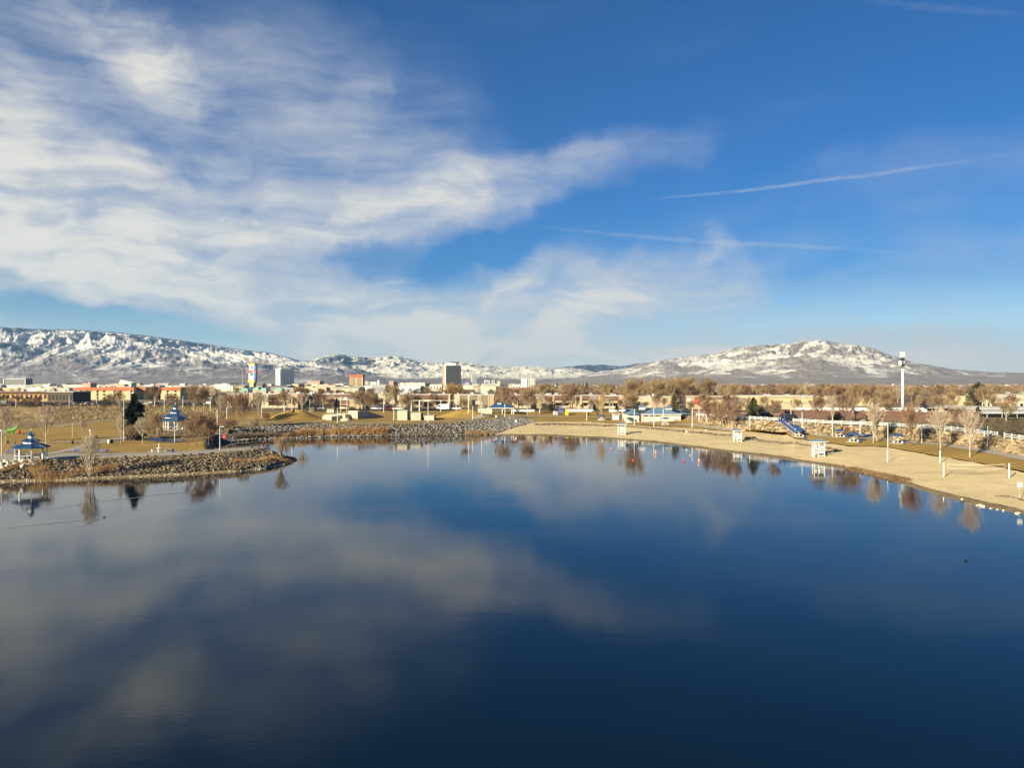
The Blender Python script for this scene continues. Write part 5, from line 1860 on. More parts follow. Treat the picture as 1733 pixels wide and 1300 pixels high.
def road(name, pts, width, mt, lift=0.06):
    """a ribbon of pavement laid over the ground along picture points"""
    P = [hit(x, y) for x, y in pts]
    fine = []
    for a, c in zip(P[:-1], P[1:]):
        n = max(2, int((c - a).length / 1.2))
        fine += [a.lerp(c, i / n) for i in range(n)]
    fine.append(P[-1])
    g = []
    for i, p in enumerate(fine):
        t = (fine[min(i + 3, len(fine) - 1)] - fine[max(i - 3, 0)])
        n = Vector((-t.y, t.x, 0)).normalized()
        line = []
        for k in range(5):
            q = p + n * width * (k / 4 - 0.5)
            line.append((q.x, q.y, drop(q.x, q.y) + lift))
        g.append(line)
    arr = np.array(g)
    n, m, _ = arr.shape
    i = (np.arange(n - 1)[:, None] * m + np.arange(m - 1)[None, :]).ravel()
    o = link(name, np_mesh(name, arr.reshape(-1, 3), np.stack([i, i + m, i + m + 1, i + 1], 1), mt))
    return tag(o, kind='structure')


def lot(name, x0, x1, Y0, Y1, z, mt):
    o = MB().poly([at(x0, Y0, z), at(x1, Y0, z), at(x1, Y1, z), at(x0, Y1, z)]).build(name, mt)
    return tag(o, kind='structure')


lot('car_park', -200, 372, 418, 470, 5.04, 'asphalt')
lot('car_park', 560, 760, 344, 352, 4.98, 'asphalt')
tints = {'w': 'white', 's': 'silver', 'k': 'black', 'r': 'red', 'b': 'blue', 't': 'tan', 'g': 'grey'}
CARS = [(10, 'van', 'w', 'white delivery van parked at the far left of the car park', 422), (20, 'sedan', 'w', 'white car parked just right of the delivery van', 424),
        (65, 'suv', 'r', 'dark red car parked by the low eave building', 428), (80, 'sedan', 's', 'silver car parked by a light pole near the dark wing', 426), (88, 'sedan', 'k', 'black car in front of the dark brown wing', 422),
        (95, 'suv', 'w', 'white car parked before the dark brown wing', 430), (104, 'sedan', 'g', 'grey car with pale bonnet near the dark wing', 421), (112, 'sedan', 'b', 'dark blue car right of the grey one by the wing', 424),
        (124, 'suv', 'w', 'white car at the corner of the orange motel', 426), (132, 'sedan', 'k', 'black car before the first motel pier', 424), (141, 'sedan', 't', 'tan car parked before the orange motel', 425),
        (149, 'suv', 'w', 'white car parked before the middle of the motel', 426), (158, 'sedan', 's', 'silver car right of the white one before the motel', 424), (170, 'suv', 'b', 'blue car parked before the orange motel', 424), (180, 'sedan', 'k', 'black car near the weedy slope before the motel', 427),
        (246, 'sedan', 'w', 'white car parked right of the dark conifer', 424), (253, 'suv', 's', 'silver car parked under the dark motel link', 426), (262, 'suv', 'k', 'black car under the dark motel link', 428),
        (287, 'suv', 'w', 'white car parked behind the peak of the second gazebo', 424), (312, 'sedan', 's', 'silver car parked right of the second gazebo roof', 421), (318, 'suv', 'g', 'dark grey car right of the second gazebo roof', 427), (352, 'suv', 'k', 'dark car parked by the tall light pole', 421)]
for px, kd, cc, lab, Y in CARS:
    car(kd, tints[cc], onto(px, Y) + Vector((0, 0, 0.05)), R(rng.choice((78, 100, 15, 170, 90, 60))), lab)
for px, kd, cc, lab, Y in [(540, 'suv', 'w', 'white car partly hidden under the trees behind the mound', 350), (636, 'suv', 'w', 'white car parked behind the wing wall', 349), (642, 'sedan', 's', 'silver car parked behind the wing wall', 347), (662, 'suv', 'r', 'bright red car parked behind the tallest concrete block', 348), (655, 'sedan', 'g', 'grey car parked left of the bright red one', 349), (673, 'sedan', 'w', 'pale car parked right of the bright red one', 347), (750, 'van', 'w', 'white van parked behind the lowest concrete block', 349), (772, 'sedan', 'w', 'white car parked before the arched apartment entrance', 350)]:
    car(kd, tints[cc], onto(px, Y) + Vector((0, 0, 0.1)), R(rng.choice((5, 170, 12, 80))), lab, 'cars parked across the lake')
for px, kd, cc, lab, Y in [(1268, 'sedan', 'k', 'black car on the road behind the white fence', 252), (1283, 'sedan', 's', 'silver car on the road behind the white fence', 250), (1292, 'suv', 'k', 'dark car right of the silver one behind the fence', 252), (1332, 'suv', 'k', 'black car behind the top of the blue stair', 236), (1341, 'suv', 'g', 'dark grey car behind the top of the blue stair', 238)]:
    car(kd, tints[cc], onto(px, Y), R(rng.choice((3, 176, 183))), lab, 'cars on the upper road')


def camper(px, Y, L, label):
    p = onto(px, Y)
    b = empty('camper_van', p, R(rng.uniform(-12, 12)), label, 'camper', 'campers stored behind the brown wall')
    s = MB()
    s.extrude([(-1.2, 0.5), (1.2, 0.5), (1.25, 2.9), (1.0, 3.15), (-1.0, 3.15), (-1.25, 2.9)], -L / 2, L / 2 - 1.0)
    s.build('body', 'white_paint', b)
    n = MB()
    n.extrude([(-1.2, 0.5), (1.2, 0.5), (1.2, 2.6), (-1.2, 2.6)], L / 2 - 1.0, L / 2)
    n.build('cab', 'white_paint', b)
    part_box('stripe', 'salmon', b, -L / 2 + 0.2, L / 2 - 1.2, -1.29, -1.26, 1.0, 1.3)
    for x in (-L / 4, L / 6):
        part_box('window', 'glass_dark', b, x - 0.6, x + 0.6, -1.3, -1.2, 1.7, 2.4)
    w = MB().tube((0, -0.15, 0), (0, 0.15, 0), 0.4, 0.4, 12).mesh('wheel', 'tyre')
    for x in (-L / 3, L / 3):
        for y in (-1.05, 1.05):
            link('wheel', w, b, (x, y, 0.4))


for px, L, lab in ((1364, 6, 'white camper at the left end of the yard behind the brown wall'), (1376, 5, 'small white camper next to the leftmost camper'), (1403, 7, 'white camper half hidden by a brown bare tree'), (1414, 7.5, 'long white camper behind the pale-trunked tree'), (1452, 7, 'white camper with dark window near the yellow warehouse'), (1500, 7, 'white camper right of the pale twin-trunk tree'), (1520, 6.5, 'white camper at the foot of the cell tower'), (1548, 7, 'white camper behind the red-brown tree')):
    camper(px, 262, L, lab)

# ------------------------------------------------------------------ paths
road('footpath', [(60, 772), (110, 764), (160, 751), (205, 742), (250, 737), (300, 732)], 3.2, 'path_concrete')
road('footpath', [(-40, 755), (40, 752), (120, 748.5), (200, 744), (215, 740)], 2.4, 'path_concrete')
road('footpath', [(300, 732), (345, 726), (400, 717), (470, 714), (560, 714.6), (640, 715), (720, 714), (790, 710.5), (850, 705.5), (905, 704), (1000, 706), (1060, 710)], 2.6, 'path_concrete')
road('footpath', [(1055, 714), (1110, 716), (1170, 719), (1230, 726.5), (1320, 733), (1400, 739), (1500, 744), (1600, 753), (1660, 762), (1733, 776), (1830, 797)], 3.0, 'path_concrete')
road('pond_path', [(95, 723), (118, 719), (145, 715.5), (172, 712), (200, 711)], 2.4, 'path_concrete')
road('upper_road', [(1190, 704), (1260, 705.5), (1340, 709), (1420, 713), (1520, 719), (1640, 727), (1760, 738)], 8.0, 'asphalt')

# ------------------------------------------------------------------ stone: riprap, white boulders, stone edging
keep = rip_pts[:, :, :]
C_r = spread(keep, 6500, 3, lambda P: 1.0 / np.maximum(P[..., 1], 1) * (P[..., 0] > -1e9))
S_r = 0.22 + 0.75 * np.random.default_rng(4).random(len(C_r)) ** 2.6
cpx = C_r[:, 0] / C_r[:, 1] * F + CX
tag(link('riprap_rocks', rocks_mesh('riprap_rocks', C_r + np.array([0, 0, 0.1]), S_r, 'rock_grey', 5)), 'grey broken stone covering the far bank', kind='stuff')
penin = fill([qS, qR], [10])
C_p = spread(penin, 6000, 13)
S_p = 0.2 + 0.68 * np.random.default_rng(14).random(len(C_p)) ** 2.4
px_p = C_p[:, 0] / C_p[:, 1] * F + CX
ok = ~((px_p < 190) & (np.random.default_rng(16).random(len(C_p)) < 0.45))
tag(link('riprap_rocks', rocks_mesh('riprap_rocks', C_p[ok] + np.array([0, 0, 0.08]), S_p[ok], 'rock_brown', 17)), 'brown broken stone on the peninsula bank', kind='stuff')
C_k = spread(fill([t2, kk], [6]), 260, 23)
tag(link('riprap_rocks', rocks_mesh('riprap_rocks', C_k, np.random.default_rng(3).uniform(0.4, 0.9, 260), 'rock_brown', 19)), kind='stuff')
C_c = np.array([tuple(hit(x, y)) for x, y in [(random.Random(i).uniform(362, 420), random.Random(i + 500).uniform(722, 752)) for i in range(170)]])
C_c = C_c[C_c[:, 2] > -0.2]
tag(link('riprap_rocks', rocks_mesh('riprap_rocks', C_c, np.random.default_rng(8).uniform(0.5, 1.1, len(C_c)), 'rock_brown', 29)), kind='stuff')
C_w = spread(fill([qA, qS], [4]), 420, 33)
tag(link('shore_pebbles', rocks_mesh('shore_pebbles', C_w, np.random.default_rng(9).uniform(0.1, 0.32, 420), 'rock_pale', 37)), kind='stuff')

boulders = [(3, 788), (9, 783), (13, 786.5), (17, 790.5), (22, 784), (25, 788), (11, 792), (39, 784.5), (42, 788), (39.5, 792.5), (46, 791), (51, 784), (50, 788.5), (55, 785), (58, 789), (4, 794)]
place = ['at the left edge', 'top of the pale heap', 'large one in the middle of the heap', 'lower middle of the heap', 'beside the gazebo floor corner', 'under the gazebo floor corner', 'at the foot of the heap', 'below the gazebo front post', 'second below the gazebo front post', 'lowest below the gazebo', 'low one beside the dark gap', 'tucked under the gazebo floor', 'under the gazebo centre', 'near the shaded rocks', 'last one before the shaded rocks', 'low at the left edge']
for (x, y), pl in zip(boulders, place):
    p = hit(x, y)
    s = rng.uniform(0.75, 1.15)
    o = link('pale_boulder', rocks_mesh('pale_boulder', np.zeros((1, 3)), np.array([s * 1.15]), 'rock_pale', rng.randrange(999), False, 0.8))
    o.location = p + Vector((0, 0, s * 0.28))
    tag(o, 'pale limestone boulder ' + pl, 'boulder', 'pale boulders below the near gazebo')


def stone_row(label, pts, n, s0, s1, mt, rows=1, width=0.5):
    P = [hit(x, y) for x, y in pts]
    d = [0]
    for a, c in zip(P[:-1], P[1:]):
        d.append(d[-1] + (c - a).length)
    b = empty('stone_edging', P[0], 0, label, 'stone edging')
    g = np.random.default_rng(int(pts[0][0]))
    C = []
    for i in range(n):
        s = d[-1] * (i + g.uniform(0, 1)) / n
        q = Vector([np.interp(s, d, [p[k] for p in P]) for k in range(3)])
        q.y += g.uniform(-width, width)
        q.z = drop(q.x, q.y) + 0.05 + g.uniform(0, 0.25) * (s1 > 0.5)
        C.append(tuple(q - P[0]))
    tag(link('stones', rocks_mesh('stones', np.array(C), g.uniform(s0, s1, n), mt, 7), b), kind='stuff')


stone_row('low row of stones across the upper beach, up to the second lifeguard stand', [(905, 719), (960, 719), (1040, 721.5), (1100, 726), (1160, 731.5), (1240, 739)], 700, 0.45, 0.95, 'rock_brown', width=1.1)
stone_row('low row of stones across the upper beach, down to the nearest lifeguard stand', [(1262, 743), (1330, 751), (1378, 757), (1421, 764)], 420, 0.35, 0.75, 'rock_brown', width=0.8)
stone_row('scatter of small stones round the white beach sign', [(1690, 842), (1705, 841), (1720, 844), (1740, 850)], 70, 0.15, 0.42, 'rock_brown', width=0.8)
for i_, (x, y, s, lab) in enumerate(((1653.5, 857.5, 0.5, 'small white stone at the waterline'), (1659.5, 858.5, 0.7, 'larger white stone at the waterline'), (1664.5, 859, 0.5, 'white stone right of the larger one'), (1677, 862.5, 0.45, 'lone white stone further along the waterline'), (1688, 864.5, 0.35, 'tiny white stone near the bend of the waterline'), (1698, 866, 0.4, 'white stone below the scatter of small stones'), (1722, 871.5, 0.6, 'white stone at the right edge waterline'), (1628, 847.5, 0.5, 'pale flat stone left of the white waterline stones'))):
    o = link('white_stone', rocks_mesh('white_stone', np.zeros((1, 3)), np.array([s]), 'rock_pale', 60 + i_, False, 0.7))
    o.location = hit(x, y - 0.6) + Vector((0, 0, 0.1))
    tag(o, lab, 'stone', 'white stones along the waterline')

# ------------------------------------------------------------------ reeds, weeds, brush (nobody could count these)
def blade_line(name, pts, n, h, mt, seed, width, per=5, wid=0.07, sp=0.4, zz=0.0):
    P = [ray(x, y, zz) for x, y in pts]
    d = [0]
    for a, c in zip(P[:-1], P[1:]):
        d.append(d[-1] + (c - a).length)
    g = np.random.default_rng(seed)
    C = []
    for i in range(n):
        s = g.uniform(0, d[-1])
        q = [np.interp(s, d, [p[k] for p in P]) for k in range(3)]
        q[1] += g.uniform(0, width)
        q[2] = max(drop(q[0], q[1]), -0.3)
        C.append(q)
    C = np.array(C)
    clump = 0.55 + 0.45 * (fbm(C[:, 0] * 0.35, C[:, 1] * 0.35, 3, seed) > -0.1)
    return blades(name, C, h * g.uniform(0.6, 1.15, n) * clump, mt, seed, per, wid, sp)


blade_line('reeds', [(500, 741), (560, 739.5), (610, 739), (655, 738.4)], 1500, 2.2, 'reed_gold', 1, 2.2, 6, 0.10)
blade_line('reeds', [(395, 747), (440, 744), (500, 741.6)], 700, 1.5, 'brush_dark', 2, 3.0, 6, 0.10)
blade_line('reeds', [(420, 744), (470, 742.5), (520, 740.6)], 380, 1.3, 'reed_gold', 6, 2.0, 6, 0.09)
blade_line('reeds', [(790, 737), (815, 736.4), (832, 735.4)], 420, 1.3, 'reed_gold', 3, 2.5, 6, 0.10)
blade_line('dry_grass', [(0, 803), (40, 799), (70, 806), (150, 800), (190, 797)], 1000, 0.9, 'reed_gold', 4, 4.0, 6, 0.05, 0.3, 1.0)
blade_line('dry_grass', [(390, 786), (430, 783), (460, 778), (492, 776)], 700, 0.7, 'reed_gold', 5, 2.2, 6, 0.05, 0.3, 1.0)
blade_line('dry_grass', [(130, 779), (200, 778), (300, 775), (380, 770)], 420, 0.45, 'grass_dry', 8, 1.5, 6, 0.05, 0.3, 2.4)
C_ = []
g_ = np.random.default_rng(77)
for i_ in range(2600):
    px, Y = g_.uniform(-120, 375), g_.uniform(285, 414)
    p_ = onto(px, Y)
    if p_.z > 0.1:
        C_.append(tuple(p_))
C_ = np.array(C_)
blades('dry_grass', C_, g_.uniform(0.4, 1.5, len(C_)), 'grass_dry', 78, 8, 0.14, 0.7)
pick = g_.random(len(C_)) < 0.22
blades('dark_brush', C_[pick], g_.uniform(0.5, 1.8, pick.sum()), 'brush_dark', 79, 14, 0.16, 0.8)
C_ = []
for i_ in range(900):
    px, Y = g_.uniform(238, 392), g_.uniform(196, 330)
    p_ = onto(px, Y)
    if p_.z > 0.6:
        C_.append(tuple(p_))
C_ = np.array(C_)
blades('dark_brush', C_, g_.uniform(0.4, 1.3, len(C_)), 'brush_dark', 80, 9, 0.10, 0.6)
blades('dry_grass', C_[::2], g_.uniform(0.4, 1.0, len(C_[::2])), 'reed_gold', 81, 9, 0.10, 0.6)
# washed-up weed along the beach
weed = []
g_ = random.Random(31)
for i_ in range(1100):
    t_ = g_.random()
    x_ = 1392 + 140 * t_ ** 0.8
    y_ = 789 + (x_ - 1392) * 0.17 + g_.gauss(0, 2.6 - 1.4 * t_)
    p_ = hit(x_, y_)
    if p_.z > 0.12 and p_.y < 200 and p_.z < 3:
        weed.append(tuple(p_))
blades('washed_up_weed', np.array(weed), np.full(len(weed), 0.26), 'weed_brown', 82, 16, 0.28, 0.55)

# ------------------------------------------------------------------ gazebos
def gazebo(label, px, py, sc, tiers):
    p = hit(px, py)
    b = empty('gazebo', p, R(10), label, 'gazebo', sc=sc)
    n, ph = 8, R(22.5)
    r, hp = 2.75, 2.65
    MB().lathe([(3.15, -0.6), (3.15, 0.18)], n, ph).build('floor', 'concrete', b)
    for i in range(n):
        a = 2 * math.pi * i / n + ph
        x, y = r * math.cos(a), r * math.sin(a)
        q = MB().box(-0.10, 0.10, -0.10, 0.10, 0.18, hp).build('post', 'white_paint', b)
        q.location = (x, y, 0)
        q.rotation_euler = (0, 0, a)
        a2 = 2 * math.pi * (i + 1) / n + ph
        x2, y2 = r * math.cos(a2), r * math.sin(a2)
        MB().tube((x, y, hp - 0.16), (x2, y2, hp - 0.16), 0.09, 0.09, 4).build('beam', 'white_paint', b)
        if i not in (2, 6):
            MB().tube((x, y, 1.05), (x2, y2, 1.05), 0.05, 0.05, 4).tube((x, y, 0.4), (x2, y2, 0.4), 0.04, 0.04, 4).build('railing', 'white_paint', b)
    z = hp
    for k, (r0, z0, r1, z1, band) in enumerate(tiers):
        if band:
            MB().lathe([(band[0], band[1]), (band[0], z0 + 0.02)], n, ph).build('clerestory_band', 'white_paint', b)
        ro = MB()
        ro.lathe([(r0, z0 - 0.08), (r0, z0), (r1, z1)], n, ph)
        for i in range(n):
            for f in (0.0, 0.25, 0.5, 0.75):
                a0 = 2 * math.pi * i / n + ph
                a1 = 2 * math.pi * (i + 1) / n + ph
                P0 = Vector((math.cos(a0), math.sin(a0), 0)).lerp(Vector((math.cos(a1), math.sin(a1), 0)), f)
                ro.tube(P0 * r0 + Vector((0, 0, z0 + 0.02)), P0 * r1 + Vector((0, 0, z1 + 0.02)), 0.045 if f else 0.07, 0.03, 4, False)
        ro.build('roof', 'blue_roof', b)
    zt = tiers[-1][3]
    MB().tube((0, 0, zt - 0.1), (0, 0, zt + 0.75), 0.05, 0.03, 6).lathe([(0.02, zt + 0.1), (0.13, zt + 0.2), (0.02, zt + 0.32)], 8).build('finial', 'white_paint', b)
    return b


T1 = [(3.45, 2.62, 1.55, 3.35, None), (1.75, 3.85, 0.62, 4.35, (1.35, 3.25)), (0.72, 5.0, 0.06, 5.75, (0.5, 4.3))]
T2 = [(3.55, 2.62, 2.6, 3.15, None), (3.0, 3.55, 1.25, 4.3, (2.45, 3.1)), (1.5, 4.75, 0.75, 5.35, (1.15, 4.25)), (0.85, 5.85, 0.06, 6.4, (0.55, 5.3))]
gz = gazebo('near octagonal gazebo with tiered blue roof above the pale boulders', 52.5, 779, 0.93, T1)
gazebo('second larger gazebo with four-tier blue roof behind the peninsula lawn', 297, 729, 1.18, T2)


def bench(p, rz, label, mt='grey_metal', L=1.8):
    b = empty('bench', p, rz, label, 'bench')
    for k in range(3):
        part_box('seat_slat', mt, b, -L / 2, L / 2, -0.25 + k * 0.17, -0.11 + k * 0.17, 0.42, 0.46)
        part_box('back_slat', mt, b, -L / 2, L / 2, 0.27, 0.31, 0.55 + k * 0.15, 0.66 + k * 0.15)
    for s in (-1, 1):
        part_box('leg', 'dark_metal', b, s * L * 0.4 - 0.04, s * L * 0.4 + 0.04, -0.22, 0.3, 0, 0.42)


gp = Vector(gz.location)
bench(gp + Vector((0.2, 0.9, 0.17)), R(4), 'dark bench inside the near gazebo', 'dark_metal', 2.6)
bench(gp + Vector((-1.4, -0.6, 0.17)), R(64), 'grey bench at the side of the near gazebo', 'grey_metal')
# low white bollards at the gazebo steps
for k_, (x, y, t_) in enumerate(((71, 775, 763), (76, 776.5, 765))):
    p_ = hit(x, y)
    b_ = empty('bollard', p_, 0, ('left' if k_ == 0 else 'right') + ' white bollard of the pair at the gazebo entrance', 'bollard', 'white bollards at the gazebo')
    h_ = (y - t_) * p_.y / F
    MB().tube((0, 0, 0), (0, 0, h_), 0.11, 0.11, 8).build('post', 'white_paint', b_)
    MB().lathe([(0.13, h_), (0.13, h_ + 0.08), (0.03, h_ + 0.14)], 8).build('cap', 'white_paint', b_)

# ------------------------------------------------------------------ lamp posts and poles
def pole(px, py, ptop, label, style='globe', mt='pole_white', r=None):
    p = hit(px, py)
    H = (py - ptop) * p.y / F
    r = r or max(0.055, min(0.125, p.y * 0.00040))
    b = empty('lamp_post', p, rng.uniform(-0.3, 0.3), label, 'lamp post', 'park lamp posts')
    MB().lathe([(r * 1.9, -0.3), (r * 1.9, 0.35), (r * 1.1, 0.5)], 8).build('base', 'concrete', b)
    if style == 'globe':
        MB().tube((0, 0, 0.3), (0, 0, H - 0.35), r, r * 0.8, 8).build('shaft', mt, b)
        MB().lathe([(0.05, H - 0.4), (0.2, H - 0.32), (0.24, H - 0.12), (0.12, H - 0.02), (0.02, H)], 10).build('lamp', 'white_paint', b, True)
    elif style == 'box':
        MB().tube((0, 0, 0.3), (0, 0, H - 0.1), r, r * 0.8, 8).build('shaft', mt, b)
        MB().tube((0, 0, H - 0.12), (0.75, 0, H - 0.05), 0.05, 0.05, 6).build('arm', mt, b)
        part_box('lamp', 'grey_metal', b, 0.45, 1.05, -0.2, 0.2, H - 0.12, H + 0.06)
    elif style == 'double':
        MB().tube((0, 0, 0.3), (0, 0, H - 0.1), r, r * 0.8, 8).build('shaft', mt, b)
        for s in (-1, 1):
            MB().tube((0, 0, H - 0.12), (s * 0.8, 0, H - 0.05), 0.05, 0.05, 6).build('arm', mt, b)
            part_box('lamp', 'grey_metal', b, s * 0.8 - 0.35, s * 0.8 + 0.35, -0.2, 0.2, H - 0.12, H + 0.06)
    else:
        MB().tube((0, 0, 0.3), (0, 0, H), r, r * 0.75, 8).build('shaft', mt, b)
        MB().lathe([(r * 0.9, H), (r * 0.9, H + 0.08), (0.02, H + 0.16)], 8).build('cap', mt, b)
    return b, H


b_, H_ = pole(2.5, 772, 727.5, 'white lamp post with blue banner at the picture edge by the near gazebo')
part_box('banner', 'blue_plastic', b_, -0.75, -0.12, -0.02, 0.02, H_ - 1.3, H_ - 0.5)
pole(153, 772, 727.5, 'cream lamp post behind the pale shoreline shrub', 'globe', 'pole_cream', 0.13)
pole(209.5, 746, 677, 'tall thin white pole just left of the dark conifer', 'plain')
b_, H_ = pole(295.5, 749, 714.5, 'white lamp post in front of the second gazebo')
part_box('banner', 'blue_plastic', b_, -0.75, -0.12, -0.02, 0.02, H_ - 1.2, H_ - 0.2)
pole(372, 762, 722, 'white lamp post where the peninsula path bends', 'box')
pole(122.5, 742, 717, 'thin tan post on the peninsula lawn', 'plain', 'pole_cream', 0.06)
for x, y, t_, lab, st in ((27, 690, 669, 'car park lamp above the white delivery van', 'plain'), (73, 686, 672, 'car park lamp by the dark red car', 'plain'), (117, 689, 671, 'car park lamp before the dark brown wing', 'plain'), (163.5, 687, 672, 'car park lamp before the motel', 'double'), (261.5, 688, 671, 'car park lamp before the dark motel link', 'plain'), (278, 697, 676, 'lamp post behind the left of the second gazebo roof', 'box'), (309.5, 690, 671, 'lamp post behind the right of the second gazebo roof', 'plain'), (356, 697, 673, 'double-headed car park lamp right of the second gazebo', 'double'), (384, 716, 690, 'white globe lamp among the brown trees', 'globe'),
                          (367.5, 720, 694, 'thin pole beside the brown trees', 'plain'), (442.5, 707, 686, 'white lamp post left of the grass mound', 'box'), (494, 696, 675.5, 'white lamp post behind the crest of the grass mound', 'plain'), (481, 697, 684, 'short white post behind the grass mound', 'plain'), (524.5, 695, 676, 'white lamp post right of the pale vase tree', 'plain'), (571, 716.5, 691.5, 'cream lamp post in front of the amphitheatre', 'plain'), (576.5, 697, 672, 'flood pole at the tall amphitheatre wall', 'box'), (587, 697, 678, 'second flood pole behind the amphitheatre', 'plain'),
                          (649.5, 698, 677, 'white lamp post behind the wing wall', 'plain'), (666.5, 711, 690.5, 'lamp post just left of the tallest concrete block', 'globe'), (695.5, 696, 680, 'left flood pole of the group behind the concrete blocks', 'plain'), (709.5, 698, 678, 'middle flood pole of the group behind the concrete blocks', 'plain'), (724.5, 716, 677.5, 'tall cream pole in front of the concrete blocks', 'plain'), (746, 697, 678, 'white lamp post right of the tall cream pole', 'double'), (793, 700, 668, 'tall thin lamp pole before the arched apartment entrance', 'box'), (800, 710.5, 688, 'cream lamp post at the right end of the second mound', 'plain'), (815, 703, 680, 'white lamp post beside the equipment cabinets', 'plain'),
                          (854.5, 706, 684.5, 'white lamp post at the riprap point by the shelter', 'plain'), (913, 701, 685, 'white lamp post among grey bare trees', 'plain'), (940, 697, 684, 'thin pole left of the playground', 'plain'), (993, 712, 693, 'thin grey pole on the lawn left of the golden tree', 'plain'), (1037, 699, 684, 'white post before the long red-brown band', 'plain'), (1054, 711, 690, 'white post at the small lawn shelter', 'plain'), (1073.5, 720, 693, 'thin white pole before the left wing of the beach house', 'plain'), (1081.5, 712, 693, 'white post at the beach house door', 'plain'), (1106.5, 722, 690, 'thin tan pole before the beach house', 'plain'), (1122.5, 716, 692.5, 'white post at the middle of the beach house', 'plain'), (1171.5, 724, 690, 'thin pole right of the beach house', 'plain'), (1183, 714.5, 691.5, 'thick white post where the white fence begins', 'plain'), (1195.5, 717, 700, 'short white post by the first red-brown tree', 'plain'),
                          (1269, 727, 704, 'white lamp post against the boulder wall', 'plain'), (1338.5, 711, 692, 'lamp post behind the top of the blue stair', 'plain'), (1357.5, 728, 698, 'white lamp post right of the blue stair', 'plain'), (1409, 740, 708, 'thin pale pole before the boulder wall', 'plain'), (1455.5, 740, 711.5, 'white lamp post left of the blue bench row', 'box'), (1502.5, 758, 716, 'thin pale trunk-like pole near the blue table umbrella', 'plain'), (1560, 750, 718, 'white lamp post with long arm above the fence', 'box')):
    pole(x, y, t_, lab, st)
b_, H_ = pole(1671.5, 760.5, 723, 'white lamp post with dark blue banner at the right', 'plain')
part_box('banner', 'blue_roof', b_, -0.95, -0.1, -0.02, 0.02, H_ - 0.8, H_ - 0.05)

# goal-like white pipe frame behind the blocks
p_ = hit(724, 697)
b_ = empty('pipe_frame', p_, 0, 'long white pipe frame across the lawn behind the concrete blocks', 'frame')
m_ = p_.y / F
for x in (696, 710, 746, 772):
    MB().tube(((x - 724) * m_, 0.5, 0), ((x - 724) * m_, 0.5, 19 * m_), 0.11, 0.11, 6).build('post', 'pole_white', b_)
MB().tube(((696 - 724) * m_, 0.5, 19 * m_), ((772 - 724) * m_, 0.5, 19 * m_), 0.09, 0.09, 6).build('crossbar', 'pole_white', b_)


def cell_tower():
    p = onto(1527.5, 285)
    Y = p.y
    z = lambda py: zat(py, Y) - p.z
    b = empty('cell_tower', p, 0, 'tall white monopole cell tower topped by a ring of antennas', 'tower')
    MB().tube((0, 0, 0), (0, 0, z(624)), 0.5, 0.42, 16).build('shaft', 'white_paint', b, True)
    MB().tube((0, 0, z(624)), (0, 0, z(596)), 0.22, 0.18, 8).build('mast', 'dark_metal', b)
    MB().lathe([(0.75, z(605.2)), (0.75, z(604.6))], 12).lathe([(0.85, z(595.8)), (0.85, z(595.2))], 12).build('ring', 'grey_metal', b)
    for i in range(9):
        a = 2 * math.pi * i / 9
        o = MB().box(-0.14, 0.14, -0.09, 0.09, z(604.4), z(596)).build('antenna_panel', 'white_paint', b)
        o.location = (0.75 * math.cos(a), 0.75 * math.sin(a), 0)
        o.rotation_euler = (0, 0, a + R(90))
    for i, (zz, rr) in enumerate(((z(608), 0.42), (z(612.5), 0.5), (z(617.8), 0.42))):
        for s in (-1, 1):
            part_box('equipment_box', 'dark_metal' if (i + s) % 2 else 'grey_metal', b, s * rr - 0.22, s * rr + 0.22, -0.3, 0.3, zz - 0.45, zz + 0.4)
    d = MB().lathe([(0.05, 0), (0.42, 0.10), (0.62, 0.3), (0.64, 0.42)], 14).build('dish', 'white_paint', b, True)
    d.rotation_euler = (R(80), 0, R(-25))
    d.location = (-0.95, -0.2, z(616.5))
    d = MB().lathe([(0.05, 0), (0.4, 0.10), (0.52, 0.3)], 14).build('dish', 'white_paint', b, True)
    d.rotation_euler = (R(80), 0, R(-35))
    d.location = (-0.95, -0.1, z(613))


cell_tower()
b_ = empty('utility_pole', onto(1604, 320), 0, 'brown wooden utility pole with crossarm right of the cell tower', 'utility pole')
zp_ = zat(670, 320) - 5.2
MB().tube((0, 0, 0), (0, 0, zp_), 0.2, 0.14, 8).build('pole', 'wood_dark', b_)
part_box('crossarm', 'cream_paint', b_, -1.6, 1.6, -0.1, 0.1, zp_ - 1.1, zp_ - 0.8)
for x_ in (-1.2, 0.9):
    MB().tube((x_, 0, zp_ - 1.9), (x_, 0, zp_ - 1.2), 0.22, 0.22, 8).build('transformer', 'grey_metal', b_)

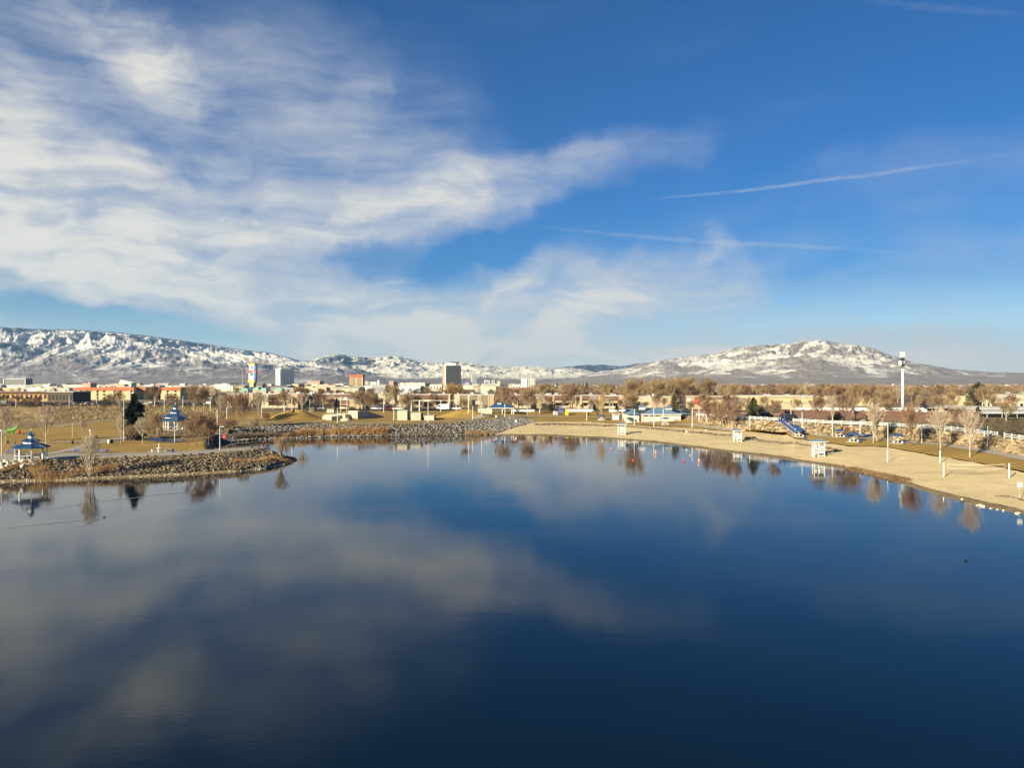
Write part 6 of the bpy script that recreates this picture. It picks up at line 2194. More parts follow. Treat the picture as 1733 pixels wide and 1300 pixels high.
# ------------------------------------------------------------------ lifeguard stands
def lifeguard(px, py, ptop, label):
    p = hit(px, py)
    H = (py - ptop) * p.y / F
    s = H / 3.3
    b = empty('lifeguard_stand', p, R(-8), label, 'lifeguard stand', 'lifeguard stands on the beach', sc=s)
    for x in (-0.95, 0.95):
        for y in (-0.75, 0.75):
            part_box('leg', 'white_paint', b, x - 0.075, x + 0.075, y - 0.075, y + 0.075, -0.2, 2.95)
    part_box('platform', 'white_paint', b, -0.84, 0.84, -0.84, 0.84, 0.95, 1.07)
    part_box('seat', 'white_paint', b, -0.5, 0.5, -0.1, 0.6, 1.5, 1.6)
    part_box('seat_back', 'white_paint', b, -0.5, 0.5, 0.6, 0.68, 1.6, 2.25)
    for k in range(4):
        part_box('ladder_rung', 'white_paint', b, -0.15, 0.84, -0.83, -0.77, 0.25 + k * 0.55, 0.37 + k * 0.55)
    part_box('ladder_rail', 'white_paint', b, -0.25, -0.14, -0.86, -0.76, -0.1, 2.6)
    for x in (-0.95, 0.95):
        part_box('side_rail', 'white_paint', b, x - 0.04, x + 0.04, -0.64, 0.64, 1.7, 1.8)
        part_box('side_rail', 'white_paint', b, x - 0.04, x + 0.04, -0.64, 0.64, 0.3, 0.4)
    part_box('canopy_frame', 'white_paint', b, -1.6, 1.6, -1.15, 1.15, 2.96, 3.06)
    r = MB()
    r.v += [(-1.64, -1.2, 3.07), (1.64, -1.2, 3.07), (1.64, 1.2, 3.07), (-1.64, 1.2, 3.07), (-0.5, 0, 3.5), (0.5, 0, 3.5)]
    r.f += [(0, 1, 5, 4), (1, 2, 5), (2, 3, 4, 5), (3, 0, 4), (3, 2, 1, 0)]
    r.build('canopy', 'blue_roof_pale', b)


lifeguard(1052, 736.5, 716.5, 'farthest lifeguard stand with blue-grey canopy on the upper beach')
lifeguard(1248, 748, 727, 'middle lifeguard stand with blue-grey canopy on the sand')
lifeguard(1385, 773.5, 745, 'nearest lifeguard stand with blue canopy and white ladder on the sand')
for lab, x0, y0, w0, mt in (('dark upturned board lying beside the middle lifeguard stand', 1270, 744, 3.0, 'dark_metal'),):
    p_ = hit(x0, y0)
    b_ = empty('beach_bench', p_, R(8), 'dark low picnic bench beside the middle lifeguard stand', 'bench')
    part_box('top', mt, b_, -1.5, 1.5, -0.5, 0.5, 0.62, 0.72)
    for s in (-1, 1):
        part_box('leg', mt, b_, s * 1.1 - 0.1, s * 1.1 + 0.1, -0.6, 0.6, 0, 0.62)
        part_box('side_seat', mt, b_, -1.5, 1.5, s * 0.85 - 0.15, s * 0.85 + 0.15, 0.36, 0.44)

# ------------------------------------------------------------------ picnic umbrellas, bins, tables
def umbrella(px, py, ptop, label, canopy=True, sc_=1.0):
    p = hit(px, py)
    H = (py - ptop) * p.y / F
    b = empty('umbrella_table', p, 0, label, 'picnic table', 'round picnic tables on the lawn')
    MB().lathe([(1.9, -0.1), (1.9, 0.05)], 16).build('pad', 'path_concrete', b)
    MB().tube((0, 0, 0), (0, 0, H - 0.05), 0.10, 0.08, 8).build('post', 'white_paint', b)
    MB().lathe([(0.75, 0.70), (0.75, 0.78)], 14).build('table_top', 'white_paint', b)
    for i in range(4):
        a = i * math.pi / 2 + 0.4
        s = MB().lathe([(0.16, 0), (0.16, 0.38), (0.27, 0.40), (0.27, 0.47)], 10).build('stool', 'white_paint', b)
        s.location = (1.25 * math.cos(a), 1.25 * math.sin(a), 0)
    if canopy:
        MB().lathe([(1.65, H - 0.62), (1.68, H - 0.55), (0.9, H - 0.2), (0.05, H)], 8).build('canopy', 'blue_roof', b)


umbrella(1353, 739, 726, 'blue umbrella table at the foot of the blue stair')
umbrella(1422, 739.5, 726, 'blue umbrella table left of the blue bin on the lawn')
umbrella(1445, 747.5, 731.5, 'blue umbrella table before the blue bench row')
umbrella(1519.5, 750, 733.5, 'blue umbrella table between the pale and red-brown trees')
umbrella(1018.5, 711, 701.5, 'pale umbrella table under the golden bare tree')
umbrella(1066, 715.5, 706, 'umbrella table before the left wing of the beach house')
umbrella(1126.5, 718.5, 706, 'umbrella table on the lawn before the beach house')
umbrella(269, 764.5, 750, 'white post table without umbrella on the peninsula lawn', False)


def bin_(px, py, ptop, label, mt='blue_plastic', cat='bin'):
    p = hit(px, py)
    H = (py - ptop) * p.y / F
    b = empty('litter_bin', p, 0, label, cat, 'litter bins in the park')
    r = H * 0.36
    MB().lathe([(r * 0.9, -0.05), (r, H * 0.85)], 12).build('drum', mt, b, True)
    MB().lathe([(r * 1.08, H * 0.85), (r * 1.08, H * 0.92), (r * 0.5, H)], 12).build('lid', mt, b)


for x, y, t_, mt, lab in ((292, 765.5, 759.5, 'blue_plastic', 'blue litter bin on the peninsula lawn by the white post table'), (292.5, 750, 745, 'blue_plastic', 'blue litter bin in front of the lamp post by the second gazebo'), (13, 751, 746, 'dark_metal', 'dark litter bin behind the near gazebo, left'), (25.5, 752, 748, 'blue_roof', 'dark blue litter bin beside the near gazebo roof'), (122.5, 751.5, 745.5, 'dark_metal', 'dark litter bin by the crossing of the lawn paths'), (141, 715.5, 711, 'dark_metal', 'dark litter bin on the pond path'), (163, 742.5, 737.5, 'dark_metal', 'dark litter bin on the middle of the peninsula lawn'), (189, 750.5, 744, 'dark_metal', 'dark bin beside the cream drum'), (184.5, 751, 744.2, 'cream_paint', 'cream drum beside the dark bin'), (193, 709.5, 706, 'dark_metal', 'dark bin at the far end of the lawn'), (1362, 743, 737, 'blue_plastic', 'blue litter bin right of the stair-foot table'), (1434.5, 741.5, 737, 'blue_plastic', 'blue litter bin right of the first lawn umbrella'), (1455, 749.5, 744, 'blue_plastic', 'blue litter bin right of the second lawn umbrella'), (1530.5, 751.5, 747.5, 'blue_plastic', 'blue litter bin right of the third lawn umbrella'), (996, 703, 698, 'dark_metal', 'dark litter bin on the far lawn'), (1011, 703, 699, 'dark_metal', 'dark litter bin left of the golden bare tree'), (1029, 711.5, 708, 'dark_metal', 'small black bin right of the golden bare tree'), (1077.5, 715.5, 713.2, 'dark_metal', 'black bin before the beach house wing'), (1137.5, 718, 715.5, 'dark_metal', 'black bin before the beach house gable end')):
    bin_(x, y, t_, lab, mt)


def table(px, py, L, label, mt='violet_blue', rz=0.0):
    p = hit(px, py)
    b = empty('picnic_table', p, rz, label, 'picnic table', 'blue picnic tables')
    part_box('top', mt, b, -L / 2, L / 2, -0.4, 0.4, 0.68, 0.76)
    for s in (-1, 1):
        part_box('seat', mt, b, -L / 2, L / 2, s * 0.75 - 0.15, s * 0.75 + 0.15, 0.4, 0.46)
        q = MB()
        q.tube((s * L * 0.36, -0.75, 0.0), (s * L * 0.36, 0.3, 0.7), 0.05, 0.05, 6).tube((s * L * 0.36, 0.75, 0.0), (s * L * 0.36, -0.3, 0.7), 0.05, 0.05, 6)
        q.build('leg', 'blue_plastic', b)


table(21.5, 768, 2.3, 'violet-blue picnic table left of the near gazebo')
table(135, 767, 2.3, 'violet-blue picnic table left of the cream lamp post')
table(174, 767, 2.2, 'violet-blue picnic table right of the cream lamp post')
for i_, (x, y, w) in enumerate(((261, 747.5, 2.6), (271, 748.5, 2.4), (282, 748.8, 2.6), (305, 749, 2.3))):
    table(x, y, w, ('first', 'second', 'third', 'last')[i_] + ' bright blue picnic table of the row along the brush', 'blue_plastic', rng.uniform(-0.2, 0.2))
p_ = hit(1463.5, 741)
b_ = empty('blue_bench_row', p_, R(-6), 'blue sheltered bench row right of the lamp post on the lawn', 'bench')
part_box('canopy', 'blue_plastic', b_, -2.1, 2.1, -0.6, 0.6, 0.75, 0.85)
part_box('seat', 'blue_plastic', b_, -1.9, 1.9, -0.3, 0.3, 0.38, 0.45)
for x_ in (-1.6, 0, 1.6):
    part_box('leg', 'blue_plastic', b_, x_ - 0.06, x_ + 0.06, -0.4, 0.4, 0, 0.75)
p_ = hit(1463, 741)

# small white changing shelters by the beach house
for x, y, lab in ((1042, 710.5, 'small white open shelter right of the golden bare tree'), (1059.5, 707, 'small white open shelter left of the beach house')):
    p_ = hit(x, y)
    b_ = empty('changing_shelter', p_, 0, lab, 'shelter', 'small white shelters')
    part_box('wall', 'white_paint', b_, -1.1, 1.0, 0, 0.15, 0, 2.2)
    part_box('side_wall', 'cream_paint', b_, -1.1, -0.95, 0.16, 1.5, 0, 2.2)
    part_box('post', 'white_paint', b_, 1.0, 1.15, -0.9, -0.75, 0, 2.2)
    part_box('roof', 'roof_white', b_, -1.5, 1.7, -1.1, 1.8, 2.21, 2.35)

# ------------------------------------------------------------------ blue covered stair down the boulder wall
def blue_stair():
    a, c = hit(1352, 737), Vector(tuple(lE[ki(1324)]))
    b = empty('covered_stair', a, 0, 'bright blue covered stair coming down the boulder wall', 'stair')
    d = c - a
    n = 12
    dirv = Vector((d.x, d.y, 0)).normalized()
    nrm = Vector((-dirv.y, dirv.x, 0))
    for i in range(n):
        p = d * (i / n)
        q = d * ((i + 1) / n)
        s = MB()
        w = nrm * 0.75
        pts = [p - w, q - w, q + w, p + w]
        s.v += [(v.x, v.y, p.z) for v in pts] + [(v.x, v.y, q.z) for v in pts]
        s.f += [(0, 3, 2, 1), (4, 5, 6, 7), (0, 1, 5, 4), (1, 2, 6, 5), (2, 3, 7, 6), (3, 0, 4, 7)]
        s.build('step', 'concrete_grey', b)
    for s in (-1, 1):
        r = MB()
        for h0, h1 in ((0.35, 1.1),):
            e = nrm * 0.8 * s
            k = len(r.v)
            for t in (0.0, 1.02):
                for hh in (h0, h1):
                    for o in (-0.05, 0.05):
                        v = d * t + e + nrm * o + Vector((0, 0, hh))
                        r.v.append(tuple(v))
            r.f += [tuple(k + q for q in f) for f in ((0, 1, 3, 2), (4, 6, 7, 5), (0, 4, 5, 1), (2, 3, 7, 6), (0, 2, 6, 4), (1, 5, 7, 3))]
        r.build('side_panel', 'blue_plastic', b)
        for t in (0.03, 0.35, 0.68, 0.98):
            v = d * t + nrm * 0.8 * s
            MB().tube((v.x, v.y, v.z - 1.6), (v.x, v.y, v.z + 1.9), 0.08, 0.09, 6).build('post', 'white_paint' if t < 0.1 else 'blue_roof', b)
    r = MB()
    for t0, t1 in ((-0.04, 0.22),):
        k = len(r.v)
        for t in (t0, t1):
            for s in (-0.95, 0, 0.95):
                v = d * t + nrm * s + Vector((0, 0, 1.95 + (0.25 if s == 0 else 0)))
                r.v.append(tuple(v))
            for s in (-0.95, 0.95):
                v = d * t + nrm * s + Vector((0, 0, 1.88))
                r.v.append(tuple(v))
        r.f += [tuple(k + q for q in f) for f in ((0, 1, 6, 5), (1, 2, 7, 6), (3, 8, 9, 4), (0, 5, 8, 3), (2, 4, 9, 7), (0, 3, 4, 2, 1), (5, 6, 7, 9, 8))]
    r.build('roof', 'blue_roof', b)


blue_stair()

# ------------------------------------------------------------------ play equipment
def play_climber():
    p = hit(19, 735)
    b = empty('play_climber', p, 0, 'bright green leaf-shaped play climber behind the near gazebo', 'play equipment')
    m = p.y / F
    arch = MB()
    for k in range(4):
        pts = [(-1.9 + k * 0.9, 0.2 * k, 0), (-1.7 + k * 0.9, 0.2 * k, 1.2 + 0.3 * k), (-0.9 + k * 0.9, 0.2 * k, 1.5 + 0.35 * k), (-0.5 + k * 0.9, 0.2 * k, 0)]
        for a, c in zip(pts[:-1], pts[1:]):
            arch.tube(a, c, 0.14, 0.14, 6)
    arch.build('arch', 'green_paint', b)
    leaf = MB()
    for k, (x, z, s) in enumerate(((-1.6, 1.0, 0.75), (-0.8, 1.3, 0.8), (0.0, 1.35, 0.75), (0.8, 1.7, 0.75), (1.3, 2.3, 0.5), (-1.1, 0.6, 0.6), (0.4, 0.8, 0.6))):
        kk_ = len(leaf.v)
        for i in range(10):
            a = i * 2 * math.pi / 10
            rr = s * (0.75 + 0.25 * math.cos(2 * a))
            for y in (-0.06, 0.06):
                leaf.v.append((x + rr * math.cos(a), 0.15 * k - 0.4 + y, z + rr * 0.7 * math.sin(a)))
        leaf.f.append(tuple(kk_ + 2 * i for i in range(10)))
        leaf.f.append(tuple(kk_ + 2 * i + 1 for i in reversed(range(10))))
        for i in range(10):
            j = (i + 1) % 10
            leaf.f.append((kk_ + 2 * i, kk_ + 2 * i + 1, kk_ + 2 * j + 1, kk_ + 2 * j))
    leaf.build('leaf_panel', 'green_paint', b)
    o = MB().lathe([(0.05, -0.5), (0.45, -0.3), (0.5, 0.2), (0.1, 0.55)], 10).build('knob', 'red_paint', b, True)
    o.location = (2.3, 0, 0.6)
    b.scale = (m / 0.165 * 0.9,) * 3


play_climber()


def playground():
    p = hit(951, 703)
    m = p.y / F
    b = empty('play_tower', p, 0, 'violet and yellow play tower with slide on the far lawn', 'play equipment')
    for x in (-1.2, 0.6):
        for y in (0, 1.6):
            MB().tube((x, y, 0), (x, y, 3.0), 0.09, 0.09, 6).build('post', 'violet_blue', b)
    part_box('deck', 'violet_blue', b, -1.2, 0.6, 0, 1.6, 1.2, 1.35)
    part_box('panel', 'violet_blue', b, -1.15, 0.55, -0.08, 0.0, 1.4, 2.2)
    r = MB()
    r.v += [(-1.5, -0.3, 3.0), (0.9, -0.3, 3.0), (0.9, 1.9, 3.0), (-1.5, 1.9, 3.0), (-0.3, 0.8, 3.9)]
    r.f += [(0, 1, 4), (1, 2, 4), (2, 3, 4), (3, 0, 4), (3, 2, 1, 0)]
    r.build('roof', 'violet_blue', b)
    s = MB()
    s.extrude([(0.4, 0.0), (1.2, 0.0), (1.2, 0.3), (0.4, 0.3)], 0, 1)
    sl = MB()
    k = 0
    sl.v += [(0.6, 0.4, 1.3), (0.6, 1.2, 1.3), (2.9, 0.4, 0.15), (2.9, 1.2, 0.15), (0.6, 0.4, 1.6), (0.6, 1.2, 1.6), (2.9, 0.4, 0.45), (2.9, 1.2, 0.45)]
    sl.f += [(0, 2, 3, 1), (0, 4, 6, 2), (1, 3, 7, 5)]
    sl.build('slide', 'yellow_paint', b)
    part_box('climbing_wall', 'yellow_paint', b, 1.4, 2.6, -0.6, -0.45, 0, 2.6)


playground()
for x, y, lab, mt in ((938.5, 702, 'white cylinder left of the play tower', 'white_paint'), (943, 702.5, 'second white cylinder left of the play tower', 'concrete')):
    p_ = hit(x, y)
    b_ = empty('play_drum', p_, 0, lab, 'play equipment')
    MB().lathe([(0.55, 0), (0.6, 0.9), (0.6, 1.2)], 12).build('drum', mt, b_)
    MB().lathe([(0.66, 1.2), (0.66, 1.3), (0.2, 1.5)], 12).build('lid', mt, b_)

# ------------------------------------------------------------------ volleyball courts, signs on the beach
def vpost(px, py, ptop, label):
    p = hit(px, py)
    H = (py - ptop) * p.y / F
    b = empty('net_post', p, 0, label, 'net post', 'volleyball posts')
    MB().tube((0, 0, -0.2), (0, 0, H), 0.10, 0.10, 10).build('pole', 'white_paint', b)
    MB().lathe([(0.12, H), (0.12, H + 0.03), (0.04, H + 0.07)], 10).build('cap', 'white_paint', b)
    return p, H


a_, Ha = vpost(1502, 782, 762, 'white net post, left one of the far court')
c_, Hc = vpost(1591, 784, 763, 'white net post, right one of the far court')
d_, Hd = vpost(1597, 808, 783, 'white net post, left one of the near court')
e_, He = vpost(1708, 809.5, 785, 'white net post, right one of the near court')


def net(a, c, h0, h1, label):
    b = empty('volleyball_net', a, 0, label, 'net')
    d = c - a
    for t, nm in ((h1, 'top_tape'), (h0, 'bottom_cord')):
        seg = 12
        mb = MB()
        for i in range(seg):
            f0, f1 = i / seg * 0.88 + 0.06, (i + 1) / seg * 0.88 + 0.06
            sag = lambda f: -0.22 * math.sin(math.pi * f)
            mb.tube(d * f0 + Vector((0, 0, t + sag(f0))), d * f1 + Vector((0, 0, t + sag(f1))), 0.035 if nm == 'top_tape' else 0.02, None, 4)
        mb.build(nm, 'net', b)
    for f in (0.06, 0.94):
        MB().tube(d * f + Vector((0, 0, h0 - 0.04)), d * f + Vector((0, 0, h1)), 0.02, 0.02, 4).build('side_cord', 'net', b)
    th = MB()
    for i in range(1, 60):
        f = 0.06 + 0.88 * i / 60
        s = -0.22 * math.sin(math.pi * f)
        th.tube(d * f + Vector((0, 0, h0 + s)), d * f + Vector((0, 0, h1 + s)), 0.004, None, 3, False)
    th.build('mesh_cords', 'net', b)


net(d_, e_, Hd - 0.9, Hd - 0.22, 'sagging volleyball net on the near court')


def sign(px, py, ptop, label, w, h, mt='white_paint', post='grey_metal', name='sign_post', two=False, cat='sign'):
    p = hit(px, py)
    H = (py - ptop) * p.y / F
    b = empty(name, p, 0, label, cat)
    MB().tube((0, 0, -0.2), (0, 0, H), 0.035, 0.035, 6).build('post', post, b)
    if two:
        part_box('panel', mt, b, -w / 2, -0.02, -0.05, -0.03, H - h, H)
        part_box('panel', mt, b, 0.02, w / 2, -0.05, -0.03, H - h, H)
    else:
        part_box('panel', mt, b, -w / 2, w / 2, -0.05, -0.03, H - h, H)
    return b


sign(1725.5, 846, 817.5, 'white two-panel sign on a thin post at the beach edge', 0.75, 0.62, two=True)
sign(1161.5, 741, 729.5, 'small white sign on a thin post in the sand', 0.6, 0.4)
sign(1194, 733, 727.5, 'tiny white sign at the top of the sand', 0.5, 0.35)
sign(1343, 765, 748, 'thin grey marker post in the sand by the nearest stand', 0.15, 0.2, 'grey_metal')
sign(839.5, 708.5, 703.4, 'small white marker at the top of the riprap', 0.7, 0.8)
sign(873, 721, 711, 'white marker post on the riprap point', 0.5, 0.9)
b_ = sign(1145, 692.5, 675.5, 'white rectangular shop sign on a post right of the round shrub', 2.0, 1.4, cat='shop sign')
sign(1165.5, 693, 674.6, 'tall white shop sign on a post beside the red sign panel', 1.6, 1.2, cat='shop sign')


def buoy_sign(px, py, ptop, label):
    p = hit(px, py)
    H = (py - ptop) * p.y / F
    b = empty('warning_sign', p, 0, label, 'sign')
    MB().tube((0, 0, -0.5), (0, 0, H), 0.05, 0.05, 6).build('post', 'dark_metal', b)
    o = MB().lathe([(0.55, 0), (0.55, 0.06)], 8, R(22.5)).build('panel', 'red_paint', b)
    o.rotation_euler = (R(90), 0, 0)
    o.location = (0, -0.06, H - 0.55)


buoy_sign(379.5, 753, 736, 'round red warning sign on a dark post by the channel')


def water_pt(px, py):
    return ray(px, py, 0.0)


def buoy(px, py, h, label, mt, kind='ball'):
    p = water_pt(px, py)
    b = empty('buoy', p, 0, label, 'buoy', 'marker buoys on the lake', sc=0.7)
    if kind == 'ball':
        MB().lathe([(0.05, -0.15), (0.26, -0.05), (0.34, 0.14), (0.28, 0.34), (0.08, 0.46)], 12).build('float', mt, b, True)
        MB().tube((0, 0, 0.44), (0, 0, 0.56), 0.04, 0.04, 6).build('ring', 'grey_metal', b)
    elif kind == 'tall':
        MB().lathe([(0.2, -0.2), (0.24, 0.0), (0.22, h * 0.8), (0.16, h), (0.03, h + 0.03)], 12).build('float', mt, b, True)
        MB().lathe([(0.245, h * 0.45), (0.245, h * 0.6)], 12).build('band', 'white_paint', b)
    else:
        o = MB().lathe([(0.02, -0.1), (0.5, -0.02), (0.6, 0.1), (0.5, 0.2), (0.03, 0.22)], 12).build('float', mt, b, True)
        MB().lathe([(0.12, 0.2), (0.12, 0.3)], 8).build('knob', 'white_paint', b)


buoy(836.5, 745.5, 0, 'small faded red buoy off the riprap point', 'pink_paint')
buoy(870, 745, 0, 'small red buoy near the start of the beach', 'pink_paint')
buoy(930, 754.5, 0, 'small red buoy off the far beach', 'pink_paint')
buoy(1034, 759.5, 0, 'small pinkish buoy off the farthest lifeguard stand', 'pink_paint')
buoy(1072, 780, 0, 'deep red buoy, left of the two deep red ones', 'red_paint')
buoy(1110, 769, 1.4, 'tall orange buoy off the beach house', 'orange_paint', 'tall')
buoy(1157, 782, 0, 'deep red buoy, right of the two deep red ones', 'red_paint')
buoy(1169, 771.5, 0, 'flat orange buoy between the tall orange ones', 'salmon', 'flat')
buoy(1183, 783, 1.3, 'tall orange buoy nearest the middle lifeguard stand', 'orange_paint', 'tall')
buoy(445.5, 752, 1.1, 'orange-red square-topped buoy in the channel', 'red_paint', 'tall')


def duck(px, py, rz, label):
    p = water_pt(px, py)
    b = MB()
    d = empty('duck', p, rz, label, 'duck', 'ducks swimming on the lake', sc=0.75)
    prof = [(-0.30, 0.10, 0.02), (-0.2, 0.09, 0.08), (-0.05, 0.07, 0.12), (0.1, 0.07, 0.11), (0.2, 0.09, 0.07), (0.22, 0.16, 0.05), (0.22, 0.25, 0.045), (0.26, 0.29, 0.055), (0.32, 0.28, 0.035), (0.38, 0.265, 0.012)]
    rings = []
    for x, z, r in prof:
        k = len(b.v)
        for i in range(10):
            a = 2 * math.pi * i / 10
            b.v.append((x, r * math.cos(a), z + r * 0.85 * math.sin(a)))
        rings.append(k)
    for k0_, k1_ in zip(rings[:-1], rings[1:]):
        for i in range(10):
            j = (i + 1) % 10
            b.f.append((k0_ + i, k0_ + j, k1_ + j, k1_ + i))
    b.f.append(tuple(rings[0] + i for i in reversed(range(10))))
    b.f.append(tuple(rings[-1] + i for i in range(10)))
    b.build('body', 'dark_metal', d, True)


duck(176, 876.5, R(8), 'dark duck at the head of the long wake')
duck(1635, 949.5, R(200), 'lone dark duck on the blue water at the right')
duck(1628, 850, R(150), 'dark duck close to the sandy waterline')

# two long V-shaped wakes: raised ripples lying on the water
def wake(pts, label):
    mb = MB()
    P = [water_pt(x, y) for x, y in pts]
    fine = []
    for a, c in zip(P[:-1], P[1:]):
        fine += [a.lerp(c, i / 16) for i in range(16)]
    fine.append(P[-1])
    n = len(fine)
    V, Fc = [], []
    prof = [(-0.30, 0.003), (-0.18, 0.014), (-0.07, 0.035), (0.0, 0.042), (0.07, 0.035), (0.18, 0.014), (0.30, 0.003)]
    for i, p in enumerate(fine):
        t = fine[min(i + 1, n - 1)] - fine[max(i - 1, 0)]
        nn = Vector((-t.y, t.x, 0)).normalized()
        f = min(1.0, 6.0 * i / n, 6.0 * (n - 1 - i) / n) * (0.8 + 0.2 * math.sin(i * 1.7))
        for o, h in prof:
            q = p + nn * o
            V.append((q.x, q.y, 0.001 + 0.45 * h * max(f, 0.02)))
    m = len(prof)
    for i in range(n - 1):
        for j in range(m - 1):
            a = i * m + j
            Fc.append((a, a + 1, a + m + 1, a + m))
    o = link('wake_ripple', np_mesh('wake_ripple', np.array(V), np.array(Fc), 'lake_water'))
    tag(o, kind='structure')


wake([(176, 876.6), (110, 884), (50, 890.5), (0, 896)], '')
wake([(176, 876.6), (150, 887), (132, 893)], '')
wake([(333, 831.5), (250, 840), (160, 851), (70, 865)], '')
wake([(333, 831.5), (318, 842)], '')

REGION = [(-80, 'far left of the car park'), (60, 'low eave building'), (125, 'orange motel'), (240, 'dark motel link'), (310, 'second gazebo'), (375, 'billboard'), (410, 'pylon sign'), (455, 'white hotel'), (500, 'grass mound'), (555, 'amphitheatre'), (592, 'orange hotel'), (625, 'wing wall'), (655, 'salmon stepped block'), (685, 'white low hall'), (745, 'dark glass tower'), (785, 'arched apartment entrance'), (835, 'picnic shelter'), (880, 'apartment towers'), (935, 'play tower'), (985, 'golden bare tree'), (1060, 'beach house wing'), (1110, 'beach house'), (1165, 'red sign panel'), (1225, 'red-brown trees'), (1270, 'olive pine'), (1320, 'blue stair'), (1375, 'campers'), (1440, 'square yellow warehouse'), (1490, 'pale twin-trunk tree'), (1525, 'cell tower'), (1580, 'utility pole'), (1630, 'large green pine'), (1680, 'storage canopies')]
SEEN = {}
ORD = 'first second third fourth fifth sixth seventh eighth ninth tenth eleventh twelfth thirteenth fourteenth fifteenth sixteenth'.split()


def near(px):
    r = REGION[0][1]
    for x, n in REGION:
        if px >= x:
            r = n
    return r


def nth(key):
    SEEN[key] = SEEN.get(key, 0) + 1
    k = SEEN[key] - 1
    return ORD[k] if k < len(ORD) else 'last'


HUE = {'tan': 'tan', 'red': 'red-brown', 'vase': 'pale', 'tanvase': 'light tan', 'brush': 'low brown', 'roundpine': 'dark green', 'juniper': 'brown-green'}
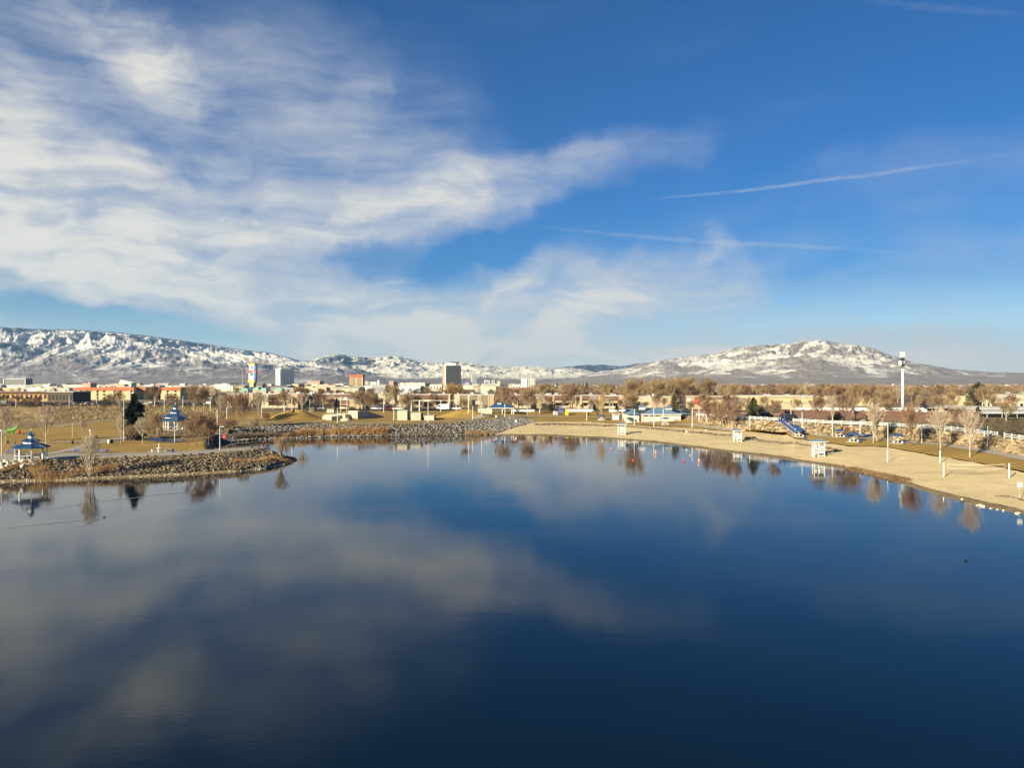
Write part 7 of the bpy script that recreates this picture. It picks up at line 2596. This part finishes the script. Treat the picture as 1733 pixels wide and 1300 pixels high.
# ------------------------------------------------------------------ trees and shrubs that can be told apart
TREES = [
    ('spruce', 227.5, 745, 667, 31, 'tall dark conifer at the edge of the peninsula lawn', 'conifer'),
    ('roundpine', 8, 688, 668, 26, 'dark green tree at the left edge before the eave building', 'tree'),
    ('red', 30, 689, 670, 24, 'brown tree left in front of the eave building', 'tree'),
    ('roundpine', 48, 689, 672, 26, 'dark green tree before the middle of the eave building', 'tree'),
    ('red', 62, 690, 672, 22, 'brown tree before the right end of the eave building', 'tree'),
    ('red', 186, 690, 668, 26, 'brown tree before the right half of the motel', 'tree'),
    ('roundpine', 178, 690, 674, 18, 'dark green bush before the motel', 'shrub'),
    ('tanvase', 202, 692, 664, 22, 'tan bare tree before the motel, left of the conifer', 'tree'),
    ('vase', 78, 752, 690, 40, 'bare tree with dark trunk behind the near gazebo', 'tree'),
    ('vase', 9, 750, 692, 34, 'pale bare tree at the left edge behind the green climber', 'tree'),
    ('palebush', 153, 805, 741, 42, 'pale many-stemmed bare shrub at the peninsula waterline', 'shrub'),
    ('vase', 241, 752, 710, 30, 'pale bare tree spreading in front of the dark conifer', 'tree'),
    ('vase', 204, 752, 704, 18, 'slim pale bare tree left of the dark conifer', 'tree'),
    ('vase', 140, 744, 712, 20, 'thin bare tree on the peninsula lawn', 'tree'),
    ('brush', 222, 748, 722, 30, 'brown brush at the foot of the dark conifer', 'shrub'),
    ('tanvase', 266, 736, 702, 24, 'bare tree left of the second gazebo', 'tree'),
    ('red', 333, 755, 702, 42, 'red-brown bare tree right of the second gazebo', 'tree'),
    ('red', 353, 757.5, 706, 36, 'red-brown bare tree nearest the channel', 'tree'),
    ('red', 318, 742, 712, 30, 'brown bare tree close to the second gazebo steps', 'tree'),
    ('sapling', 317, 764.5, 733, 8, 'thin dark sapling on the peninsula lawn', 'sapling'),
    ('sapling', 348, 762, 742, 7, 'small dark sapling left of the path bend', 'sapling'),
    ('sapling', 274, 742, 722, 8, 'small sapling among the brush by the blue tables', 'sapling'),
    ('tanvase', 328, 697, 655, 38, 'large pale bare tree behind the second gazebo', 'tree'),
    ('tanvase', 262, 690, 655, 26, 'pale bare tree before the dark motel link', 'tree'),
    ('tanvase', 345, 695, 657, 24, 'tall bare tree by the double-headed lamp', 'tree'),
    ('red', 290, 690, 668, 34, 'low brown tree before the orange motel block', 'tree'),
    ('roundpine', 365, 692, 668, 20, 'dark green tree by the double-headed lamp', 'tree'),
    ('red', 396, 714, 668, 42, 'brown bare tree below the billboard', 'tree'),
    ('red', 413, 722, 668, 40, 'dark red-brown bare tree below the pylon sign', 'tree'),
    ('vase', 437, 702, 665, 26, 'pale bare tree right of the pylon sign', 'tree'),
    ('vase', 374, 702, 672, 20, 'slim bare tree near the dark green tree', 'tree'),
    ('brush', 390, 730, 712, 40, 'brown brush on the bank left of the channel', 'shrub'),
    ('bush', 425, 735, 708, 34, 'tan bare shrub leaning over the channel rocks', 'shrub'),
    ('brush', 449, 716, 700, 20, 'dark brush at the left foot of the grass mound', 'shrub'),
    ('bush', 480, 779, 741, 42, 'bare shrub with curving twigs at the peninsula tip', 'shrub'),
    ('tanvase', 482, 696, 664, 32, 'tan bare tree before the brown roof band', 'tree'),
    ('vase', 511, 697, 667, 34, 'pale vase-shaped bare tree behind the grass mound', 'tree'),
    ('red', 540, 694, 666, 34, 'red-brown bare tree right of the pale vase tree', 'tree'),
    ('red', 557, 695, 675, 24, 'pinkish-brown bare tree before the low apartment block', 'tree'),
    ('roundpine', 528, 697, 682, 20, 'dark green bush under the red-brown tree', 'shrub'),
    ('pine', 570, 695, 674, 16, 'dark pine behind the amphitheatre', 'conifer'),
    ('red', 610, 694, 664, 40, 'red-brown bare tree right of the orange hotel', 'tree'),
    ('red', 628, 695, 668, 38, 'broad brown bare tree behind the wing wall', 'tree'),
    ('tanvase', 664, 690, 655, 36, 'spreading bare tree before the cream apartment block', 'tree'),
    ('tanvase', 684, 697, 670, 26, 'tan bare tree behind the tallest concrete block', 'tree'),
    ('rust', 764, 684, 650.5, 44, 'large rust-coloured tree below the dark tower', 'tree'),
    ('roundpine', 716, 672, 655, 34, 'broad olive-green tree right of the low hall', 'tree'),
    ('roundpine', 831, 676, 659, 22, 'round dark green tree above the arched apartment block', 'tree'),
    ('red', 742, 692, 673, 40, 'brown bare tree behind the lowest concrete block', 'tree'),
    ('red', 788, 694, 676, 26, 'brown bare shrub-like tree at the second mound', 'tree'),
    ('tanvase', 852, 698, 656, 34, 'tall bare tree behind the picnic shelter', 'tree'),
    ('red', 869, 694, 668, 22, 'dark bare tree right of the picnic shelter', 'tree'),
    ('tanvase', 893, 702, 660, 36, 'large pale bare tree before the plain tan wall', 'tree'),
    ('vase', 914, 696, 667, 28, 'grey bare tree right of the large pale one', 'tree'),
    ('oval', 934, 695, 683, 22, 'dark rounded shrub left of the play tower', 'shrub'),
    ('red', 965, 692, 655, 46, 'broad reddish bare tree rising above the shaded balconies', 'tree'),
    ('gold', 1018, 710, 669, 26, 'golden-twigged bare tree with white trunk on the lawn', 'tree'),
    ('pine', 1006, 697, 684, 12, 'small dark pine left of the golden tree', 'conifer'),
    ('tan', 1072, 706, 644, 58, 'very tall spreading bare tree left of the beach house', 'tree'),
    ('pine', 1044, 697, 683, 12, 'small dark pine right of the golden tree', 'conifer'),
    ('oval', 1142, 706, 668, 20, 'round dark brown evergreen shrub behind the beach house', 'shrub'),
    ('roundpine', 1160, 706, 690, 20, 'dark green bush right of the round shrub', 'shrub'),
    ('roundpine', 1076, 700, 684, 18, 'dark green bush behind the beach house wing', 'shrub'),
    ('red', 1201, 723, 680, 46, 'red-brown bare tree at the left end of the boulder wall', 'tree'),
    ('red', 1221, 725, 684, 40, 'second red-brown bare tree of the group by the wall', 'tree'),
    ('red', 1242, 727, 680, 48, 'third and broadest red-brown bare tree by the wall', 'tree'),
    ('broadpine', 1274, 709, 672, 22, 'olive pine before the yellow warehouse', 'conifer'),
    ('red', 1310, 711, 678, 30, 'brown cone-shaped bare tree behind the fence', 'tree'),
    ('red', 1288, 708, 690, 26, 'low brown bare tree between pine and cone-shaped tree', 'tree'),
    ('red', 1383, 714, 672, 34, 'brown bare tree behind the fence, right of the blue stair', 'tree'),
    ('vase', 1409, 716, 672, 34, 'pale bare tree before the brown wall', 'tree'),
    ('red', 1432, 716, 668, 36, 'large brown bare tree before the brown wall', 'tree'),
    ('tanvase', 1443, 712, 658, 36, 'tan bare tree rising over the brown wall', 'tree'),
    ('red', 1415, 704, 655, 46, 'big dark brown bare tree above the campers', 'tree'),
    ('brush', 1434, 741, 724, 16, 'dark leafless shrub against the boulder wall', 'shrub'),
    ('vase', 1478, 750, 690, 40, 'pale twin-trunk bare tree on the lawn, left one', 'tree'),
    ('vase', 1484, 747, 688, 36, 'pale bare tree just behind the twin-trunk tree', 'tree'),
    ('red', 1543.5, 755, 688, 46, 'dark red-brown bare tree on the lawn below the cell tower', 'tree'),
    ('tan', 1502, 706, 664, 46, 'tan bare tree left of the cell tower', 'tree'),
    ('vase', 1591.5, 760.5, 696, 46, 'pale bare tree on the lawn behind the far net post', 'tree'),
    ('vase', 1641.5, 774, 698, 52, 'pale bare tree nearest the right, casting a long shadow', 'tree'),
    ('broadpine', 1652, 692, 647, 42, 'large green pine standing above the white storage roofs', 'conifer'),
    ('tanvase', 1668, 696, 656, 36, 'grey-tan bare tree in front of the large pine', 'tree'),
    ('pine', 1655, 716, 689, 26, 'small green conifer before the storage roofs', 'conifer'),
    ('tanvase', 1703, 712, 680, 40, 'bare tree before the nearest storage roof', 'tree'),
    ('juniper', 1689, 737, 707, 40, 'wide brown-green juniper behind the fence', 'shrub'),
    ('juniper', 1718, 738, 706, 54, 'largest brown-green juniper at the right edge', 'shrub'),
    ('juniper', 1672, 730, 708, 30, 'small juniper left of the wide one', 'shrub'),
    ('red', 1620, 726, 690, 44, 'brown bare tree behind the fence, left of the small conifer', 'tree'),
    ('brush', 1683, 758, 742, 16, 'dark bare shrub on the boulder wall', 'shrub'),
]
for kd, x, y, t_, w_, lab, ct in TREES:
    plant_px(kd, x, y, t_, w_, lab, ct)

# street trees in front of the apartments
g_ = random.Random(61)
spots_ = [448, 463, 472, 497, 518, 532, 548, 563, 582, 596, 603, 619, 633, 643, 656, 672, 690, 701, 713, 727, 735, 752, 771, 781, 797, 806, 822, 842, 861, 878, 885, 903, 922, 928, 947, 957, 977, 985, 999, 1012, 1030, 1049, 1058, 1064, 1083, 1095, 1110, 1124]
for i_, x in enumerate(spots_):
    kd = g_.choice(('red', 'red', 'tanvase', 'vase', 'brush', 'roundpine' if i_ % 4 == 0 else 'red'))
    p_ = onto(x + g_.uniform(-2, 2), g_.uniform(346, 362))
    H_ = {'brush': g_.uniform(1.8, 3.2), 'roundpine': g_.uniform(2.0, 3.6)}.get(kd, g_.uniform(4.0, 7.4))
    plant(kd, p_, H_, '%s %s street tree from left, apartment row by the %s' % (nth((HUE[kd], near(x))), HUE[kd], near(x)), 'tree', 'street trees before the apartments', Wd=H_ * g_.uniform(0.8, 1.2) * (1.4 if kd in ('brush', 'roundpine') else 1), parts=True)

# leafless trees in front of the warehouses and the yard
for i_, x in enumerate((1168, 1190, 1216, 1232, 1262, 1296, 1346, 1394, 1465, 1490, 1512, 1553, 1566, 1588, 1612, 1642, 1680, 1712)):
    kd = g_.choice(('red', 'tan', 'tanvase', 'red'))
    p_ = onto(x + g_.uniform(-3, 3), g_.uniform(268, 330))
    H_ = g_.uniform(4.0, 7.5)
    plant(kd, p_, H_, '%s %s yard tree from left near the %s' % (nth(('y', HUE[kd], near(x))), HUE[kd], near(x)), 'tree', 'leafless trees round the yard', Wd=H_ * g_.uniform(0.8, 1.2), parts=True)

# dark pines along the middle of the skyline
for i_, (x, t_) in enumerate(((925, 652), (943, 648.5), (952, 649), (956, 651), (963, 651), (971.5, 649.5), (981, 648.5), (987, 649.5), (993, 647.5), (1027, 652), (1035, 649.5), (1039.5, 651.5))):
    Y_ = 760
    p_ = onto(x, Y_)
    plant('pine', p_, zat(t_, Y_) - p_.z, 'dark pine rising over the brown treetops, number %s from the shelter side' % ('one two three four five six seven eight nine ten eleven twelve'.split()[i_]), 'conifer', 'dark pines on the skyline', Wd=6.5)

# the belt of leafless trees behind the buildings
g_ = random.Random(99)
belt = []
for i_ in range(250):
    r_ = g_.random()
    if r_ < 0.42:
        px, Y, t_ = g_.uniform(1230, 1800), g_.uniform(430, 700), g_.uniform(650, 660)
    elif r_ < 0.74:
        px, Y, t_ = g_.uniform(868, 1240), g_.uniform(430, 640), g_.uniform(648, 661)
        if 1090 < px < 1210:
            t_ = g_.uniform(640, 654)
    elif r_ < 0.88:
        px, Y, t_ = g_.uniform(500, 868), g_.uniform(440, 700), g_.uniform(656, 666)
    else:
        px, Y, t_ = g_.uniform(-60, 420), g_.uniform(600, 900), g_.uniform(656, 661)
    if 868 < px < 912:
        t_ = max(t_, 659)
    if 735 < px < 800:
        t_ = max(t_, 660)
    if 410 < px < 440:
        t_ = max(t_, 664)
    belt.append((px, Y, t_))
belt.sort(key=lambda b: b[0])
for px, Y, t_ in belt:
    p = onto(px, Y)
    H = max(5.0, zat(t_, Y) - p.z)
    kd = 'tan' if g_.random() < 0.8 else ('red' if g_.random() < 0.6 else 'vase')
    plant(kd, p, H, '%s %s leafless tree from left, far belt behind the %s' % (nth(('b', HUE[kd], near(px))), HUE[kd], near(px)), 'tree', 'leafless trees of the far belt', Wd=H * g_.uniform(0.8, 1.25), parts=False)
# bushes along the car park edge
for i_ in range(46):
    px = -40 + i_ * 9 + g_.uniform(-3, 3)
    p = onto(px, g_.uniform(404, 416))
    plant('juniper' if i_ % 3 else 'brush', p, g_.uniform(1.2, 2.6), '%s bush from left, car park edge near the %s' % (nth(('h', near(px))), near(px)), 'shrub', 'bushes along the car park edge', Wd=g_.uniform(3, 5), parts=False)


# scattered small buildings of the city plain
g_ = random.Random(5)
cols_ = ['white_paint', 'cream_paint', 'stucco_pale', 'stucco_tan', 'concrete', 'roof_white', 'salmon', 'roof_grey', 'concrete_grey']
plots = sorted(g_.uniform(-60, 880) if g_.random() < 0.62 else g_.uniform(880, 1790) for _ in range(170))
TONE = {'white_paint': 'white', 'cream_paint': 'cream', 'stucco_pale': 'beige', 'stucco_tan': 'tan', 'concrete': 'sand-coloured', 'roof_white': 'bright white', 'salmon': 'pinkish', 'roof_grey': 'dark grey', 'concrete_grey': 'grey'}
for i_, px in enumerate(plots):
    Y = g_.choice((g_.uniform(700, 1400), g_.uniform(1200, 2600), g_.uniform(2000, 3800)))
    w, d, h = g_.uniform(9, 34), g_.uniform(10, 24), g_.uniform(3.5, 9.5)
    if px > 880:
        h = g_.uniform(2.5, 4.5)
        w *= 0.6
        Y = g_.uniform(1800, 4200)
    mb = MB()
    mb.box(-w / 2, w / 2, 0, d, 0, h)
    e = g_.random()
    if e < 0.45:
        mb.v += [(-w / 2 - .4, -.4, h), (w / 2 + .4, -.4, h), (w / 2 + .4, d + .4, h), (-w / 2 - .4, d + .4, h), (-w / 2 - .4, d / 2, h + 2.2), (w / 2 + .4, d / 2, h + 2.2)]
        k = len(mb.v) - 6
        mb.f += [tuple(k + q for q in f) for f in ((0, 1, 5, 4), (1, 2, 5), (2, 3, 4, 5), (3, 0, 4), (3, 2, 1, 0))]
    else:
        mb.box(-w / 2 + 1, w / 2 - 1, 1, d - 1, h, h + 0.6)
        mb.box(-w * 0.2, w * 0.05, d * 0.3, d * 0.6, h + 0.6, h + 1.8)
    cm = g_.choice(cols_ if px < 880 else ['stucco_pale', 'stucco_tan', 'concrete', 'salmon', 'roof_grey', 'concrete_grey', 'cream_paint'])
    o = mb.build('small_building', cm)
    o.location = at(px, Y, 5.2 + max(0, (Y - 2200) / 3400 * 3.6))
    o.rotation_euler = (0, 0, g_.uniform(-0.5, 0.5))
    tag(o, '%s %s %s-roofed small building from left behind the %s' % (nth(('s', cm, e < 0.45, near(px))), TONE[cm], 'gable' if e < 0.45 else 'flat', near(px)), 'building', 'small far buildings on the city plain')

# far-off wood beyond the belt: one mass of leafless crowns
def far_wood():
    g = np.random.default_rng(5)
    C, S = [], []
    for i in range(5200):
        Y = 700 + 2100 * g.random() ** 1.5
        px = g.uniform(-250, 1950)
        dens = 0.9 if px > 900 else 0.35
        if g.random() > dens:
            continue
        p = at(px, Y, 5.2 + max(0, (Y - 2200) / 3400 * 3.6))
        C.append((p.x, p.y, p.z))
        S.append(g.uniform(4, 8.5) * (1 if px > 900 else 0.7))
    C, S = np.array(C), np.array(S)
    n, per = len(C), 34
    c = np.repeat(C, per, 0)
    s = np.repeat(S, per)
    u = g.normal(0, 1, (n * per, 3))
    u /= np.linalg.norm(u, axis=1)[:, None]
    rr = g.random(n * per)[:, None] ** 0.4
    q = c + u * rr * np.stack([s * 0.55, s * 0.55, s * 0.45], 1) + np.stack([np.zeros_like(s), np.zeros_like(s), s * 0.55], 1)
    d = g.normal(0, 1, (n * per, 3)) + np.array([0, 0, 1.0])
    d /= np.linalg.norm(d, axis=1)[:, None]
    w = g.normal(0, 1, (n * per, 3))
    w = np.cross(d, w)
    w /= np.linalg.norm(w, axis=1)[:, None]
    L = s[:, None] * 0.28
    V = np.stack([q - w * L * 0.16, q + w * L * 0.16, q + d * L], 1).reshape(-1, 3)
    o = link('far_wood', np_mesh('far_wood', V, np.arange(len(V)).reshape(-1, 3), 'twig_tan', False))
    tag(o, kind='stuff')


far_wood()

# ------------------------------------------------------------------ air
hz = MB()
hz.box(-9600, 9600, -600, 11600, -5.0, 760)
hm = bpy.data.materials.new('haze')
hm.use_nodes = True
hm.node_tree.nodes.clear()
ho = hm.node_tree.nodes.new('ShaderNodeOutputMaterial')
hv = hm.node_tree.nodes.new('ShaderNodeVolumePrincipled')
hv.inputs['Color'].default_value = (0.36, 0.62, 1.0, 1)
hv.inputs['Density'].default_value = 0.00005
hv.inputs['Anisotropy'].default_value = 0.2
hm.node_tree.links.new(hv.outputs[0], ho.inputs['Volume'])
tag(hz.build('haze', hm), kind='stuff')
